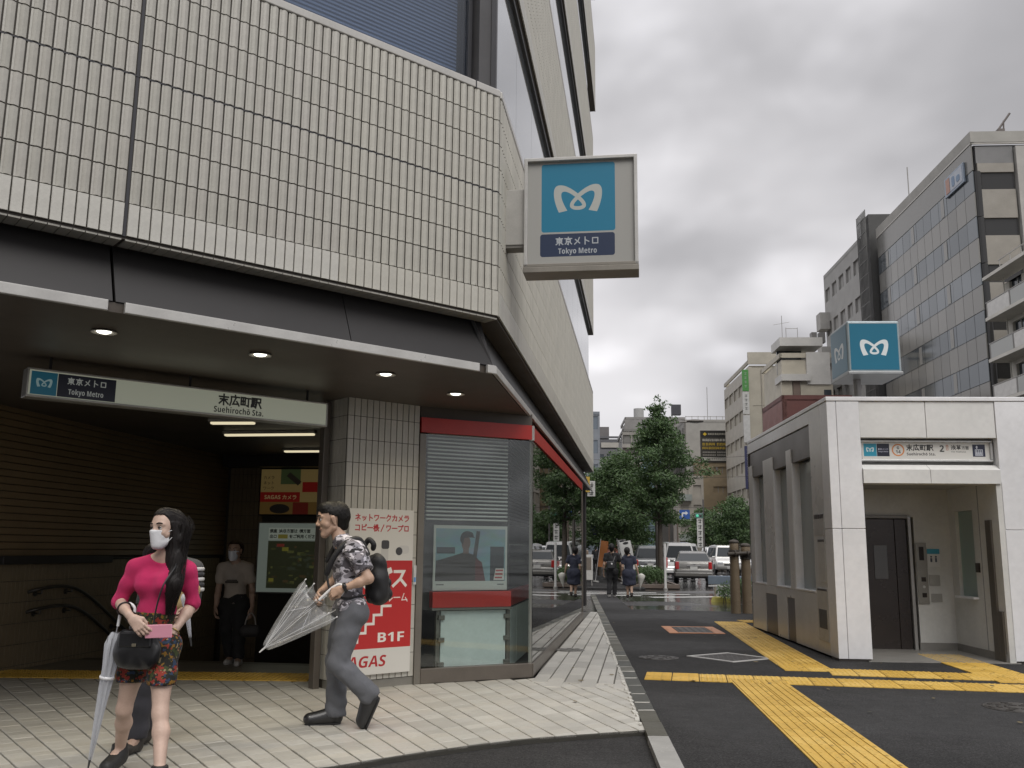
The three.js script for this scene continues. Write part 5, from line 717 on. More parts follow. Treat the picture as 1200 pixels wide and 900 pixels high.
// buildings at the end of the avenue
{
  let { t, F } = block('brown_building', 'brown tiled building with three window rows under a black and yellow billboard', [28.6, 0, -140], 93, 6.4, 10, 15.3, conc([0.32, 0.25, 0.155], 2));
  facade(t, F, 6.4, 15.3, { y0: 0.4, fh: 2.95, n: 5, cols: 1, ww: 2.9, wh: 0.95, sill: 0.9, m: conc([0.32, 0.25, 0.155], 2), g: glassG, th: 0.3 });
  for (let k = 0; k < 5; k++) for (const x of [2.48, 3.2, 3.92]) worldPart('mullion', t, into(F, box(0.09, 0.95, 0.1, x, 0.4 + k * 2.95 + 1.375, -0.2)), railM);
  worldPart('canopy', t, into(F, box(5.6, 0.5, 0.9, 3.2, 6.2, 0.4)), conc([0.18, 0.14, 0.11])); worldPart('shop_front', t, into(F, box(5.4, 2.2, 0.3, 3.2, 1.3, 0.1)), conc([0.07, 0.035, 0.03], 1));
  const bp = at(F, 2.3, 17.1, 0.2), b = thing('billboard', 'black billboard with yellow and white lettering on the brown building roof', 'billboard', [bp.x, bp.y, bp.z], turn(93));
  part('frame', b, rbox(4.7, 4.9, 0.3, 0, 0, -0.2, 0.05), worn([0.08, 0.07, 0.06], 0.6, 1));
  const tx = canvasTex(640, 660, (g, w, h) => { g.fillStyle = '#35322c'; g.fillRect(0, 0, w, h); g.fillStyle = '#1d1b18'; g.fillRect(0, 0, w, 130); g.fillStyle = '#d7b62f'; g.beginPath(); g.moveTo(40, 66); g.lineTo(86, 30); g.lineTo(132, 66); g.lineTo(86, 104); g.fill(); const r = rng(21), row = (y, s, c, x0, x1) => { g.fillStyle = c; for (let x = x0; x < x1; x += s * 1.05) { g.fillRect(x, y, s * 0.85, s * 0.16); g.fillRect(x + s * 0.3 * r(), y, s * 0.16, s * 0.85); g.fillRect(x, y + s * (0.4 + 0.2 * r()), s * 0.85, s * 0.14); g.fillRect(x + s * 0.7, y + s * 0.2, s * 0.13, s * 0.65); } }; row(46, 46, '#c9c4b4', 150, 600); row(170, 60, '#d8d4c8', 30, 300); row(170, 60, '#d8d4c8', 336, 610); row(256, 66, '#cfae2b', 30, 300); row(256, 66, '#cfae2b', 336, 610); row(340, 60, '#cfae2b', 30, 300); row(340, 60, '#cfae2b', 336, 610); row(440, 34, '#bdb9ae', 30, 300); row(440, 34, '#bdb9ae', 336, 610); row(500, 34, '#bdb9ae', 30, 300); row(500, 34, '#bdb9ae', 336, 610); g.fillStyle = '#c9c6bc'; g.fillRect(20, 560, 600, 70); row(574, 44, '#3a362f', 120, 540); });
  part('face', b, new THREE.PlaneGeometry(4.5, 4.7).translate(0, 0, -0.045), std([0.8, 0.8, 0.8], 0.5, { map: tx }), true); for (const x of [-1.8, 0, 1.8]) part('strut', b, box(0.2, 1.2, 0.2, x, -2.9, -0.35), railM);
  const tb = thing('roof_box', 'pale louvred box standing between the street trees and the brown building', 'kiosk box', [20.4, 0, -100], turn(93)); part('shell', tb, rbox(3.0, 1.3, 1.5, 1.45, 4.85, 0, 0.06), conc([0.34, 0.34, 0.31])); for (let k = 0; k < 6; k++) part('louver_panel', tb, box(0.42, 0.9, 0.06, 0.25 + k * 0.48, 4.85, 0.76), worn([0.20, 0.20, 0.185], 0.6, 1)); for (const x of [0.4, 2.5]) part('leg', tb, cyl(0.10, 0.10, 4.25, x, 2.12, 0, 10), railM);
  ({ t, F } = block('grey_building', 'plain grey concrete building behind the brown building', [28.2, 0, -151], 93, 7.6, 12, 22.4, conc([0.34, 0.33, 0.305])));
  worldPart('wall', t, into(F, box(7.6, 22.4, 0.2, 3.8, 11.2, -0.1)), conc([0.34, 0.33, 0.305])); worldPart('roof_rail', t, into(F, mergeGeometries([box(7, 0.08, 0.08, 3.8, 23.3, -0.5), ...[...Array(8).keys()].map((k) => box(0.07, 1.0, 0.07, 0.4 + k, 22.9, -0.5))].map(flat))), railM); worldPart('roof_mast', t, into(F, rod([4.2, 22.4, -2], [4.2, 28.5, -2], 0.05)), railM);
  const LG = frame(at(F, 0, 0, -12).toArray().map((v, i) => (i === 1 ? 0 : v)), 183); facade(t, LG, 12, 22.4, { y0: 0.5, fh: 3.1, n: 7, cols: 4, ww: 1.5, wh: 1.6, sill: 0.8, m: conc([0.34, 0.33, 0.305]), g: glassD, th: 0.3 });
  ({ t, F } = block('pale_building', 'pale narrow building with small balconies left of the brown building', [23.4, 0, -131], 93, 3.6, 8, 11.6, conc([0.42, 0.39, 0.34])));
  facade(t, F, 3.6, 11.6, { y0: 0.3, fh: 2.75, n: 4, cols: 2, ww: 1.1, wh: 1.5, sill: 0.6, m: conc([0.42, 0.39, 0.34]), g: glassD, th: 0.3 }); for (let k = 0; k < 4; k++) worldPart('balcony', t, into(F, box(1.7, 0.9, 0.8, 1.0, 0.6 + k * 2.75, 0.4)), worn([0.30, 0.33, 0.31], 0.5, 1));
  ({ t, F } = block('balcony_building', 'dark gridded building with stacked balcony bands behind the tree', [18.0, 0, -150], 93, 2.9, 14, 20.6, conc([0.20, 0.195, 0.185])));
  facade(t, F, 2.9, 20.6, { y0: 0.5, fh: 2.85, n: 7, cols: 2, ww: 1.2, wh: 1.5, sill: 0.9, m: conc([0.30, 0.285, 0.26]), g: glassD, th: 0.4 }); for (let k = 0; k < 7; k++) worldPart('balcony_slab', t, into(F, box(3.2, 0.5, 0.8, 1.5, 1.0 + k * 2.85, 0.4)), conc([0.36, 0.34, 0.31]));
  ({ t, F } = block('blue_glass_building', 'blue glazed building rising behind the tree crown', [20.9, 0, -152], 93, 3.6, 10, 21.0, conc([0.2, 0.22, 0.24])));
  for (let c = 0; c < 3; c++) for (let k = 0; k < 8; k++) worldPart('window', t, into(F, box(1.12, 2.4, 0.1, 0.62 + c * 1.2, 1.5 + k * 2.55, -0.02)), phys([0.26, 0.36, 0.43], 0.08, { metalness: 0.5 }));
  ({ t, F } = block('grey_tower', 'grey blank tower with a rooftop tank behind the blue glazed building', [19.9, 0, -162], 93, 10.5, 12, 24.3, conc([0.26, 0.25, 0.24]))); worldPart('wall', t, into(F, box(10.5, 24.3, 0.2, 5.2, 12.1, -0.1)), conc([0.26, 0.25, 0.24])); worldPart('roof_tank', t, into(F, cyl(0.9, 0.9, 2.0, 2.6, 25.4, -2, 18)), conc([0.42, 0.42, 0.41])); worldPart('roof_unit', t, into(F, box(1.6, 1.8, 1.4, 9.2, 26.2, -2)), conc([0.06, 0.06, 0.07]));
  ({ t, F } = block('dark_tower', 'tall dark grey tower at the far end of the avenue', [20.2, 0, -222], 93, 7, 14, 28.2, conc([0.13, 0.13, 0.14], 5))); facade(t, F, 7, 25.4, { y0: 1, fh: 3.5, n: 7, cols: 3, ww: 1.6, wh: 1.2, sill: 1, m: conc([0.15, 0.15, 0.16], 5), g: glassD, th: 0.2 }); worldPart('light_band', t, into(F, box(4.6, 1.2, 0.3, 3.6, 26.4, 0.05)), conc([0.42, 0.40, 0.36])); worldPart('roof_unit', t, into(F, box(3, 2.8, 3, 1.8, 29.6, -3)), conc([0.16, 0.15, 0.15])); worldPart('side_strip', t, into(F, box(0.9, 27, 0.5, -0.4, 13.5, 0.1)), glassB);
  ({ t, F } = block('white_building', 'small white building at the far end before the dark tower', [16.4, 0, -171], 93, 3.2, 9, 18.0, conc([0.5, 0.5, 0.48]))); facade(t, F, 3.2, 18.0, { y0: 0.5, fh: 3, n: 5, cols: 2, ww: 0.9, wh: 1.1, sill: 1, m: conc([0.5, 0.5, 0.48]), g: glassB, th: 0.2 });
  ({ t, F } = block('brick_building', 'red brick building with white balconies at the far left of the avenue', [13.9, 0, -141], 93, 2.6, 8, 12.9, conc([0.24, 0.085, 0.06], 1))); facade(t, F, 2.6, 12.9, { y0: 0.5, fh: 2.8, n: 4, cols: 1, ww: 1.1, wh: 1.2, sill: 1, m: conc([0.26, 0.09, 0.065], 1), g: glassD, th: 0.3 }); for (let k = 0; k < 4; k++) worldPart('balcony', t, into(F, box(0.9, 0.8, 1.4, -0.2, 1.2 + k * 2.8, -0.6)), conc([0.5, 0.48, 0.45]));
  ({ t, F } = block('blue_grey_building', 'slim blue-grey building beyond the end of the tiled facade', [8.9, 0, -111], 93, 1.7, 8, 17.6, conc([0.2, 0.22, 0.25]))); facade(t, F, 1.7, 17.6, { y0: 0.5, fh: 2.9, n: 6, cols: 1, ww: 1.2, wh: 1.6, sill: 0.8, m: conc([0.24, 0.26, 0.29]), g: glassB, th: 0.2 });
  // low shops continuing beyond the corner building, facing the pavement
  const o = [2.2, 0, -37], t2 = thing('shop_row', 'low row of shops beyond the tiled building on the left', 'building', o), R = frame(o, 4.2); worldPart('body', t2, into(R, box(68, 5.6, 8, 34, 2.8, -4.3)), conc([0.28, 0.26, 0.24])); for (let k = 0; k < 14; k++) { worldPart('shop_front', t2, into(R, box(4.3, 2.5, 0.15, 2.4 + k * 4.8, 1.35, -0.2)), glassD); worldPart('pier', t2, into(R, box(0.5, 2.7, 0.4, k * 4.8, 1.35, -0.12)), conc([0.36, 0.34, 0.31])); worldPart('shop_fascia', t2, into(R, box(4.5, 0.7, 0.3, 2.4 + k * 4.8, 3.05, -0.05)), conc([[0.4, 0.12, 0.08], [0.1, 0.12, 0.2], [0.45, 0.42, 0.3], [0.2, 0.3, 0.22]][k % 4])); }
  // opposite corner behind the camera, what the shop windows mirror and what shades the entrance
  const ob = block('opposite_building', 'grey office block on the opposite corner behind the camera', [-34, 0, 26], 93, 30, 2, 24, conc([0.22, 0.21, 0.2])); const ff = frame(at(ob.F, 30, 0, -2).toArray().map((v, i) => (i === 1 ? 0 : v)), 273); facade(ob.t, ff, 30, 24, { y0: 0.5, fh: 3.4, n: 7, cols: 8, ww: 2.4, wh: 1.6, sill: 0.9, m: conc([0.26, 0.25, 0.235]), g: glassD, th: 0.3 });
}
// shop signs projecting over the pavement on the left
{
  const sgn = (lab, x, y, z, w, h, c, ink, rows) => { const t = thing('shop_sign', lab, 'sign', [x, y, z], 0.03); part('panel', t, rbox(w, h, 0.14, 0, 0, 0, 0.015), worn(c, 0.5, 0.7)); for (let k = 0; k < rows; k++) part('character', t, [box(w * 0.55, 0.035, 0.02, 0, h / 2 - (k + 0.5) * h / rows, 0.075), box(0.04, h / rows * 0.6, 0.02, w * 0.1, h / 2 - (k + 0.5) * h / rows, 0.076), box(w * 0.4, 0.03, 0.02, 0, h / 2 - (k + 0.72) * h / rows, 0.0765)], worn(ink, 0.5, 0.5)); part('bracket', t, rod([-0.5, h * 0.3, 0], [-w / 2, h * 0.3, 0], 0.02), railM); return t; };
  sgn('yellow shop sign just beyond the glass of the corner shop', 3.22, 4.2, -40, 0.30, 0.66, [0.58, 0.40, 0.06], [0.12, 0.08, 0.03], 1);
  sgn('white shop sign with black characters right of the yellow one', 3.86, 4.35, -45, 0.38, 0.74, [0.6, 0.6, 0.58], [0.05, 0.05, 0.05], 2);
  sgn('navy vertical shop sign below the white sign at the left pavement', 4.25, 2.75, -48, 0.34, 1.1, [0.05, 0.06, 0.16], [0.4, 0.42, 0.5], 3);
  const st = thing('pavement_sign', 'white standing shop sign on the far left pavement', 'sign', [3.1, 0.0, -38], 0.1); part('board', st, rbox(0.42, 1.0, 0.06, 0, 0.75, 0, 0.02), worn([0.6, 0.59, 0.56], 0.5, 0.5)); part('print', st, box(0.3, 0.5, 0.01, 0, 0.9, 0.034), worn([0.2, 0.17, 0.14], 0.5, 0.3)); for (const x of [-0.16, 0.16]) part('leg', st, rod([x, 0, 0.1], [x, 0.3, 0], 0.015), railM);
}
// ================================================================ TREES, HEDGES
const barkM = worn([0.085, 0.07, 0.055], 0.85, 0.6, { bumpMap: grainBump, bumpScale: 0.02 });
const leafM = [[0.066, 0.125, 0.036], [0.048, 0.098, 0.028], [0.095, 0.160, 0.048]].map((c) => phys(c, 0.9, { transmission: 0.35, thickness: 0, side: THREE.DoubleSide }));
function leaves(r, clumps, n, size) {   // folded leaf-shaped faces spread through clumps: [x, y, z, rx, ry, rz]
  const pos = new Float32Array(n * 12 * 3), tot = clumps.reduce((s, c) => s + c[3] * c[4] * c[5], 0); let o = 0; const q = new THREE.Quaternion(), e = new THREE.Euler(), a = V();
  const acc = []; let s = 0; for (const c of clumps) { s += (c[3] * c[4] * c[5]) / tot; acc.push(s); }
  for (let i = 0; i < n; i++) {
    const u = r(), c = clumps[acc.findIndex((x) => x >= u)] || clumps[0]; const th = r() * 6.283, ph = Math.acos(2 * r() - 1), rad = Math.pow(r(), 0.42);
    const cx = c[0] + Math.sin(ph) * Math.cos(th) * rad * c[3], cy = c[1] + Math.cos(ph) * rad * c[4], cz = c[2] + Math.sin(ph) * Math.sin(th) * rad * c[5], L = size * (0.7 + 0.7 * r()), W = L * 0.36;
    q.setFromEuler(e.set(r() * 2.2 - 1.1, r() * 6.28, r() * 1.6 - 0.8));
    for (const [x, y, z] of [[-L, 0, 0], [0, -0.15 * L, W], [L, 0, 0], [-L, 0, 0], [L, 0, 0], [0, -0.15 * L, -W]]) { a.set(x, y, z).applyQuaternion(q); pos[o++] = cx + a.x; pos[o++] = cy + a.y; pos[o++] = cz + a.z; }
  }
  const g = new THREE.BufferGeometry(); g.setAttribute('position', new THREE.BufferAttribute(pos.slice(0, o), 3)); g.computeVertexNormals(); return ready(g);
}
function tree(name, label, [x, y, z], seed, H, env, n, size, lean = 0, group) {   // env(h 0..1) -> [radius, dx, dz]
  const t = thing(name, label, 'tree', [x, y, z], 0, group), r = rng(seed), limbs = [], clumps = [], h0 = env.base;
  const trunkPts = []; for (let k = 0; k <= 8; k++) trunkPts.push([lean * k / 8 + (r() - 0.5) * 0.06, H * 0.93 * k / 8, (r() - 0.5) * 0.06]);
  for (let k = 0; k < 8; k++) limbs.push(rod(trunkPts[k], trunkPts[k + 1], env.r0 * (1 - k / 9), env.r0 * (1 - (k + 1) / 9), 10));
  for (let k = 0; k < env.limbs; k++) {
    const f = h0 + (1 - h0) * Math.pow((k + 0.5) / env.limbs, 0.9), [rad, dx, dz] = env.f(f), a = k * 2.4 + r() * 0.8, L = rad * (0.65 + 0.4 * r()), y0 = H * f * 0.93, p0 = [lean * f, y0 - 0.1 * H * 0.2, 0], p1 = [dx + Math.cos(a) * L, y0 + L * 0.22, dz + Math.sin(a) * L];
    limbs.push(rod(p0, [(p0[0] + p1[0]) / 2, (p0[1] + p1[1]) / 2 + 0.08 * L, (p0[2] + p1[2]) / 2], 0.05 * (1.2 - f), 0.03 * (1.2 - f), 6), rod([(p0[0] + p1[0]) / 2, (p0[1] + p1[1]) / 2 + 0.08 * L, (p0[2] + p1[2]) / 2], p1, 0.03 * (1.2 - f), 0.012, 6));
    const m = 3 + Math.floor(r() * 3); for (let j = 0; j < m; j++) { const s = 0.35 + 0.75 * (j + r() * 0.6) / m, b = env.blob * (0.65 + 0.6 * r()) * (0.55 + 0.45 * Math.min(1, rad / 1.2)); clumps.push([p0[0] + (p1[0] - p0[0]) * s + (r() - 0.5) * b, p0[1] + (p1[1] - p0[1]) * s + (r() - 0.35) * b * 0.7, p0[2] + (p1[2] - p0[2]) * s + (r() - 0.5) * b, b, b * 0.55, b]); }
  }
  clumps.push([lean, H * 0.97, 0, env.blob * 0.35, env.blob * 0.6, env.blob * 0.35]);
  part('trunk', t, limbs, barkM); const k = seed % 3; place('crown', t, leaves(r, clumps, Math.round(n * 0.62), size), leafM[0], 0, 0, 0); place('crown', t, leaves(r, clumps, Math.round(n * 0.25), size * 0.95), leafM[1], 0, 0, 0); place('crown', t, leaves(r, clumps, Math.round(n * 0.13), size), leafM[2], 0, 0, 0); return t;
}
tree('street_tree', 'tall pointed green street tree with straight dark trunk beside the silver car', [6.35, -0.05, -40], 101, 8.2, { base: 0.35, r0: 0.14, limbs: 40, blob: 0.52, f: (f) => [f < 0.52 ? 1.45 : f < 0.70 ? 2.1 - (f - 0.52) * 1.6 : Math.max(0.18, (1 - f) * 5.0), f < 0.72 && f > 0.52 ? 0.4 : f <= 0.52 ? -0.55 : 0, 0] }, 17000, 0.080);
tree('street_tree', 'bushy green street tree left of the tall pointed tree', [5.45, -0.05, -46], 102, 6.4, { base: 0.30, r0: 0.13, limbs: 30, blob: 0.64, f: (f) => [f < 0.75 ? 2.0 : 0.5 + (1 - f) * 5.0, -0.15, 0] }, 15000, 0.092);
tree('street_tree', 'lower green street tree farther along behind the banners', [5.1, -0.05, -54], 103, 5.9, { base: 0.28, r0: 0.12, limbs: 24, blob: 0.8, f: (f) => [f < 0.7 ? 2.0 : 0.5 + (1 - f) * 4.5, 0.1, 0] }, 8000, 0.12);
tree('street_tree', 'farthest green street tree in the row on the left pavement', [7.6, -0.05, -66], 104, 6.2, { base: 0.28, r0: 0.13, limbs: 22, blob: 0.9, f: (f) => [f < 0.7 ? 2.3 : 0.5 + (1 - f) * 5, 0, 0] }, 6000, 0.15);
tree('median_tree', 'young green tree behind the two wooden posts', [14.3, -0.05, -60], 105, 5.2, { base: 0.36, r0: 0.10, limbs: 20, blob: 0.6, f: (f) => [f < 0.7 ? 1.35 : 0.3 + (1 - f) * 3.2, 0, 0] }, 5200, 0.11);
tree('median_tree', 'rounded green tree in front of the brown building', [18.6, -0.05, -90], 106, 5.6, { base: 0.34, r0: 0.12, limbs: 20, blob: 0.8, f: (f) => [f < 0.75 ? 2.2 : 0.4 + (1 - f) * 5, 0, 0] }, 5200, 0.15);
tree('median_tree', 'spreading green tree between the rounded tree and the beige building', [22.2, -0.05, -92], 107, 6.6, { base: 0.36, r0: 0.12, limbs: 20, blob: 0.85, f: (f) => [f < 0.75 ? 2.0 : 0.4 + (1 - f) * 4, 0, 0] }, 4600, 0.15);
function hedge(label, [x, y, z], w, h, d, n, size, seed, m = leafM) { const t = thing('hedge', label, 'hedge', [x, y, z]), r = rng(seed), c = [], s = []; for (let k = 0; k < 26; k++) { const px = (r() - 0.5) * w, pz = (r() - 0.5) * d; c.push([px, h * (0.35 + 0.35 * r()), pz, 0.24, h * 0.32, 0.24]); if (k % 2) s.push(rod([px, 0, pz], [px + (r() - 0.5) * 0.2, h * 0.7, pz + (r() - 0.5) * 0.2], 0.012, 0.005, 5)); } part('stems', t, s, barkM); place('foliage', t, leaves(r, c, n, size), m[0], 0, 0, 0); place('foliage', t, leaves(r, c, Math.round(n * 0.3), size), m[2], 0, 0, 0); return t; }
hedge('low green hedge behind the two wooden posts', [6.95, -0.05, -27.6], 1.5, 0.78, 0.9, 2600, 0.045, 31);
hedge('low dark hedge under the tall pointed tree', [5.6, 0.02, -38.6], 1.5, 0.9, 1.6, 2600, 0.05, 32);
hedge('dark hedge on the planter farther along the pavement', [5.4, 0.02, -47], 1.3, 1.0, 4, 2600, 0.06, 33);
{ const t = thing('planter', 'low brown stone planter edge under the street trees', 'planter', [5.7, 0, -38], -0.06); const m = worn([0.14, 0.11, 0.09], 0.7, 0.6); part('edge', t, rbox(1.9, 0.16, 0.14, 0, 0.05, 0.55, 0.02), m); part('edge', t, rbox(0.14, 0.16, 12, -0.95, 0.05, -5.5, 0.02), m); part('edge', t, rbox(0.14, 0.16, 12, 0.95, 0.05, -5.5, 0.02), m); part('soil', t, box(1.8, 0.1, 11.9, 0, 0.03, -5.45), worn([0.06, 0.045, 0.03], 0.9, 0.5)); }

// ================================================================ STREET FURNITURE
{
  const wood = worn([0.155, 0.115, 0.07], 0.75, 0.5, { bumpMap: grainBump, bumpScale: 0.01 }), wd = worn([0.06, 0.05, 0.04], 0.8, 0.5);
  for (const [x, z, h, l] of [[5.28, -22.3, 1.66, 'rough wooden post with dark cap, left of the pair'], [5.56, -22.35, 1.58, 'rough wooden post with dark bound top, right of the pair']]) {
    const t = thing('wooden_post', l, 'post', [x, -0.02, z]), r = rng(Math.round(x * 100)); const prof = []; for (let k = 0; k <= 10; k++) prof.push(new THREE.Vector2(0.118 - 0.012 * k / 10 + (r() - 0.5) * 0.008, h * k / 10)); prof.push(new THREE.Vector2(0.0, h));
    part('shaft', t, new THREE.LatheGeometry(prof, 14), wood); part('binding', t, [0, 1, 2, 3].map((k) => new THREE.TorusGeometry(0.116, 0.018, 6, 18).rotateX(Math.PI / 2).translate(0, h - 0.30 + k * 0.034, 0)), wd); part('cap', t, ball(0.12, 0, h + 0.0, 0, 1, 0.5, 1, 10), wd);
  }
  const cb = thing('tie_bar', 'dark horizontal tie bar bound across the two wooden posts', 'wooden bar', [5.42, 1.36, -22.16]); part('bar', cb, rod([-0.32, 0, 0], [0.34, 0.04, -0.02], 0.045, 0.04, 10), wd); part('rope', cb, [-0.15, 0.14].map((x) => new THREE.TorusGeometry(0.06, 0.014, 6, 14).rotateY(Math.PI / 2).translate(x, 0.01, 0)), wd);
  const g = thing('guard_rail', 'blue-grey roadside guard rail panel behind the wooden posts', 'guard rail', [6.15, -0.05, -29.5]), gm = worn([0.17, 0.21, 0.26], 0.45, 0.8, { metalness: 0.3 }); part('beam', g, rbox(2.3, 0.26, 0.05, 1.15, 0.60, 0, 0.015), gm); part('beam', g, rbox(2.3, 0.05, 0.03, 1.15, 0.42, 0, 0.01), worn([0.55, 0.55, 0.55], 0.4, 0.8)); for (const x of [0.22, 1.15, 2.1]) part('post', g, cyl(0.03, 0.03, 0.75, x, 0.37, -0.04, 10), worn([0.3, 0.26, 0.2], 0.5, 0.8));
  const k = thing('kerb_nose', 'yellow painted kerb end at the mouth of the side street', 'kerb end', [6.35, -0.05, -28.3]); part('nose', k, new THREE.CylinderGeometry(0.26, 0.30, 0.14, 20, 1, false).scale(1.3, 1, 1).translate(0, 0.07, 0), worn([0.45, 0.40, 0.08], 0.6, 0.4)); part('kerb_run', k, rbox(2.6, 0.13, 0.16, 1.5, 0.06, 0.1, 0.02), conc([0.3, 0.29, 0.27], 1));
  const mp = thing('marker_post', 'slim white post in front of the tree trunk', 'post', [6.05, -0.05, -37]); part('post', mp, cyl(0.05, 0.05, 1.75, 0, 0.87, 0, 14), worn([0.66, 0.66, 0.64], 0.4, 0.6)); part('cap', mp, ball(0.052, 0, 1.75, 0, 1, 0.5, 1, 8), railM); part('base', mp, cyl(0.09, 0.09, 0.05, 0, 0.025, 0, 14), railM);
  // street lamp whose arm reaches over the road
  const l = thing('street_lamp', 'street lamp with long arm reaching out of the tree crown', 'street lamp', [7.0, -0.05, -45]), lm = worn([0.12, 0.11, 0.10], 0.5, 0.6, { metalness: 0.4 }); part('pole', l, rod([0, 0, 0], [0, 7.4, 0], 0.09, 0.06, 12), lm); part('arm', l, tube([[0, 7.3, 0], [0.3, 7.55, 0], [1.2, 7.66, 0], [1.7, 7.72, 0]], 0.035, 24), lm); part('head', l, ball(0.42, 1.95, 7.74, 0, 1, 0.22, 0.35, 12), lm); part('lens', l, ball(0.34, 1.95, 7.70, 0, 1, 0.2, 0.32, 10), worn([0.5, 0.5, 0.48], 0.3, 0.5));
  // blue direction sign, traffic signal, white sign mast
  const s = thing('direction_sign', 'blue square road sign with white right-turn arrow', 'road sign', [13.9, -0.05, -75], -0.05); part('pole', s, cyl(0.06, 0.06, 4.9, -0.65, 2.45, -0.1, 10), railM); part('arm', s, rod([-0.65, 4.4, -0.08], [0.3, 4.4, -0.08], 0.03), railM); part('panel', s, plate(0.82, 0.72, 0.04, 0.07, 0, 4.4, -0.03), worn([0.03, 0.10, 0.36], 0.4, 0.6));
  const arr = new THREE.Shape([[-0.24, -0.26], [-0.12, -0.26], [-0.12, 0.03], [0.08, 0.03], [0.08, -0.07], [0.28, 0.10], [0.08, 0.27], [0.08, 0.17], [-0.16, 0.17], [-0.24, 0.10]].map(([a, b]) => new THREE.Vector2(a, b))); part('arrow', s, new THREE.ExtrudeGeometry(arr, { depth: 0.01, bevelEnabled: false }).translate(0, 4.4, 0.011), worn([0.72, 0.73, 0.75], 0.4, 0.6));
  const tsg = thing('traffic_signal', 'small green traffic signal on a dark mast by the blue road sign', 'traffic signal', [15.3, -0.05, -75]); part('mast', tsg, cyl(0.07, 0.06, 5.6, 0.1, 2.8, 0, 10), worn([0.10, 0.095, 0.09], 0.5, 0.6)); part('housing', tsg, rbox(0.62, 0.42, 0.22, -0.28, 4.3, 0.08, 0.04), worn([0.10, 0.20, 0.17], 0.5, 0.6)); const gl = std([0.05, 0.25, 0.18], 0.4); gl.emissive = new THREE.Color(0.1, 0.75, 0.45); gl.emissiveIntensity = 0.5; part('green_light', tsg, ball(0.11, -0.42, 4.3, 0.18, 1, 1, 0.4, 10), gl); part('dark_light', tsg, ball(0.10, -0.16, 4.3, 0.18, 1, 1, 0.4, 10), std(0.03, 0.4));
  const ws = thing('vertical_banner_sign', 'white vertical sign with black characters beside the traffic signal mast', 'sign', [17.1, -0.05, -85]); part('pole', ws, cyl(0.05, 0.05, 5.0, 0.3, 2.5, -0.1, 8), railM); part('panel', ws, rbox(0.52, 2.7, 0.08, 0, 3.2, 0, 0.02), worn([0.6, 0.6, 0.58], 0.5, 0.8)); for (let q = 0; q < 5; q++) part('character', ws, [box(0.34, 0.06, 0.02, 0, 4.3 - q * 0.52, 0.05), box(0.06, 0.36, 0.02, 0.04, 4.2 - q * 0.52, 0.051), box(0.24, 0.05, 0.02, 0, 4.1 - q * 0.52, 0.052)], worn([0.04, 0.04, 0.04], 0.5, 0.5));
  for (const [x, z, h, lab] of [[12.8, -76, 4.3, 'thin brown pole left of the blue road sign'], [11.0, -62, 3.6, 'thin grey pole behind the parked cars']]) { const p = thing('utility_pole', lab, 'pole', [x, -0.05, z]); part('shaft', p, cyl(0.07, 0.05, h, 0, h / 2, 0, 10), worn([0.13, 0.10, 0.08], 0.6, 0.5)); part('collar', p, cyl(0.09, 0.09, 0.1, 0, h * 0.3, 0, 10), railM); }
  // banners on slanting poles
  const ban = (lab, x, z, w, h, tilt, c, ink) => { const t = thing('shop_banner', lab, 'banner', [x, 0.03, z], 0.1); t.rotation.z = tilt; part('pole', t, rod([-w / 2 - 0.02, 0, 0], [-w / 2 - 0.02, h + 0.75, 0], 0.014), worn([0.6, 0.6, 0.6], 0.4, 0.4)); const gg = new THREE.PlaneGeometry(w, h, 6, 14), p = gg.attributes.position; for (let i = 0; i < p.count; i++) p.setZ(i, 0.03 * Math.sin(p.getY(i) * 5 + p.getX(i) * 4)); gg.computeVertexNormals(); part('cloth', t, gg.translate(0, h / 2 + 0.68, 0), phys(c, 0.85, { transmission: 0.2, thickness: 0, side: THREE.DoubleSide })); if (ink) for (const [a, b, cw, chh] of [[-0.02, 1.28, 0.26, 0.16], [0.02, 1.02, 0.30, 0.13], [-0.04, 0.80, 0.2, 0.12], [0, 0.72 + h * 0.9, 0.22, 0.1]]) { const sh = new THREE.CircleGeometry(0.5, 14).scale(cw, chh, 1).translate(a, b, 0.034); part('mark', t, sh, std(ink, 0.8, { side: THREE.DoubleSide })); } part('base', t, cyl(0.14, 0.14, 0.07, -w / 2, 0.035, 0, 14), worn([0.5, 0.5, 0.48], 0.6, 0.4)); };
  ban('tilted white banner with black marks behind the walking couple', 4.72, -36, 0.42, 1.1, 0.20, [0.5, 0.5, 0.48], [0.02, 0.02, 0.02]); ban('tilted orange banner left of the walking couple', 3.95, -42, 0.34, 1.15, -0.14, [0.42, 0.16, 0.05]); ban('pale banner behind the first white one under the trees', 5.05, -41, 0.36, 1.2, 0.12, [0.48, 0.48, 0.46], [0.05, 0.05, 0.06]);
  // wires across the avenue
  const wm = std(0.03, 0.7), wire = (lab, a, b, sag) => { const m = [(a[0] + b[0]) / 2, (a[1] + b[1]) / 2 - sag, (a[2] + b[2]) / 2]; single('overhead_wire', tube([a, m, b], 0.016, 30, 5), wm, lab, 'wire'); };
  wire('thin overhead wire crossing in front of the billboard', [2.4, 10.6, -95], [31, 11.6, -95], 0.4); wire('lower thin overhead wire crossing below the billboard', [2.4, 8.7, -92], [31, 9.1, -92], 0.3); wire('highest overhead wire at the far left above the trees', [2.0, 16.2, -120], [24, 16.6, -130], 0.5);
  wire('lowest overhead wire crossing by the blue road sign', [11, 4.9, -74], [24, 5.1, -74], 0.15);
}

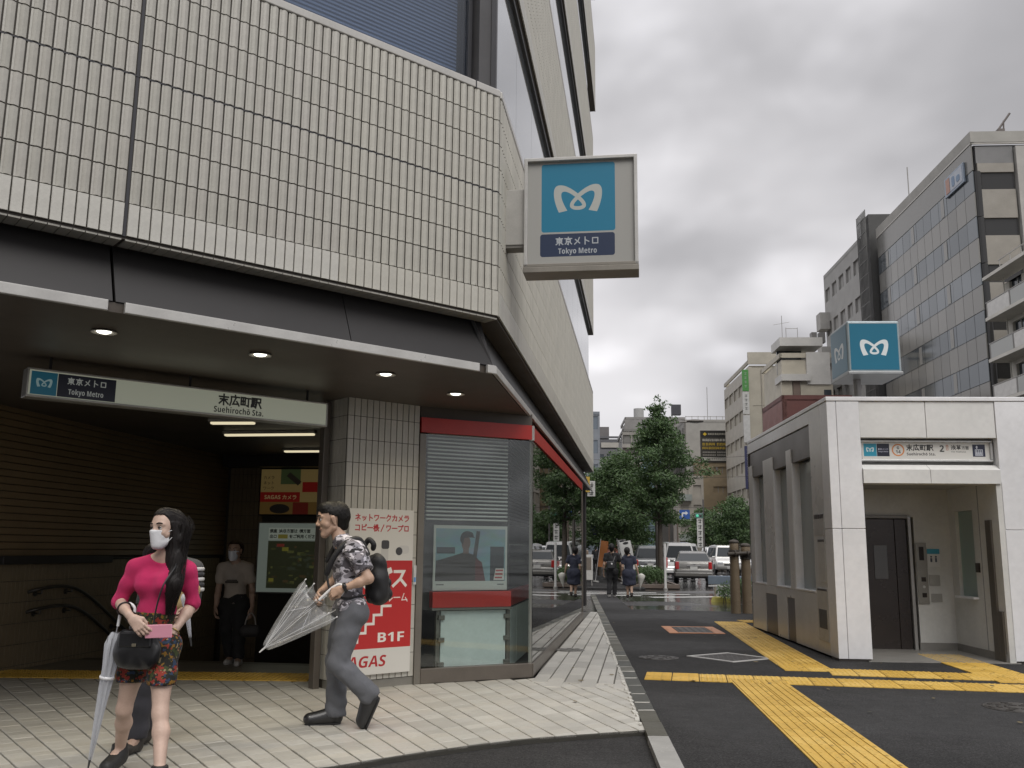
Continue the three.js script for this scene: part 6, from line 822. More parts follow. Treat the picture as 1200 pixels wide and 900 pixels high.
// ================================================================ VEHICLES
const tyreM = std([0.025, 0.025, 0.026], 0.85), rimM = worn([0.35, 0.35, 0.36], 0.35, 0.3, { metalness: 0.7 }), carGlass = phys([0.03, 0.035, 0.038], 0.04, { metalness: 0.15 }), blackTrim = std([0.03, 0.03, 0.032], 0.5), redLamp = phys([0.42, 0.02, 0.02], 0.15, { clearcoat: 1 }), clearLamp = phys([0.55, 0.57, 0.6], 0.1, { clearcoat: 1, metalness: 0.3 });
function car(name, label, cat, [x, y, z], ry, color, o = {}, group) {   // forward is local +Z, base at the ground under its centre
  const { L = 4.5, W = 1.7, H = 1.5, belt = 0.95, hood = 1.05, rake = 0.75, tail = 0.45, van = false } = o, t = thing(name, label, cat, [x, y, z], ry, group), paint = phys(color, 0.28, { metalness: 0.4, clearcoat: 1, clearcoatRoughness: 0.08 });
  const b = 0.12, zr = -L / 2, zf = L / 2, sh = new THREE.Shape(); sh.moveTo(zr + 0.12, 0.36); sh.lineTo(zf - 0.15, 0.36); sh.quadraticCurveTo(zf - 0.03, 0.38, zf - 0.03, 0.55); sh.quadraticCurveTo(zf - 0.05, belt - 0.18, zf - 0.35, belt - 0.12); sh.lineTo(zf - hood, belt); sh.lineTo(zr + 0.14, belt + 0.02); sh.quadraticCurveTo(zr + 0.05, belt - 0.1, zr + 0.06, 0.68); sh.quadraticCurveTo(zr - 0.0, 0.6, zr + 0.02, 0.50); sh.quadraticCurveTo(zr + 0.03, 0.38, zr + 0.12, 0.36);
  const arch = (zc) => { const p = new THREE.Path(); p.absarc(zc, 0.31, 0.001, 0, 6.28); return p; };
  const ext = (s, w) => new THREE.ExtrudeGeometry(s, { depth: w - 2 * b, bevelEnabled: true, bevelThickness: b, bevelSize: b * 0.6, bevelSegments: 5, curveSegments: 10 }).translate(0, 0, -(w - 2 * b) / 2).rotateY(-Math.PI / 2);
  part('body', t, ext(sh, W), paint);
  // cabin, narrowing upwards
  const A = [zr + 0.10, belt - 0.02], B = [zr + tail, H - 0.07], C = [zf - hood - rake, H - 0.07], D = [zf - hood + 0.05, belt - 0.02], s2 = new THREE.Shape(); s2.moveTo(...A); s2.lineTo(...B); s2.quadraticCurveTo((B[0] + C[0]) / 2, H + 0.05, ...C); s2.lineTo(...D); s2.lineTo(...A);
  const cab = ext(s2, W - 0.02), p = cab.attributes.position, tap = (yy) => 1 - 0.26 * Math.max(0, (yy - belt) / (H - belt)); for (let i = 0; i < p.count; i++) p.setX(i, p.getX(i) * tap(p.getY(i))); cab.computeVertexNormals(); part('cabin', t, cab, paint);
  const quad = (pts) => { const g = new THREE.BufferGeometry(); g.setAttribute('position', new THREE.BufferAttribute(new Float32Array([0, 1, 2, 0, 2, 3].flatMap((i) => pts[i])), 3)); g.computeVertexNormals(); return g; }, mixp = (P0, Q, s) => [P0[0] + (Q[0] - P0[0]) * s, P0[1] + (Q[1] - P0[1]) * s];
  const hw = (yy) => (W / 2 - 0.01) * tap(yy), off = 0.080;
  const slope = (P0, Q, sgn) => { const n = [Q[1] - P0[1], -(Q[0] - P0[0])], l = Math.hypot(...n), dz = sgn * Math.abs(n[0] / l) * off, dy = Math.abs(n[1] / l) * off, u = mixp(P0, Q, 0.12), v = mixp(P0, Q, 0.88); return quad([[-hw(u[1]) + 0.10, u[1] + dy, u[0] + dz], [hw(u[1]) - 0.10, u[1] + dy, u[0] + dz], [hw(v[1]) - 0.09, v[1] + dy, v[0] + dz], [-hw(v[1]) + 0.09, v[1] + dy, v[0] + dz]]); };
  part('rear_window', t, slope(A, B, -1), Object.assign(carGlass, { side: THREE.DoubleSide })); part('windscreen', t, slope(D, C, 1), carGlass);
  for (const sx of [-1, 1]) for (const [a, c2] of [[0.06, 0.36], [0.39, 0.68], [0.71, 0.95]]) { const lo = (s) => [mixp(A, D, s)[0], belt + 0.06], hi = (s) => [mixp(B, C, s)[0], H - 0.14], q = [lo(a), lo(c2), hi(c2), hi(a)]; part('side_window', t, quad(q.map(([zz, yy]) => [sx * (hw(yy) + 0.006), yy, Math.max(Math.min(zz, mixp(C, D, Math.min(1, (H - 0.07 - yy) / (H - belt)))[0] - 0.12), mixp(B, A, Math.min(1, (H - 0.07 - yy) / (H - belt)))[0] + 0.12)])), carGlass); }
  // lamps, bumpers, plates, mirrors, wheels
  for (const sx of [-1, 1]) { part('tail_light', t, rbox(0.17, van ? 0.6 : 0.34, 0.10, sx * (W / 2 - 0.12), van ? 0.85 : 0.84, zr + 0.0, 0.03), redLamp); part('headlight', t, rbox(0.36, 0.16, 0.14, sx * (W / 2 - 0.26), 0.72, zf - 0.03, 0.04), clearLamp); part('mirror', t, rbox(0.20, 0.13, 0.10, sx * (W / 2 + 0.08), belt + 0.07, zf - hood - 0.12, 0.04), paint); }
  part('rear_bumper', t, rbox(W - 0.02, 0.20, 0.16, 0, 0.44, zr - 0.01, 0.05), paint); part('bumper_trim', t, rbox(W - 0.1, 0.08, 0.1, 0, 0.31, zr + 0.06, 0.03), blackTrim); part('licence_plate', t, rbox(0.33, 0.165, 0.03, 0, 0.72, zr - 0.035, 0.006), worn([0.66, 0.66, 0.64], 0.4, 0.4)); part('front_plate', t, rbox(0.33, 0.165, 0.03, 0, 0.44, zf + 0.045, 0.006), worn([0.66, 0.66, 0.64], 0.4, 0.4)); part('grille', t, rbox(0.7, 0.14, 0.05, 0, 0.62, zf + 0.02, 0.02), blackTrim); part('badge', t, [new THREE.TorusGeometry(0.045, 0.010, 6, 20).translate(0, 0.88, zr - 0.022)], rimM); part('chrome_strip', t, rbox(0.6, 0.03, 0.06, 0, 0.825, zr - 0.025, 0.01), rimM);
  for (const sx of [-1, 1]) for (const zz of [zr + 0.82, zf - 0.82]) { const w = part('wheel', t, [new THREE.TorusGeometry(0.235, 0.085, 10, 26).rotateY(Math.PI / 2).translate(sx * (W / 2 - 0.115), 0.318, zz)], tyreM); part('rim', w, [cyl(0.19, 0.19, 0.16, 0, 0, 0, 20).rotateZ(Math.PI / 2).translate(sx * (W / 2 - 0.115), 0.318, zz)], rimM); part('wheel_arch', t, [cyl(0.36, 0.36, 0.03, 0, 0, 0, 24).rotateZ(Math.PI / 2).translate(sx * (W / 2 - 0.008), 0.318, zz)], blackTrim); }
  return t;
}
const G = -0.05, back = Math.PI - 0.04;
car('parked_car', 'silver estate car seen from behind beside the tall tree', 'car', [8.72, G, -45.4], Math.PI - 0.16, [0.15, 0.145, 0.135], { L: 4.5, W: 1.72, H: 1.44, hood: 1.0, tail: 0.72, rake: 0.8 });
car('delivery_van', 'white van standing just ahead of the silver estate car', 'van', [9.1, G, -52.5], back, [0.66, 0.66, 0.65], { L: 4.6, W: 1.72, H: 1.92, belt: 1.05, hood: 0.55, rake: 0.6, tail: 0.2, van: true });
car('parked_car', 'dark people carrier with a silver roof left of the tree trunk', 'car', [7.75, G, -54], back, [0.10, 0.105, 0.11], { L: 4.5, W: 1.72, H: 1.75, belt: 1.0, hood: 0.8, rake: 0.8, tail: 0.3 });
car('white_van', 'taller white van farther ahead in the queue', 'van', [11.6, G, -64], back, [0.66, 0.66, 0.66], { L: 4.8, W: 1.75, H: 1.98, belt: 1.08, hood: 0.5, rake: 0.55, tail: 0.2, van: true });
car('oncoming_car', 'white people carrier driving towards the camera on the avenue', 'car', [16.2, G, -75], -0.06, [0.68, 0.68, 0.68], { L: 4.6, W: 1.74, H: 1.82, belt: 1.0, hood: 0.85, rake: 0.95, tail: 0.25 });
car('oncoming_car', 'white van coming on just left of the two wooden posts', 'van', [14.85, G, -66], -0.05, [0.62, 0.61, 0.58], { L: 4.6, W: 1.72, H: 1.9, belt: 1.05, hood: 0.5, rake: 0.55, tail: 0.2, van: true });
car('oncoming_car', 'white saloon seen between the wooden posts and the kiosk', 'car', [17.9, G, -70], -0.05, [0.68, 0.68, 0.67], { L: 4.5, W: 1.72, H: 1.45, hood: 1.15, rake: 0.9, tail: 0.9 });
car('distant_car', 'white car roof glimpsed far behind the silver estate', 'car', [12.9, G, -82], back, [0.66, 0.66, 0.66], { L: 4.5, W: 1.7, H: 1.6 });
// ================================================================ PEOPLE: smooth blended surfaces over a posed skeleton
const A3 = (v) => (v.isVector3 ? v : V(...v)), add = (p, ...t) => { const q = A3(p).clone(); for (let i = 0; i < t.length; i += 2) q.addScaledVector(t[i], t[i + 1]); return q; };
const cap = (a, b, ra, rb = ra, o = {}) => ({ a: A3(a).clone(), b: A3(b).clone(), ra, rb, ...o });
function blend(prims, cell, { k = 0.03, post, pad = 0.03 } = {}) {
  const lo = V(1e9, 1e9, 1e9), hi = V(-1e9, -1e9, -1e9);
  for (const p of prims) { const r = Math.max(p.ra, p.rb) * (p.s && p.s < 1 ? 1 / p.s : 1) + pad; for (const q of [p.a, p.b]) { lo.min(V(q.x - r, q.y - r, q.z - r)); hi.max(V(q.x + r, q.y + r, q.z + r)); } }
  const nx = Math.ceil((hi.x - lo.x) / cell) + 1, ny = Math.ceil((hi.y - lo.y) / cell) + 1, nz = Math.ceil((hi.z - lo.z) / cell) + 1, F = new Float32Array(nx * ny * nz).fill(0.12), id = (i, j, l) => (l * ny + j) * nx + i;
  for (const p of prims) {
    const r = Math.max(p.ra, p.rb) * (p.s && p.s < 1 ? 1 / p.s : 1) + 0.06 + k, mn = p.a.clone().min(p.b), mx = p.a.clone().max(p.b);
    const R = (v, o, n) => Math.max(0, Math.min(n - 1, v)), i0 = R(Math.floor((mn.x - r - lo.x) / cell), 0, nx), i1 = R(Math.ceil((mx.x + r - lo.x) / cell), 0, nx), j0 = R(Math.floor((mn.y - r - lo.y) / cell), 0, ny), j1 = R(Math.ceil((mx.y + r - lo.y) / cell), 0, ny), l0 = R(Math.floor((mn.z - r - lo.z) / cell), 0, nz), l1 = R(Math.ceil((mx.z + r - lo.z) / cell), 0, nz);
    const bx = p.b.x - p.a.x, by = p.b.y - p.a.y, bz = p.b.z - p.a.z, bb = bx * bx + by * by + bz * bz || 1e-9, kk = p.k ?? k;
    for (let l = l0; l <= l1; l++) for (let j = j0; j <= j1; j++) for (let i = i0; i <= i1; i++) {
      const x = lo.x + i * cell - p.a.x, y = lo.y + j * cell - p.a.y, z = lo.z + l * cell - p.a.z, t = Math.max(0, Math.min(1, (x * bx + y * by + z * bz) / bb));
      let qx = x - bx * t, qy = y - by * t, qz = z - bz * t;
      if (p.n) { const c = (qx * p.n.x + qy * p.n.y + qz * p.n.z) * (p.s - 1); qx += p.n.x * c; qy += p.n.y * c; qz += p.n.z * c; }
      let d = Math.sqrt(qx * qx + qy * qy + qz * qz) - (p.ra + (p.rb - p.ra) * t); if (p.n && p.s > 1) d /= Math.sqrt(p.s);
      if (p.clip) for (const c of p.clip) d = Math.max(d, (x + p.a.x - c[0].x) * c[1].x + (y + p.a.y - c[0].y) * c[1].y + (z + p.a.z - c[0].z) * c[1].z);
      const o = id(i, j, l);
      if (p.cut) { const h = Math.max(0, Math.min(1, 0.5 - 0.5 * (F[o] + d) / kk)); F[o] = F[o] * (1 - h) - d * h + kk * h * (1 - h); } else { const h = Math.max(0, Math.min(1, 0.5 + 0.5 * (F[o] - d) / kk)); F[o] = F[o] * (1 - h) + d * h - kk * h * (1 - h); }
    }
  }
  if (post) for (let l = 0; l < nz; l++) for (let j = 0; j < ny; j++) for (let i = 0; i < nx; i++) { const o = id(i, j, l); if (F[o] < 0.08) F[o] = post(lo.x + i * cell, lo.y + j * cell, lo.z + l * cell, F[o]); }
  const at2 = new Int32Array(nx * ny * nz).fill(-1), pos = [], idx = [], C = [[0, 0, 0], [1, 0, 0], [0, 1, 0], [1, 1, 0], [0, 0, 1], [1, 0, 1], [0, 1, 1], [1, 1, 1]], E = [[0, 1], [2, 3], [4, 5], [6, 7], [0, 2], [1, 3], [4, 6], [5, 7], [0, 4], [1, 5], [2, 6], [3, 7]];
  for (let l = 0; l + 1 < nz; l++) for (let j = 0; j + 1 < ny; j++) for (let i = 0; i + 1 < nx; i++) {
    const v = C.map(([a, b, c]) => F[id(i + a, j + b, l + c)]); let m = 0; for (let q = 0; q < 8; q++) if (v[q] < 0) m++; if (m === 0 || m === 8) continue;
    let x = 0, y = 0, z = 0, n = 0; for (const [a, b] of E) if ((v[a] < 0) !== (v[b] < 0)) { const t = v[a] / (v[a] - v[b]); x += C[a][0] + (C[b][0] - C[a][0]) * t; y += C[a][1] + (C[b][1] - C[a][1]) * t; z += C[a][2] + (C[b][2] - C[a][2]) * t; n++; }
    at2[id(i, j, l)] = pos.length / 3; pos.push(lo.x + (i + x / n) * cell, lo.y + (j + y / n) * cell, lo.z + (l + z / n) * cell);
  }
  const q4 = (a, b, c, d, flip) => { if (a < 0 || b < 0 || c < 0 || d < 0) return; if (flip) idx.push(a, c, b, a, d, c); else idx.push(a, b, c, a, c, d); };
  for (let l = 1; l + 1 < nz; l++) for (let j = 1; j + 1 < ny; j++) for (let i = 1; i + 1 < nx; i++) {
    const s = F[id(i, j, l)] < 0;
    if (s !== F[id(i + 1, j, l)] < 0) q4(at2[id(i, j - 1, l - 1)], at2[id(i, j, l - 1)], at2[id(i, j, l)], at2[id(i, j - 1, l)], !s);
    if (s !== F[id(i, j + 1, l)] < 0) q4(at2[id(i - 1, j, l - 1)], at2[id(i - 1, j, l)], at2[id(i, j, l)], at2[id(i, j, l - 1)], !s);
    if (s !== F[id(i, j, l + 1)] < 0) q4(at2[id(i - 1, j - 1, l)], at2[id(i, j - 1, l)], at2[id(i, j, l)], at2[id(i - 1, j, l)], !s);
  }
  const g = new THREE.BufferGeometry(); g.setAttribute('position', new THREE.BufferAttribute(new Float32Array(pos), 3)); g.setIndex(idx); g.computeVertexNormals(); return g;
}
const UP = V(0, 1, 0);
function headPrims(c, f, u, S = 1, fem = false) {
  const s = f.clone().cross(u).normalize(), P = (a, b, d) => add(c, f, a * S, u, b * S, s, d * S), o = [];
  const p = (a, b, ra, rb, e) => o.push(cap(a, b, ra * S, (rb ?? ra) * S, { k: 0.02 * S, ...e }));
  p(P(-0.030, 0.035, 0), P(0.015, 0.038, 0), 0.089, 0.084, { n: s, s: 1.14 }); p(P(0.040, 0.010, 0), P(0.046, -0.062, 0), 0.060, 0.045, { n: s, s: 1.0 });
  for (const q of [-1, 1]) { p(P(0.0, -0.055, q * 0.045), P(0.062, -0.098, q * 0.012), fem ? 0.020 : 0.024, 0.019); p(P(0.062, -0.018, q * 0.036), P(0.05, -0.03, q * 0.045), 0.026, 0.022); p(P(0.086, 0.036, q * 0.014), P(0.076, 0.034, q * 0.046), 0.014, 0.011, { k: 0.012 }); p(P(0.098, 0.012, q * 0.031), P(0.099, 0.012, q * 0.033), 0.012, 0.012, { cut: true, k: 0.014 }); p(P(0.004, 0.016, q * 0.080), P(-0.006, -0.028, q * 0.074), 0.017, 0.011, { n: s, s: 1.9, k: 0.008 }); p(P(0.101, -0.026, q * 0.009), P(0.098, -0.027, q * 0.011), 0.008, 0.008, { k: 0.008 }); }
  p(P(0.090, 0.022, 0), P(0.111, -0.020, 0), 0.008, 0.0125, { k: 0.010 }); p(P(0.084, -0.054, -0.016), P(0.084, -0.054, 0.016), 0.011, 0.011, { n: u, s: 1.5, k: 0.01 }); p(P(0.080, -0.066, -0.013), P(0.080, -0.066, 0.013), 0.011, 0.011, { n: u, s: 1.3, k: 0.01 }); p(P(0.070, -0.100, 0), P(0.066, -0.102, 0), 0.022, 0.020); p(P(0.092, -0.060, -0.022), P(0.092, -0.060, 0.022), 0.003, 0.003, { cut: true, k: 0.005 });
  return { o, P, s };
}
function handPrims(w, dir, palm, side, curl, S = 1) {   // side: +1 when the thumb lies towards dir x palm
  const d = dir.clone().normalize(), pn = palm.clone().addScaledVector(d, -palm.dot(d)).normalize(), s = d.clone().cross(pn).multiplyScalar(side), o = [], P = (a, b, c) => add(w, d, a * S, s, b * S, pn, c * S);
  o.push(cap(P(-0.03, 0, 0), P(0.02, 0, 0), 0.026 * S, 0.024 * S, { n: pn, s: 1.35, k: 0.012 }));
  const L = [[0.040, 0.025, 0.020], [0.044, 0.028, 0.021], [0.041, 0.026, 0.020], [0.032, 0.020, 0.018]], K = [0.086, 0.090, 0.085, 0.076];
  for (let i = 0; i < 4; i++) {
    const off = (1.5 - i) * 0.0195, kn = P(K[i], off, 0.0); o.push(cap(P(0.01, off * 0.6, 0), kn, 0.0135 * S, 0.0105 * S, { k: 0.012 }));
    let q = kn, a = 0; const cu = curl[i]; for (let j = 0; j < 3; j++) { a += cu[j]; const e = add(q, d, Math.cos(a) * L[i][j] * S, pn, Math.sin(a) * L[i][j] * S, s, (1.5 - i) * 0.002 * S); o.push(cap(q, e, (0.0094 - 0.0008 * j) * S, (0.0088 - 0.0010 * j) * S, { k: 0.004 })); q = e; }
  }
  const tc = curl[4]; const t0 = P(0.012, 0.020, 0.004), t1 = P(0.045, 0.043, 0.012 + tc * 0.012), t2 = P(0.075, 0.046 - tc * 0.012, 0.020 + tc * 0.022), t3 = P(0.096, 0.040 - tc * 0.022, 0.024 + tc * 0.030);
  o.push(cap(t0, t1, 0.015 * S, 0.012 * S, { k: 0.012 }), cap(t1, t2, 0.0115 * S, 0.010 * S, { k: 0.005 }), cap(t2, t3, 0.010 * S, 0.008 * S, { k: 0.004 })); return o;
}
function bodyPrims(j, f, B) {   // skeleton -> tapering limbs, trunk, feet
  const side = f.clone().cross(UP).normalize(), o = { torso: [], pel: [], arms: {}, legs: {} }, fem = B.fem, c = j.chest, p = j.pelvis, mid = c.clone().lerp(p, 0.5);
  const T = (a, b, ra, rb, e) => o.torso.push(cap(a, b, ra * B.w, (rb ?? ra) * B.w, e));
  T(add(p, UP, 0.03), mid, fem ? 0.128 : 0.128, fem ? 0.122 : 0.122, { n: f, s: 1.28 }); T(mid, add(c, UP, 0.0), fem ? 0.122 : 0.124, 0.128, { n: f, s: 1.22 });
  for (const q of [-1, 1]) { T(add(c, side, q * 0.055), add(c, side, q * 0.075, UP, 0.09), fem ? 0.082 : 0.095, fem ? 0.066 : 0.080, { n: f, s: 1.08 }); const sh = q < 0 ? j.shA : j.shB; T(add(j.neck, UP, 0.01), sh, 0.050, 0.050, { k: 0.05 }); if (fem) T(add(c, side, q * 0.070, f, 0.062, UP, 0.03), add(c, side, q * 0.070, f, 0.074, UP, 0.005), 0.058, 0.052, { k: 0.06 }); }
  T(add(j.neck, UP, -0.03), j.head.clone().lerp(j.neck, 0.45), fem ? 0.050 : 0.060, fem ? 0.046 : 0.055);
  o.pel.push(cap(j.hipA, j.hipB, 0.108 * B.w, 0.108 * B.w, { n: f, s: 1.02 }), cap(add(p, UP, 0.04), p, 0.125 * B.w, 0.13 * B.w, { n: f, s: 1.2 })); for (const h of [j.hipA, j.hipB]) o.pel.push(cap(add(h, f, -0.045, UP, -0.015), add(h, f, -0.04, UP, -0.04), (fem ? 0.085 : 0.074) * B.w, (fem ? 0.085 : 0.074) * B.w));
  for (const q of ['A', 'B']) {
    const sh = j['sh' + q], el = j['el' + q], wr = j['wr' + q], hp = j['hip' + q], kn = j['kn' + q], an = j['an' + q], to = j['to' + q], m = B.limb;
    o.arms[q] = [cap(sh, sh.clone().lerp(el, 0.45), 0.053 * m, 0.045 * m), cap(sh.clone().lerp(el, 0.45), el, 0.045 * m, 0.037 * m), cap(el, el.clone().lerp(wr, 0.35), 0.038 * m, 0.038 * m), cap(el.clone().lerp(wr, 0.35), wr, 0.038 * m, 0.025 * m)];
    const calf = add(kn.clone().lerp(an, 0.32), j.back?.[q] ?? f.clone().negate(), 0.012);
    o.legs[q] = [cap(hp, hp.clone().lerp(kn, 0.5), 0.094 * B.leg, 0.076 * B.leg), cap(hp.clone().lerp(kn, 0.5), kn, 0.076 * B.leg, 0.054 * B.leg), cap(kn, calf, 0.052 * B.leg, 0.056 * B.leg), cap(calf, an, 0.056 * B.leg, 0.036 * B.leg), cap(an, to, 0.040, 0.030, { k: 0.02 })];
  }
  return o;
}
const grow = (list, d, e = {}) => list.map((p) => ({ ...p, ra: p.ra + d, rb: p.rb + d, ...e }));
const cutAt = (p, n) => [A3(p), A3(n).clone().normalize()];
const skinBump = dataTex(256, (u, v) => grey(N2(u, v) * 0.4 + NF(u, v) * 0.6), false, 0.12), clothBump = dataTex(256, (u, v) => grey(0.5 + 0.25 * Math.sin(u * 402) + 0.25 * Math.sin(v * 402)), false, 0.16);
const skinMat = (c) => phys(c, 0.52, { map: again(mottle, 0.35), bumpMap: skinBump, bumpScale: 0.0006, sheen: 0.1 });
const cloth = (c, rough = 0.85, e = {}) => phys(c, rough, { map: again(mottle, 0.5), bumpMap: clothBump, bumpScale: 0.0006, sheen: 0.25, sheenRoughness: 0.7, sheenColor: new THREE.Color(0.3, 0.3, 0.3), ...e });
const folds = (x, y, z, a, fx = 16, fy = 9) => a * (vnoise3(x * fx + 5, y * fy + z * 4, z * fx + 9) - 0.5) + a * 0.6 * Math.sin(y * 38 + vnoise3(x * 9, y * 3, z * 9) * 9);
const eyes = (t, P, S, e = {}) => { for (const q of [-1, 1]) { const w = worldPart('eye', t, ball(0.0125 * S, ...P(0.083, 0.011, q * 0.032).toArray(), 1, 1, 1, 8), std([0.62, 0.60, 0.58], 0.25)); const i = part('iris', w, ball(0.0062 * S, ...P(0.0925, 0.010, q * 0.0315).toArray(), 1, 1, 1, 8), std([0.02, 0.014, 0.01], 0.15)); const up = P(0.0965, 0.019, q * 0.033); worldPart('eyelid', t, tube([P(0.090, 0.012, q * 0.018), P(0.097, 0.0195, q * 0.03), P(0.092, 0.0145, q * 0.046)].map((v) => v.toArray()), 0.0022 * S, 10, 6), std([0.03, 0.02, 0.017], 0.6)); worldPart('eyebrow', t, tube([P(0.101, 0.037, q * 0.014), P(0.101, 0.044, q * 0.034), P(0.088, 0.040, q * 0.052)].map((v) => v.toArray()), (e.brow ?? 0.004) * S, 12, 6), std([0.022, 0.016, 0.013], 0.8)); } };
const hN = tnoise(301, 48), hM = tnoise(302, 96), hairTex = dataTex(256, (u, v) => grey(0.45 + 0.55 * (0.6 * hN(u, v * 0.125) + 0.4 * hM(u, v * 0.0625))), true, 0.12);
const tF1 = tfbm(401, 9, 3), tF2 = tfbm(402, 11, 3), tF3 = tfbm(403, 10, 3);
const hairMat = (c) => phys(c, 0.55, { map: hairTex, bumpMap: hairTex, bumpScale: 0.002, specularIntensity: 0.6 });

// ---- woman in pink, masked, looking to the left
{
  const base = V(-2.24, 0, -6.0), f = V(-0.22, 0, 1).normalize(), t = thing('person', 'woman in pink top, flowered shorts and white mask walking on the pavement', 'person', base.toArray());
  const j = { head: V(-2.185, 1.505, -5.985), neck: V(-2.19, 1.335, -6.02), chest: V(-2.205, 1.155, -6.01), pelvis: V(-2.235, 0.83, -6.01), shA: V(-2.365, 1.265, -5.99), shB: V(-2.055, 1.255, -6.05), elA: V(-2.455, 1.055, -6.0), wrA: V(-2.275, 0.975, -5.765), elB: V(-2.025, 1.045, -6.10), wrB: V(-2.09, 0.875, -5.97), hipA: V(-2.32, 0.79, -6.02), hipB: V(-2.155, 0.79, -5.99), knA: V(-2.395, 0.40, -6.06), anA: V(-2.485, 0.115, -6.27), toA: V(-2.50, 0.045, -6.13), knB: V(-2.10, 0.41, -5.87), anB: V(-2.03, 0.10, -5.73), toB: V(-2.07, 0.035, -5.58) };
  const b = bodyPrims(j, f, { fem: true, w: 0.86, limb: 0.84, leg: 0.84 }), hf = V(-0.42, -0.02, 0.9).normalize(), hu = V(-0.02, 1, 0.03).addScaledVector(hf, 0.0).normalize(), S = 1.0, H = headPrims(j.head, hf, hu, S, true);
  const skin = skinMat([0.66, 0.47, 0.375]), body = [blend([...b.torso, ...b.pel, ...b.arms.A, ...b.arms.B, ...b.legs.A, ...b.legs.B], 0.011)];
  body.push(blend(H.o, 0.0035, { k: 0.02 }));
  const handDir = V(0.66, -0.66, 0.04), c1 = [0.35, 0.45, 0.3]; body.push(blend(handPrims(j.wrA, handDir, V(0.1, -0.25, -1), 1, [[0.3, 0.4, 0.25], [0.35, 0.5, 0.3], [0.4, 0.55, 0.3], [0.45, 0.6, 0.35], 0.5], 0.95), 0.0034, { k: 0.008 }));
  body.push(blend(handPrims(j.wrB, V(-0.15, -1, 0.12), V(-0.6, 0, -0.6), -1, [[0.5, 0.6, 0.4], [0.55, 0.7, 0.4], [0.6, 0.7, 0.4], [0.65, 0.7, 0.5], 0.6], 0.92), 0.0034, { k: 0.008 }));
  worldPart('body', t, body, skin); eyes(t, H.P, S);
  const wool = dataTex(256, (u, v) => grey(0.5 + 0.5 * Math.sin(u * 6.2832 * 40)), false, 0.14);
  const pink = phys([0.62, 0.028, 0.135], 0.9, { map: again(mottle, 0.3), bumpMap: wool, bumpScale: 0.0012, sheen: 0.6, sheenRoughness: 0.6, sheenColor: new THREE.Color(0.7, 0.12, 0.3) });
  const sleeve = (q, e) => { const arm = grow(b.arms[q], 0.009), end = j['el' + q].clone().lerp(j['wr' + q], e), d = j['wr' + q].clone().sub(j['el' + q]); return arm.slice(0, 3).map((p, i) => (i === 2 ? { ...p, b: end.clone(), clip: [cutAt(end, d)] } : p)); };
  worldPart('top', t, blend([...grow(b.torso.slice(0, -1), 0.009), ...grow(b.pel, 0.004), ...sleeve('A', 0.10), ...sleeve('B', 0.12)], 0.009, { post: (x, y, z, d) => Math.max(d + folds(x, y, z, 0.004, 14, 20), 0.968 - y + 0.015 * Math.sin(x * 20), 0.086 - Math.hypot(x - j.neck.x, (y - j.neck.y - 0.030) * 1.25, z - j.neck.z - 0.035)) }), pink);
  const flor = dataTex(256, (u, v) => { const a = tF1(u, v), bb = tF2(u, v), c = tF3(u, v); let q = [0.10, 0.10, 0.075]; if (a > 0.60) q = [0.22, 0.25, 0.11]; if (bb > 0.66) q = [0.50, 0.36, 0.10]; if (c > 0.68) q = [0.52, 0.17, 0.12]; if (a < 0.30) q = [0.15, 0.22, 0.32]; if (bb < 0.24) q = [0.55, 0.48, 0.36]; return q; }, true, 0.26);
  worldPart('shorts', t, blend([...grow(b.pel, 0.012), ...['A', 'B'].flatMap((q) => { const end = j['hip' + q].clone().lerp(j['kn' + q], 0.56); return grow(b.legs[q].slice(0, 2), 0.020).map((p) => ({ ...p, clip: [cutAt(end, V(0, -1, 0.05))] })); }), cap(add(j.pelvis, UP, 0.20), j.pelvis, 0.112, 0.12, { n: f, s: 1.25 }), ...grow(b.torso.slice(0, 2), 0.007)], 0.010, { post: (x, y, z, d) => Math.max(d + folds(x, y, z, 0.006), y - 1.0) }), cloth([1, 1, 1], 0.8, { map: flor }));
  // hair, drawn back and falling over the left shoulder
  const P = H.P, hair = [cap(P(-0.036, 0.040, 0), P(0.010, 0.052, 0), 0.096, 0.089, { n: H.s, s: 1.14 }), cap(P(-0.05, 0.0, 0.0), P(-0.065, -0.08, 0.0), 0.078, 0.06), cap(P(-0.050, -0.01, -0.045), V(-2.115, 1.33, -5.985), 0.060, 0.048), cap(V(-2.115, 1.33, -5.985), V(-2.095, 1.17, -5.915), 0.048, 0.044, { n: V(0, 0, 1), s: 1.25 }), cap(V(-2.095, 1.17, -5.915), V(-2.105, 1.0, -5.90), 0.044, 0.012, { n: V(0, 0, 1), s: 1.25 }), cap(P(-0.05, -0.06, -0.05), V(-2.30, 1.36, -6.10), 0.06, 0.05), cap(V(-2.30, 1.36, -6.10), V(-2.325, 1.25, -6.12), 0.05, 0.03), cap(P(-0.02, 0.03, 0.078), P(-0.035, -0.06, 0.080), 0.020, 0.02)];
  worldPart('hair', t, blend(hair, 0.0055, { k: 0.055, post: (x, y, z, d) => { const q = V(x, y, z).sub(j.head), a = q.dot(hf), u = q.dot(hu), s = q.dot(H.s); d += 0.0028 * Math.sin(x * 230 + z * 260 + vnoise3(x * 12, y * 3, z * 12) * 6) + 0.006 * (vnoise3(x * 18, y * 4, z * 18) - 0.5); const face = Math.min(a - (0.052 + 0.30 * Math.max(0, u - 0.055) + (s < 0 ? 0.0 : 0.0) - 0.25 * Math.max(0, Math.abs(s) - 0.045)), 0.098 - u, u + 0.13); return Math.max(d, face); } }), hairMat([0.014, 0.009, 0.008]));
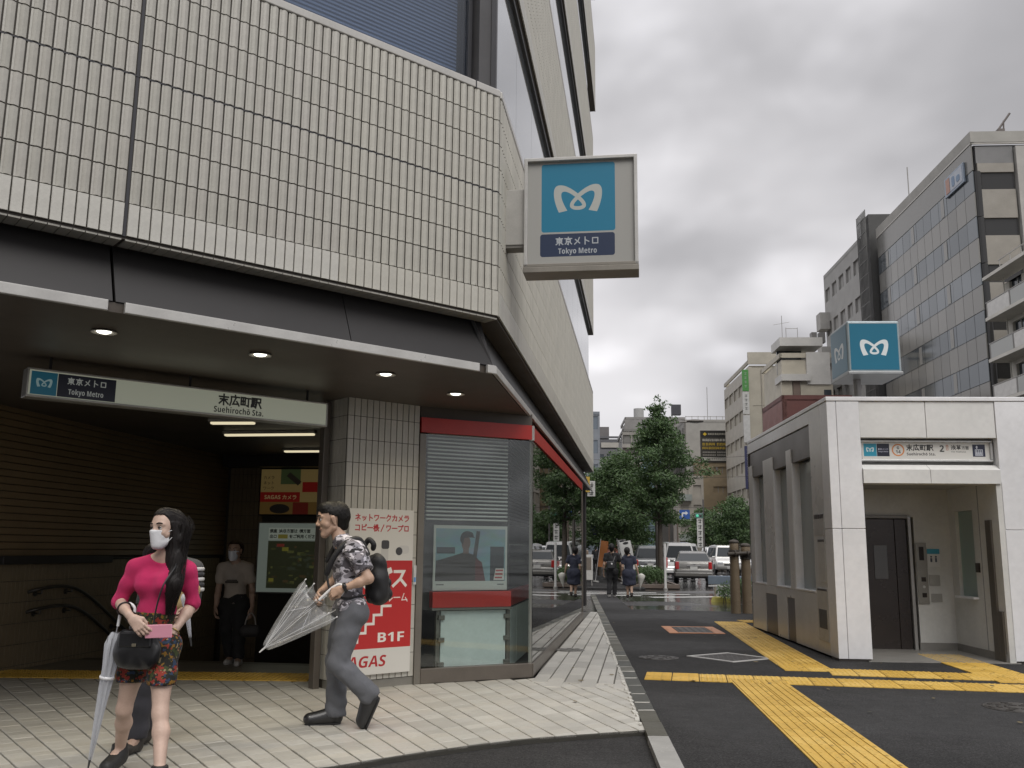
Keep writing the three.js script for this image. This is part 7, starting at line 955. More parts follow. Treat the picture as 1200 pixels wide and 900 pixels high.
  // loose strands over and beside the hair
  { const r = rng(88), L = [], path = [P(-0.045, 0.085, -0.03), P(-0.055, 0.03, -0.065), P(-0.045, -0.05, -0.07), V(-2.10, 1.33, -5.985), V(-2.085, 1.17, -5.915), V(-2.098, 0.99, -5.90)], wid = [0.072, 0.075, 0.058, 0.049, 0.046, 0.020]; for (let i = 0; i < 110; i++) { const a = r() * 6.28, w = 0.94 + r() * 0.16, n = 3 + Math.floor(r() * 3), s0 = Math.floor(r() * 2), pts = []; for (let q = s0; q < path.length && pts.length <= n + 1; q++) { const p = path[q], ww = wid[q] * w; pts.push([p.x + Math.cos(a + q * 0.12) * ww + (r() - 0.5) * 0.012, p.y + (r() - 0.5) * 0.02, p.z + Math.sin(a + q * 0.12) * ww * 0.85 + (r() - 0.5) * 0.008]); } if (pts.length > 2 && pts.every((p) => !(p[2] > -5.93 && p[1] > 1.42 && p[0] < -2.14))) L.push(tube(pts, 0.0014, 14, 4)); } worldPart('hair_strands', t, L, hairMat([0.016, 0.010, 0.008])).userData.kind = 'stuff'; }
  // mask with pleats and ear loops
  const mk = [cap(P(0.046, 0.0, 0), P(0.054, -0.068, 0), 0.064, 0.050, { n: H.s, s: 0.98 }), cap(P(0.098, -0.012, 0), P(0.084, -0.09, 0), 0.031, 0.030), cap(P(0.02, -0.055, 0.045), P(0.068, -0.095, 0.01), 0.026, 0.026), cap(P(0.02, -0.055, -0.045), P(0.068, -0.095, -0.01), 0.026, 0.026)];
  worldPart('mask', t, blend(mk, 0.004, { k: 0.015, post: (x, y, z, d) => { const q = V(x, y, z).sub(j.head), a = q.dot(hf), u = q.dot(hu), s = Math.abs(q.dot(H.s)); return Math.max(d, 0.030 - a + s * 0.1, u - 0.004 + s * 0.12, -0.118 - u); } }), cloth([0.84, 0.84, 0.86], 0.9));
  for (const q of [-1, 1]) for (const [u0, u1] of [[-0.012, 0.008], [-0.075, -0.022]]) worldPart('ear_loop', t, tube([P(0.052, u0, q * 0.062), P(0.028, (u0 + u1) / 2, q * 0.074), P(-0.002, u1, q * 0.083)].map((v) => v.toArray()), 0.0016, 12, 5), std(0.8, 0.7));
  // ankle boots, bracelets
  const boot = cloth([0.02, 0.02, 0.02], 0.5); for (const q of ['A', 'B']) { const an = j['an' + q], to = j['to' + q]; worldPart('boot', t, blend([cap(add(an, UP, 0.03), an, 0.050, 0.050, { clip: [cutAt(add(an, UP, 0.045), UP)] }), cap(add(an, UP, -0.03), to, 0.050, 0.042), cap(add(an, UP, -0.05), add(to, UP, -0.005), 0.042, 0.040)], 0.009, { post: (x, y, z, d) => Math.max(d, 0.004 - y) }), boot); }
  const ring = (a, b2, s, r, th, m) => { const c = A3(a).clone().lerp(A3(b2), s), g = new THREE.TorusGeometry(r, th, 8, 24).applyQuaternion(new THREE.Quaternion().setFromUnitVectors(V(0, 0, 1), A3(b2).clone().sub(A3(a)).normalize())).translate(...c.toArray()); return g; };
  const bm = std([0.03, 0.02, 0.02], 0.4); worldPart('bracelet', t, ring(j.elA, j.wrA, 0.42, 0.040, 0.006), bm); worldPart('bracelet', t, ring(j.elA, j.wrA, 0.90, 0.030, 0.004), bm); worldPart('bracelet', t, ring(j.elB, j.wrB, 0.95, 0.029, 0.004), std([0.4, 0.3, 0.12], 0.3, { metalness: 0.7 }));
  // things she carries
  const hd = handDir.clone().normalize();
  const ph = thing('phone', 'pink phone held against the black bag by the woman in pink', 'phone', [-2.115, 0.898, -5.785], -0.05); ph.rotation.z = 0.04; part('case', ph, rbox(0.165, 0.080, 0.011, 0, 0, 0, 0.008, 3), phys([0.66, 0.30, 0.38], 0.3, { clearcoat: 0.6 })); part('screen_edge', ph, rbox(0.150, 0.068, 0.002, 0, 0, -0.0062, 0.001, 1), std(0.03, 0.2)); part('lens', ph, cyl(0.007, 0.007, 0.003, 0, 0, 0, 14).rotateX(Math.PI / 2).translate(-0.065, 0.022, 0.006), std(0.02, 0.1));
  const leather = phys([0.012, 0.012, 0.013], 0.28, { bumpMap: skinBump, bumpScale: 0.001, clearcoat: 0.3, clearcoatRoughness: 0.3 }), bag = thing('shoulder_bag', 'glossy black bag carried in front by the woman in pink', 'bag', [-2.265, 0.74, -5.862], -0.12);
  bag.scale.setScalar(0.86); part('body', bag, blend([cap([-0.085, -0.0, 0], [0.085, -0.0, 0], 0.085, 0.085, { n: V(0, 0, 1), s: 1.9 }), cap([-0.095, 0.13, 0], [0.095, 0.13, 0], 0.055, 0.055, { n: V(0, 0, 1), s: 1.6 }), cap([-0.105, 0.06, 0], [0.105, 0.06, 0], 0.07, 0.07, { n: V(0, 0, 1), s: 1.8 })], 0.008, { post: (x, y, z, d) => d + folds(x, y, z, 0.004, 22, 18) }), leather); part('flap', bag, rbox(0.24, 0.10, 0.02, 0, 0.12, 0.042, 0.01, 3), leather); part('clasp', bag, rbox(0.03, 0.02, 0.008, 0, 0.085, 0.054, 0.003), std([0.4, 0.36, 0.26], 0.3, { metalness: 0.8 })); part('strap', bag, tube([[0.12, 0.16, 0.03], [0.135, 0.33, 0.035], [0.17, 0.50, 0.02], [0.20, 0.63, -0.08], [0.12, 0.68, -0.22], [-0.03, 0.5, -0.36], [-0.11, 0.16, -0.05]], 0.006, 50, 6), leather);
}

// clear closed umbrella hanging from her forearm
const clearFilm = phys([0.86, 0.88, 0.92], 0.32, { transmission: 0.62, thickness: 0, side: THREE.DoubleSide, clearcoat: 0.6, clearcoatRoughness: 0.15 }), whitePl = phys([0.74, 0.74, 0.75], 0.3, { clearcoat: 0.4 }), chrome = std([0.6, 0.6, 0.62], 0.25, { metalness: 0.9 });
function closedUmbrella(label, top, tip, rad, hook = true) {   // axis from handle to ferrule
  const A = V(...top), B = V(...tip), d = B.clone().sub(A), L = d.length(); d.normalize(); const t = thing('umbrella', label, 'umbrella', tip), q = new THREE.Quaternion().setFromUnitVectors(V(0, -1, 0), d), m = (g) => g.applyQuaternion(q).translate(A.x - B.x, A.y - B.y, A.z - B.z);
  const n = 40, rows = 22, pos = [], idx = []; for (let i = 0; i <= rows; i++) for (let k = 0; k <= n; k++) { const u = i / rows, th = (k / n) * 6.2832, pr = rad * (u < 0.08 ? 0.55 + u * 5.6 : 1.0 - 0.80 * Math.pow((u - 0.08) / 0.92, 1.05)), r = pr * (0.82 + 0.22 * Math.sin(th * 8 + u * 3.2) + 0.08 * Math.sin(th * 3 + u * 9)); pos.push(Math.cos(th) * r, -(0.02 + u * (L - 0.07)), Math.sin(th) * r); }
  for (let i = 0; i < rows; i++) for (let k = 0; k < n; k++) { const a = i * (n + 1) + k, b = a + n + 1; idx.push(a, a + 1, b, a + 1, b + 1, b); } const g = new THREE.BufferGeometry(); g.setAttribute('position', new THREE.BufferAttribute(new Float32Array(pos), 3)); g.setIndex(idx); g.computeVertexNormals(); part('canopy', t, m(g), clearFilm);
  part('shaft', t, m(rod([0, 0.05, 0], [0, -L + 0.04, 0], 0.0045)), chrome); for (let k = 0; k < 8; k++) { const a = k * 0.785; part('rib', t, m(rod([Math.cos(a) * rad * 0.9, -0.05, Math.sin(a) * rad * 0.9], [Math.cos(a) * 0.008, -L + 0.06, Math.sin(a) * 0.008], 0.0018, 0.0018, 5)), chrome); }
  part('ferrule', t, m(rod([0, -L + 0.07, 0], [0, -L, 0], 0.009, 0.005)), std([0.03, 0.03, 0.03], 0.5)); part('tie_band', t, m(new THREE.TorusGeometry(rad * 0.8, 0.005, 6, 20).rotateX(Math.PI / 2).scale(1, 2, 1).translate(0, -L * 0.35, 0)), whitePl);
  if (hook) part('handle', t, m(tube([[0, 0.02, 0], [0, 0.10, 0], [0.012, 0.145, 0], [0.045, 0.165, 0], [0.078, 0.145, 0], [0.085, 0.115, 0]], 0.009, 40, 10)), whitePl); return t;
}
closedUmbrella('closed clear umbrella hanging from the forearm of the woman in pink', [-2.425, 0.895, -5.93], [-2.545, 0.075, -5.96], 0.052);

// ---- man with backpack walking to the left
{
  const base = V(-1.34, 0, -7.8), f = V(-0.91, 0, 0.41).normalize(), sd = f.clone().cross(UP).normalize(), t = thing('person', 'man in camouflage patterned T-shirt and grey trousers striding to the left', 'person', base.toArray());   // sd points to his right
  const j = { head: V(-1.475, 1.632, -7.78), neck: V(-1.395, 1.462, -7.79), chest: V(-1.345, 1.27, -7.79), pelvis: V(-1.305, 0.93, -7.8), shA: V(-1.415, 1.405, -7.97), shB: V(-1.265, 1.400, -7.64), elA: V(-1.47, 1.14, -8.0), wrA: V(-1.56, 1.05, -7.83), elB: V(-1.125, 1.165, -7.575), wrB: V(-1.335, 1.085, -7.56), hipA: V(-1.345, 0.905, -7.88), hipB: V(-1.265, 0.905, -7.72), knA: V(-1.43, 0.49, -7.92), anA: V(-1.405, 0.10, -7.90), toA: V(-1.60, 0.045, -7.85), knB: V(-1.365, 0.50, -7.66), anB: V(-1.115, 0.27, -7.70), toB: V(-1.165, 0.075, -7.70) };
  const b = bodyPrims(j, f, { fem: false, w: 0.93, limb: 0.95, leg: 0.90 }), hf = V(-0.94, -0.13, 0.30).normalize(), hu = V(-0.13, 1, 0.05).normalize(), HS = 1.13, H = headPrims(j.head, hf, hu, HS), P = H.P;
  const body = [blend([...b.torso, ...b.pel, ...b.arms.A, ...b.arms.B, ...b.legs.A, ...b.legs.B], 0.012), blend(H.o, 0.0035, { k: 0.02 })];
  body.push(blend(handPrims(j.wrB, V(-0.96, -0.42, -0.1), V(-0.25, -0.35, -0.9), 1, [[0.7, 1.0, 0.7], [0.75, 1.05, 0.7], [0.8, 1.1, 0.7], [0.85, 1.1, 0.7], 0.8], 1.0), 0.0034, { k: 0.008 }), blend(handPrims(j.wrA, V(-0.2, -0.4, 0.9), V(0.8, -0.5, 0), -1, [[0.7, 0.9, 0.6], [0.7, 0.9, 0.6], [0.8, 1.0, 0.6], [0.8, 1.0, 0.6], 0.7], 0.98), 0.0034, { k: 0.008 }));
  worldPart('body', t, body, skinMat([0.56, 0.37, 0.27])); eyes(t, P, HS, { brow: 0.005 });
  worldPart('lips', t, tube([P(0.088, -0.060, -0.022), P(0.097, -0.0575, 0), P(0.088, -0.060, 0.022)].map((v) => v.toArray()), 0.0055, 14, 8), skinMat([0.40, 0.20, 0.16]));
  const K1 = tfbm(501, 5, 4), K2 = tfbm(502, 7, 4), camo = dataTex(512, (u, v) => { const a = K1(u, v * 1), c = K2(u * 1 + 0.3, v); let q = [0.80, 0.79, 0.82]; if (a > 0.56) q = [0.55, 0.54, 0.57]; if (c > 0.57) q = [0.32, 0.31, 0.33]; if (a < 0.37) q = [0.47, 0.46, 0.49]; if (c < 0.33) q = [0.17, 0.165, 0.175]; return q; }, true, 0.34);
  camo.repeat.set(1 / 0.44, 1 / 0.26);
  const slv = (q) => { const end = j['sh' + q].clone().lerp(j['el' + q], 0.74), d = j['el' + q].clone().sub(j['sh' + q]); return grow(b.arms[q].slice(0, 2), 0.026).map((p, i) => ({ ...p, ra: p.ra + i * 0.004, rb: p.rb + 0.006, clip: [cutAt(end, d)] })); };
  worldPart('t_shirt', t, blend([...grow(b.torso.slice(0, -1), 0.019), ...grow(b.pel.slice(0, 2), 0.022), ...slv('A'), ...slv('B')], 0.009, { post: (x, y, z, d) => Math.max(d + folds(x, y, z, 0.011), 0.905 - y + 0.012 * Math.sin(x * 16 + z * 9), 0.074 - Math.hypot(x - j.neck.x + 0.02, (y - j.neck.y - 0.03) * 1.15, z - j.neck.z)) }), cloth([1, 1, 1], 0.85, { map: camo }));
  const leg = (q) => grow(b.legs[q].slice(0, 4), 0.026).map((p, i) => ({ ...p, ra: p.ra - (i === 0 ? 0.004 : 0) + (i === 2 ? 0.003 : 0), rb: p.rb + (i === 3 ? 0.026 : 0), clip: i === 3 ? [cutAt(j['an' + q].clone().lerp(j['kn' + q], q === 'A' ? -0.10 : -0.16), j['an' + q].clone().sub(j['kn' + q]))] : undefined }));
  const trouser = cloth([0.135, 0.14, 0.155], 0.85); worldPart('trousers', t, blend([...grow(b.pel, 0.013), ...leg('A'), ...leg('B'), cap(add(j.pelvis, UP, 0.09), j.pelvis, 0.125, 0.135, { n: f, s: 1.2 })], 0.010, { post: (x, y, z, d) => Math.max(d + folds(x, y, z, 0.006, 15, 13) + 0.010 * Math.abs(vnoise3(x * 22 + y * 9, y * 16 - x * 6, z * 22) - 0.5) * smooth(0.15, 0.9, 1 - Math.abs(y - 0.45)) - 0.004 + 0.004 * Math.sin(y * 62 + x * 22 + vnoise3(x * 8, y * 5, z * 8) * 8) * (smooth(0.30, 0.12, y) + 0.6 * smooth(0.14, 0.0, Math.abs(y - 0.5))), y - 1.0) }), trouser);
  const shoe = (q, heel, toe, n) => { const up = n; worldPart('shoe', t, blend([cap(heel, toe, 0.044, 0.040, { n: up, s: 1.0 }), cap(add(heel, up, -0.022), add(toe, up, -0.012), 0.040, 0.038, { n: up, s: 1.3 }), cap(j['an' + q], add(heel, up, 0.02), 0.052, 0.046), cap(j['an' + q], j['to' + q], 0.049, 0.040)], 0.007, { post: (x, y, z, d) => Math.max(d, -((x - heel.x) * up.x + (y - heel.y) * up.y + (z - heel.z) * up.z) - 0.052, q === 'A' ? 0.002 - y : -1) }), phys([0.014, 0.014, 0.015], 0.38, { clearcoat: 0.25 })); worldPart('sole', t, blend([cap(add(heel, up, -0.050), add(toe, up, -0.046), 0.040, 0.040, { n: up, s: 4 })], 0.006), std([0.02, 0.02, 0.02], 0.7)); };
  shoe('A', V(-1.395, 0.058, -7.90), V(-1.605, 0.050, -7.85), UP.clone()); shoe('B', V(-1.085, 0.225, -7.70), V(-1.155, 0.050, -7.70), V(-0.93, 0.36, 0.02).normalize());
  const hair = [cap(P(-0.034, 0.040, 0), P(0.012, 0.050, 0), 0.110, 0.101, { n: H.s, s: 1.10 }), cap(P(-0.06, 0.0, 0), P(-0.062, -0.045, 0), 0.079, 0.058), cap(P(0.05, 0.095, -0.03), P(0.06, 0.093, 0.03), 0.042, 0.042)];
  worldPart('hair', t, blend(hair, 0.005, { k: 0.03, post: (x, y, z, d) => { const q = V(x, y, z).sub(j.head), a = q.dot(hf) / HS, u = q.dot(hu) / HS, s = Math.abs(q.dot(H.s)) / HS; d += 0.004 * (vnoise3(x * 90, y * 60, z * 90) - 0.5) + 0.002 * (vnoise3(x * 240, y * 90, z * 240) - 0.5); return Math.max(d, Math.min(a - 0.030 + (u > 0.055 ? -0.05 - 0.5 * (u - 0.055) : 0), 0.085 - u), Math.min(a + 0.028, 0.022 - u), -0.085 - u, Math.min(0.040 - u, a - 0.01)); } }), hairMat([0.012, 0.010, 0.009]));
  const wr = j.wrB.clone().lerp(j.elB, 0.12); worldPart('watch', t, [new THREE.TorusGeometry(0.034, 0.009, 8, 24).scale(1, 1, 1.5).applyQuaternion(new THREE.Quaternion().setFromUnitVectors(V(0, 0, 1), j.wrB.clone().sub(j.elB).normalize())).translate(...wr.toArray()), ball(0.019, wr.x, wr.y + 0.01, wr.z + 0.036, 1, 1, 0.45, 8)], std([0.015, 0.015, 0.016], 0.4));
  // backpack
  const bp = thing('backpack', 'black backpack worn by the man in the camouflage T-shirt', 'backpack', add(V(-1.29, 0.98, -7.82), f, -0.20).toArray()), up = V(0, 1, 0), o = V(0, 0, 0), nylon = cloth([0.014, 0.014, 0.016], 0.6), F2 = (a, y, s) => add(o, f, a, UP, y, sd, s);
  part('body', bp, blend([cap(F2(0, 0.06, -0.08), F2(0, 0.06, 0.08), 0.10, 0.10, { n: f, s: 1.2 }), cap(F2(0.01, 0.34, -0.07), F2(0.01, 0.34, 0.07), 0.085, 0.085, { n: f, s: 1.2 }), cap(F2(0, 0.2, -0.08), F2(0, 0.2, 0.08), 0.105, 0.105, { n: f, s: 1.15 }), cap(F2(-0.07, 0.06, -0.04), F2(-0.07, 0.15, 0.04), 0.06, 0.06)], 0.009, { k: 0.06, post: (x, y, z, d) => d + folds(x, y, z, 0.008, 15, 12) }), nylon);
  bp.scale.setScalar(0.9); part('front_pocket', bp, blend([cap(F2(-0.10, 0.06, -0.05), F2(-0.10, 0.06, 0.05), 0.05, 0.05, { n: f, s: 1.3 }), cap(F2(-0.09, 0.16, -0.05), F2(-0.09, 0.16, 0.05), 0.045, 0.045, { n: f, s: 1.3 })], 0.009), nylon);
  const wp = (v) => V(...v).sub(bp.position).multiplyScalar(1 / 0.9), strap = (pts, w) => { const c = new THREE.CatmullRomCurve3(pts.map(wp)), g = [], N = 22; for (let i = 0; i < N; i++) g.push(cap(c.getPoint(i / N), c.getPoint((i + 1) / N), w, w)); return blend(g, 0.007, { k: 0.01 }); };
  part('strap', bp, strap([[-1.165, 1.36, -7.72], [-1.235, 1.475, -7.68], [-1.305, 1.463, -7.655], [-1.385, 1.385, -7.625], [-1.445, 1.28, -7.625], [-1.475, 1.20, -7.64]], 0.024), nylon); part('strap', bp, strap([[-1.475, 1.20, -7.64], [-1.44, 1.08, -7.62], [-1.33, 1.01, -7.62], [-1.17, 1.03, -7.72]], 0.009), nylon); part('strap', bp, strap([[-1.27, 1.38, -8.0], [-1.36, 1.47, -7.95], [-1.45, 1.44, -7.93], [-1.53, 1.30, -7.93]], 0.024), nylon);
  part('grab_loop', bp, strap([[-1.20, 1.43, -7.79], [-1.165, 1.475, -7.77], [-1.125, 1.44, -7.76], [-1.13, 1.40, -7.78]], 0.020), nylon);
  part('zip_pull', bp, rbox(0.01, 0.04, 0.008, -f.x * 0.05, 0.22, 0.12, 0.003), chrome);
  // half open clear umbrella, ferrule forward
  const tip = V(-1.955, 0.605, -7.62), hand = V(-1.475, 1.035, -7.60), d = tip.clone().sub(hand), L = d.length(); d.normalize();
  const um = thing('umbrella', 'half open clear umbrella pointed downwards in the hand of the striding man', 'umbrella', tip.toArray()), q = new THREE.Quaternion().setFromUnitVectors(V(0, -1, 0), d), m = (g) => g.applyQuaternion(q);   // local: ferrule at 0, handle up +Y
  const n = 96, rows = 26, R = 0.205, pos = [], idx = [], rad = (u, th) => { const pl = Math.abs(Math.sin(th * 4)), open = R * (0.10 + 0.90 * Math.pow(u, 0.85)); return 0.010 + open * (1 - (0.42 + 0.18 * Math.sin(th * 1.7 + 1)) * Math.pow(u, 0.7) * pl * (0.8 + 0.2 * Math.sin(u * 9 + th * 2))) * (u > 0.9 ? 1 - (u - 0.9) * 1.0 : 1); };
  for (let i = 0; i <= rows; i++) for (let k = 0; k <= n; k++) { const u = i / rows, th = (k / n) * 6.2832, r = rad(u, th); pos.push(Math.cos(th) * r, 0.035 + u * 0.56 + (i === rows ? -0.03 * Math.abs(Math.sin(th * 4)) : 0), Math.sin(th) * r); }
  for (let i = 0; i < rows; i++) for (let k = 0; k < n; k++) { const a = i * (n + 1) + k, c = a + n + 1; idx.push(a, c, a + 1, a + 1, c, c + 1); } const g = new THREE.BufferGeometry(); g.setAttribute('position', new THREE.BufferAttribute(new Float32Array(pos), 3)); g.setIndex(idx); g.computeVertexNormals(); part('canopy', um, m(g), phys([0.95, 0.96, 0.97], 0.16, { transmission: 0.86, thickness: 0, side: THREE.DoubleSide, ior: 1.5 }));
  part('shaft', um, m(rod([0, 0, 0], [0, L + 0.02, 0], 0.0048)), chrome); part('ferrule', um, m(rod([0, -0.03, 0], [0, 0.05, 0], 0.005, 0.009)), whitePl);
  for (let k = 0; k < 8; k++) { const th = k * Math.PI / 4, rr = rad(0.99, th), rb = part('rib', um, m(rod([Math.cos(th) * 0.008, 0.04, Math.sin(th) * 0.008], [Math.cos(th) * rr, 0.60, Math.sin(th) * rr], 0.0026, 0.0026, 6)), whitePl); part('stretcher', um, m(rod([Math.cos(th) * 0.010, 0.50, Math.sin(th) * 0.010], [Math.cos(th) * rad(0.55, th), 0.345, Math.sin(th) * rad(0.55, th)], 0.0018, 0.0018, 5)), chrome); part('rib_tip', um, m(ball(0.006, Math.cos(th) * rr, 0.605, Math.sin(th) * rr, 1, 1.5, 1, 6)), whitePl); }
  part('runner', um, m(cyl(0.012, 0.012, 0.06, 0, 0.52, 0, 12)), std([0.02, 0.02, 0.02], 0.4)); part('handle', um, m(tube([[0, L - 0.06, 0], [0, L + 0.10, 0], [0.02, L + 0.145, 0], [0.055, L + 0.15, 0], [0.08, L + 0.12, 0], [0.082, L + 0.08, 0]], 0.0115, 40, 12)), whitePl);
}

// ---- other passers-by
function figure(label, base, f, j, o) {   // o: skin, hair, top, bottom, shoe colours; cell, sleeve, hem, skirt, mask
  const t = thing('person', label, 'person', base), b = bodyPrims(j, f, { fem: !!o.fem, w: o.w ?? 0.92, limb: 0.92, leg: 0.92 }), cell = o.cell, hf = o.hf || f, S = o.S ?? 1.02, H = headPrims(j.head, hf, UP.clone(), S, o.fem), P = H.P, skin = skinMat(o.skin);
  const hands = ['A', 'B'].flatMap((q) => { const d = j['wr' + q].clone().sub(j['el' + q]).normalize(), inn = j.pelvis.clone().sub(j['wr' + q]).setY(0).normalize(), thumb = d.clone().cross(inn).dot(f) > 0 ? 1 : -1; return [handPrims(j['wr' + q], d, inn, thumb, [[0.4, 0.6, 0.4], [0.45, 0.65, 0.4], [0.5, 0.7, 0.4], [0.55, 0.7, 0.4], 0.5], 0.95)]; });
  const hc = Math.min(cell, 0.005);
  worldPart('body', t, [blend([...b.torso, ...b.pel, ...b.arms.A, ...b.arms.B, ...b.legs.A, ...b.legs.B], cell), blend(H.o, Math.min(cell, 0.007), { k: 0.02 }), ...hands.map((h) => blend(h, hc, { k: 0.008 }))], skin);
  if (!o.rear) eyes(t, P, S);
  const sl = (q) => { const end = j['sh' + q].clone().lerp(j['el' + q], o.sleeve ?? 0.72), d = j['el' + q].clone().sub(j['sh' + q]); return grow(b.arms[q].slice(0, 2), 0.018).map((p) => ({ ...p, clip: [cutAt(end, d)] })); }, hem = o.hem ?? 0.86;
  worldPart('top', t, blend([...grow(b.torso.slice(0, -1), 0.014), ...grow(b.pel.slice(0, 2), 0.018), ...sl('A'), ...sl('B')], cell, { post: (x, y, z, d) => Math.max(d + folds(x, y, z, 0.007), base[1] + hem - y, 0.070 - Math.hypot(x - j.neck.x, y - j.neck.y - 0.03, z - j.neck.z)) }), cloth(o.top, 0.85));
  if (o.skirt) worldPart('skirt', t, blend([...grow(b.pel, 0.022), ...['A', 'B'].map((q) => cap(j['hip' + q], add(j['kn' + q], UP, -0.02), 0.115, 0.16, { clip: [cutAt(add(j['kn' + q], UP, -0.03), V(0, -1, 0))] }))], cell, { k: 0.08, post: (x, y, z, d) => d + folds(x, y, z, 0.008, 20, 3) }), cloth(o.bottom, 0.85));
  else worldPart('trousers', t, blend([...grow(b.pel, 0.012), ...['A', 'B'].flatMap((q) => grow(b.legs[q].slice(0, 4), 0.018).map((p, i) => ({ ...p, rb: p.rb + (i === 3 ? 0.022 : 0), clip: i === 3 ? [cutAt(add(j['an' + q], UP, 0.0), V(0, -1, 0))] : undefined }))), cap(add(j.pelvis, UP, 0.1), j.pelvis, 0.12, 0.13, { n: f, s: 1.2 })], cell, { post: (x, y, z, d) => Math.max(d + folds(x, y, z, 0.008), y - base[1] - 1.0) }), cloth(o.bottom, 0.85));
  for (const q of ['A', 'B']) worldPart('shoe', t, blend([cap(j['an' + q], add(j['an' + q], UP, -0.04), 0.048, 0.044, { clip: [cutAt(add(j['an' + q], UP, 0.02), UP)] }), cap(add(j['an' + q], UP, -0.05), j['to' + q], 0.042, 0.036)], Math.min(cell, 0.012)), cloth(o.shoe, 0.6));
  worldPart('hair', t, blend([cap(P(-0.034, 0.040, 0), P(0.012, 0.050, 0), 0.099 * S, 0.091 * S, { n: H.s, s: 1.10 }), cap(P(-0.055, 0.0, 0), P(-0.06, o.longHair ? -0.12 : -0.05, 0), 0.075 * S, (o.longHair ? 0.06 : 0.055) * S)], Math.min(cell, 0.008), { k: 0.03, post: (x, y, z, d) => { const q = V(x, y, z).sub(j.head), a = q.dot(hf), u = q.y, s = Math.abs(q.dot(H.s)); return Math.max(d + 0.004 * (vnoise3(x * 70, y * 40, z * 70) - 0.5), Math.min(a - 0.03 - 0.2 * Math.max(0, u - 0.05) + 0.2 * Math.max(0, s - 0.05), 0.085 - u), o.longHair ? -1 : Math.min(a + 0.03, 0.02 - u)); } }), hairMat(o.hair));
  if (o.mask) worldPart('mask', t, blend([cap(P(0.046, 0.0, 0), P(0.054, -0.068, 0), 0.065 * S, 0.052 * S, { n: H.s, s: 0.98 }), cap(P(0.098, -0.012, 0), P(0.084, -0.09, 0), 0.031 * S, 0.030 * S)], 0.006, { k: 0.015, post: (x, y, z, d) => { const q = V(x, y, z).sub(j.head); return Math.max(d, 0.02 - q.dot(hf), q.y - 0.004, -0.12 - q.y); } }), cloth([0.72, 0.75, 0.82], 0.9));
  return t;
}
{
  let f = V(0.10, 0, 1).normalize(), x = -3.43, z = -11.85, y0 = -0.02, k = (a, b, c) => V(x + a, y0 + b, z + c);
  const t = figure('masked person in pale T-shirt and black trousers standing in the dark entrance', [x, y0, z], f, { head: k(-0.01, 1.375, 0.03), neck: k(0, 1.225, 0), chest: k(0, 1.05, 0), pelvis: k(0.02, 0.74, 0), shA: k(-0.165, 1.165, 0), shB: k(0.165, 1.165, 0), elA: k(-0.205, 0.90, -0.02), wrA: k(-0.20, 0.69, 0.06), elB: k(0.22, 0.90, -0.02), wrB: k(0.25, 0.69, 0.06), hipA: k(-0.07, 0.72, 0), hipB: k(0.10, 0.72, 0), knA: k(-0.06, 0.40, 0.05), anA: k(0.0, 0.09, -0.05), toA: k(-0.02, 0.04, 0.09), knB: k(0.10, 0.40, 0.06), anB: k(0.13, 0.085, 0.10), toB: k(0.15, 0.04, 0.23) }, { skin: [0.42, 0.28, 0.21], hair: [0.05, 0.022, 0.014], top: [0.42, 0.37, 0.32], bottom: [0.015, 0.015, 0.016], shoe: [0.5, 0.48, 0.45], cell: 0.014, mask: true, hem: 0.72, hf: V(-0.1, -0.05, 1).normalize(), w: 0.86, sleeve: 0.7 });
  worldPart('chest_print', t, [box(0.16, 0.025, 0.004, x + 0.005, y0 + 1.0, z + 0.147), box(0.13, 0.012, 0.004, x + 0.005, y0 + 1.022, z + 0.146)], std([0.05, 0.045, 0.04], 0.8));
  const hb = thing('hand_bag', 'small dark bag hanging from the hand of the masked person', 'bag', [-3.17, 0.32, -11.72], 0.2); part('body', hb, blend([cap([-0.05, 0.08, 0], [0.05, 0.08, 0], 0.075, 0.075, { n: V(0, 0, 1), s: 1.8 })], 0.01), cloth([0.03, 0.028, 0.03], 0.6)); part('handle', hb, tube([[-0.07, 0.12, 0], [-0.04, 0.25, 0], [0.0, 0.29, 0], [0.04, 0.25, 0], [0.07, 0.12, 0]], 0.008, 24, 6), cloth([0.4, 0.38, 0.36], 0.6));
  // someone walking close behind the woman in pink
  x = -2.40; z = -6.85; y0 = 0; f = V(-0.1, 0, 1).normalize();
  const b2 = figure('person in striped top almost hidden behind the woman in pink', [x, y0, z], f, { head: k(-0.12, 1.43, 0.02), neck: k(-0.07, 1.31, 0), chest: k(-0.05, 1.14, 0), pelvis: k(-0.14, 0.82, 0), shA: k(-0.20, 1.255, 0), shB: k(0.11, 1.245, 0), elA: k(-0.24, 0.98, -0.03), wrA: k(-0.22, 0.76, 0.06), elB: k(0.13, 0.985, 0.0), wrB: k(0.13, 0.95, 0.12), hipA: k(-0.20, 0.80, 0), hipB: k(-0.09, 0.80, 0), knA: k(-0.22, 0.42, -0.04), anA: k(-0.22, 0.10, -0.20), toA: k(-0.23, 0.045, -0.06), knB: k(-0.17, 0.43, 0.05), anB: k(-0.185, 0.085, 0.05), toB: k(-0.19, 0.04, 0.19) }, { fem: true, S: 0.9, skin: [0.52, 0.36, 0.28], hair: [0.012, 0.010, 0.009], top: [0.06, 0.06, 0.065], bottom: [0.05, 0.05, 0.06], shoe: [0.04, 0.035, 0.03], cell: 0.014, hem: 0.80, longHair: true, w: 0.84, sleeve: 0.95 });
  for (let q = 0; q < 5; q++) worldPart('stripe', b2, new THREE.TorusGeometry(0.068, 0.010, 8, 24).rotateX(Math.PI / 2).rotateZ(0.05).scale(1, 1.4, 1).translate(x + 0.113 + q * 0.002, 1.24 - q * 0.036, z), cloth(q % 2 ? [0.05, 0.05, 0.055] : [0.62, 0.61, 0.6], 0.85));
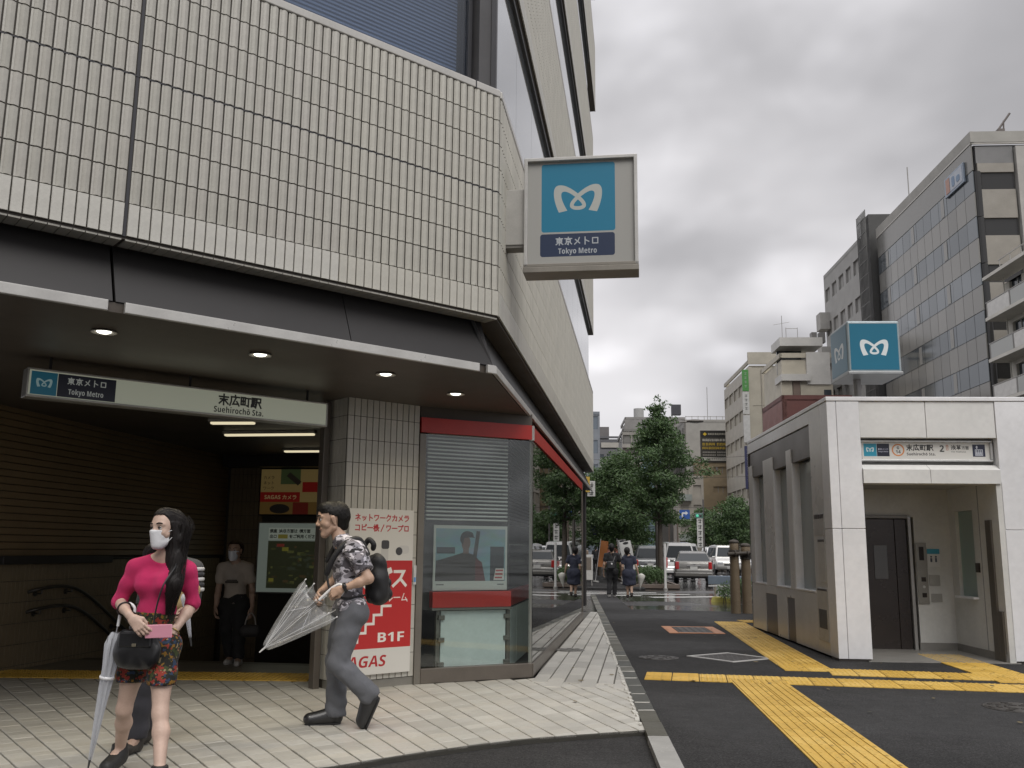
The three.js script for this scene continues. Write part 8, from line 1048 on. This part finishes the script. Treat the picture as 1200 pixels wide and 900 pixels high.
  const tb = thing('tote_bag', 'pale canvas tote bag just behind the arm of the woman in pink', 'bag', [-2.30, 0.985, -6.72], 0.1); tb.scale.setScalar(0.85); part('body', tb, blend([cap([-0.09, 0.02, 0], [0.07, 0.02, 0], 0.055, 0.055, { n: V(0, 0, 1), s: 1.3 }), cap([-0.10, 0.14, 0], [0.085, 0.14, 0], 0.05, 0.05, { n: V(0, 0, 1), s: 1.6 })], 0.009, { k: 0.07, post: (a, b, c, d) => Math.max(d, b - 0.18) }), cloth([0.50, 0.37, 0.18], 0.85)); part('handle', tb, tube([[-0.06, 0.17, 0.02], [-0.04, 0.30, 0.02], [0.0, 0.33, 0.01], [0.03, 0.30, 0.0], [0.04, 0.17, 0.0]], 0.009, 26, 6), cloth([0.06, 0.05, 0.05], 0.7));
  closedUmbrella('slim closed clear umbrella hanging behind the arm of the woman in pink', [-2.262, 1.10, -6.62], [-2.182, 0.73, -6.60], 0.030, false);
  // couple walking away on the pavement
  x = 3.17; z = -29.5; y0 = -0.01; f = V(0.06, 0, -1).normalize();
  const c1 = figure('man in black with a small bag on his back walking away down the pavement', [x, y0, z], f, { head: k(-0.01, 1.50, 0), neck: k(0, 1.345, 0), chest: k(0, 1.14, 0), pelvis: k(0.01, 0.80, 0), shA: k(0.19, 1.28, 0), shB: k(-0.19, 1.28, 0), elA: k(0.26, 1.0, 0.02), wrA: k(0.29, 0.76, -0.06), elB: k(-0.25, 1.0, 0.02), wrB: k(-0.26, 0.74, -0.06), hipA: k(0.09, 0.79, 0), hipB: k(-0.08, 0.79, 0), knA: k(0.09, 0.43, -0.08), anA: k(0.07, 0.09, -0.02), toA: k(0.08, 0.04, -0.16), knB: k(-0.09, 0.43, 0.0), anB: k(-0.11, 0.10, 0.14), toB: k(-0.10, 0.04, 0.0) }, { rear: true, skin: [0.42, 0.28, 0.20], hair: [0.012, 0.010, 0.009], top: [0.016, 0.016, 0.018], bottom: [0.013, 0.013, 0.015], shoe: [0.35, 0.34, 0.33], cell: 0.018, hem: 0.76, S: 1.08 });
  const pk = thing('sling_bag', 'small dark bag with white spot on the back of the man walking away', 'bag', [x - 0.06, 0.86, z + 0.20], 0.1); part('body', pk, rbox(0.24, 0.24, 0.09, 0, 0.12, 0, 0.04, 3), cloth([0.025, 0.026, 0.03], 0.6)); part('spot', pk, cyl(0.028, 0.028, 0.008, 0, 0, 0, 14).rotateX(Math.PI / 2).translate(0.02, 0.16, 0.048), std([0.6, 0.6, 0.6], 0.5)); part('strap', pk, [rod([0.08, 0.22, -0.02], [0.20, 0.46, -0.16], 0.014), rod([-0.1, 0.05, -0.02], [-0.18, -0.02, -0.16], 0.014)], cloth([0.10, 0.10, 0.10], 0.7));
  x = 3.66; z = -29.2; f = V(0.0, 0, -1);
  figure('woman in dark blue dress walking away beside the man in black', [x, y0, z], f, { head: k(-0.06, 1.405, 0), neck: k(-0.03, 1.265, 0), chest: k(-0.01, 1.08, 0), pelvis: k(0.0, 0.76, 0), shA: k(0.155, 1.205, 0), shB: k(-0.16, 1.205, 0), elA: k(0.22, 0.95, 0.04), wrA: k(0.28, 0.74, -0.02), elB: k(-0.20, 0.95, 0.02), wrB: k(-0.20, 0.73, -0.08), hipA: k(0.08, 0.74, 0), hipB: k(-0.07, 0.74, 0), knA: k(0.06, 0.42, -0.02), anA: k(0.06, 0.15, 0.10), toA: k(0.06, 0.06, 0.02), knB: k(-0.05, 0.42, -0.05), anB: k(-0.04, 0.09, -0.05), toB: k(-0.04, 0.04, -0.17) }, { fem: true, rear: true, skirt: true, longHair: false, skin: [0.5, 0.34, 0.25], hair: [0.016, 0.012, 0.010], top: [0.024, 0.028, 0.05], bottom: [0.024, 0.028, 0.05], shoe: [0.05, 0.04, 0.035], cell: 0.018, hem: 0.70 });
  const pu = thing('umbrella', 'closed white umbrella pointed downwards beside the woman in the dark dress', 'umbrella', [3.99, 0.28, -29.2]); part('canopy', pu, new THREE.LatheGeometry([[0.006, 0], [0.03, 0.08], [0.10, 0.30], [0.125, 0.40], [0.06, 0.44], [0.012, 0.46]].map(([a, b]) => new THREE.Vector2(a, b)), 16).rotateZ(-0.12), cloth([0.58, 0.57, 0.52], 0.7)); part('shaft', pu, rod([0, 0, 0], [-0.06, 0.52, 0], 0.008), chrome); part('tip', pu, rod([0.005, -0.06, 0], [0, 0, 0], 0.005, 0.008), chrome);
  // far walkers on the next pavement
  for (const [xx, zz, top, bot, lab, ff] of [[5.6, -62, [0.014, 0.014, 0.016], [0.012, 0.012, 0.014], 'distant person in black walking on the far pavement', -1], [5.0, -66, [0.30, 0.14, 0.08], [0.2, 0.12, 0.09], 'distant person in reddish clothes behind the one in black', 1], [4.7, -60, [0.34, 0.26, 0.20], [0.12, 0.11, 0.1], 'distant person in pale brown clothes nearest the shops', 1]]) {
    x = xx; z = zz; y0 = 0.03; f = V(0.05, 0, ff).normalize(); const sg = ff;
    figure(lab, [x, y0, z], f, { head: k(0, 1.56, 0), neck: k(0, 1.41, 0), chest: k(0, 1.20, 0), pelvis: k(0, 0.86, 0), shA: k(-0.18, 1.35, 0), shB: k(0.18, 1.35, 0), elA: k(-0.23, 1.07, 0), wrA: k(-0.22, 0.84, 0.1 * sg), elB: k(0.23, 1.07, 0), wrB: k(0.22, 0.84, 0.08 * sg), hipA: k(-0.09, 0.84, 0), hipB: k(0.09, 0.84, 0), knA: k(-0.09, 0.46, 0.08 * sg), anA: k(-0.09, 0.09, 0.1 * sg), toA: k(-0.09, 0.04, 0.24 * sg), knB: k(0.09, 0.46, 0), anB: k(0.09, 0.12, -0.16 * sg), toB: k(0.09, 0.04, -0.04 * sg) }, { rear: ff < 0, skin: [0.45, 0.3, 0.22], hair: [0.014, 0.012, 0.01], top, bottom: bot, shoe: [0.05, 0.05, 0.05], cell: 0.026 });
  }
}
renderer.render(scene, camera);
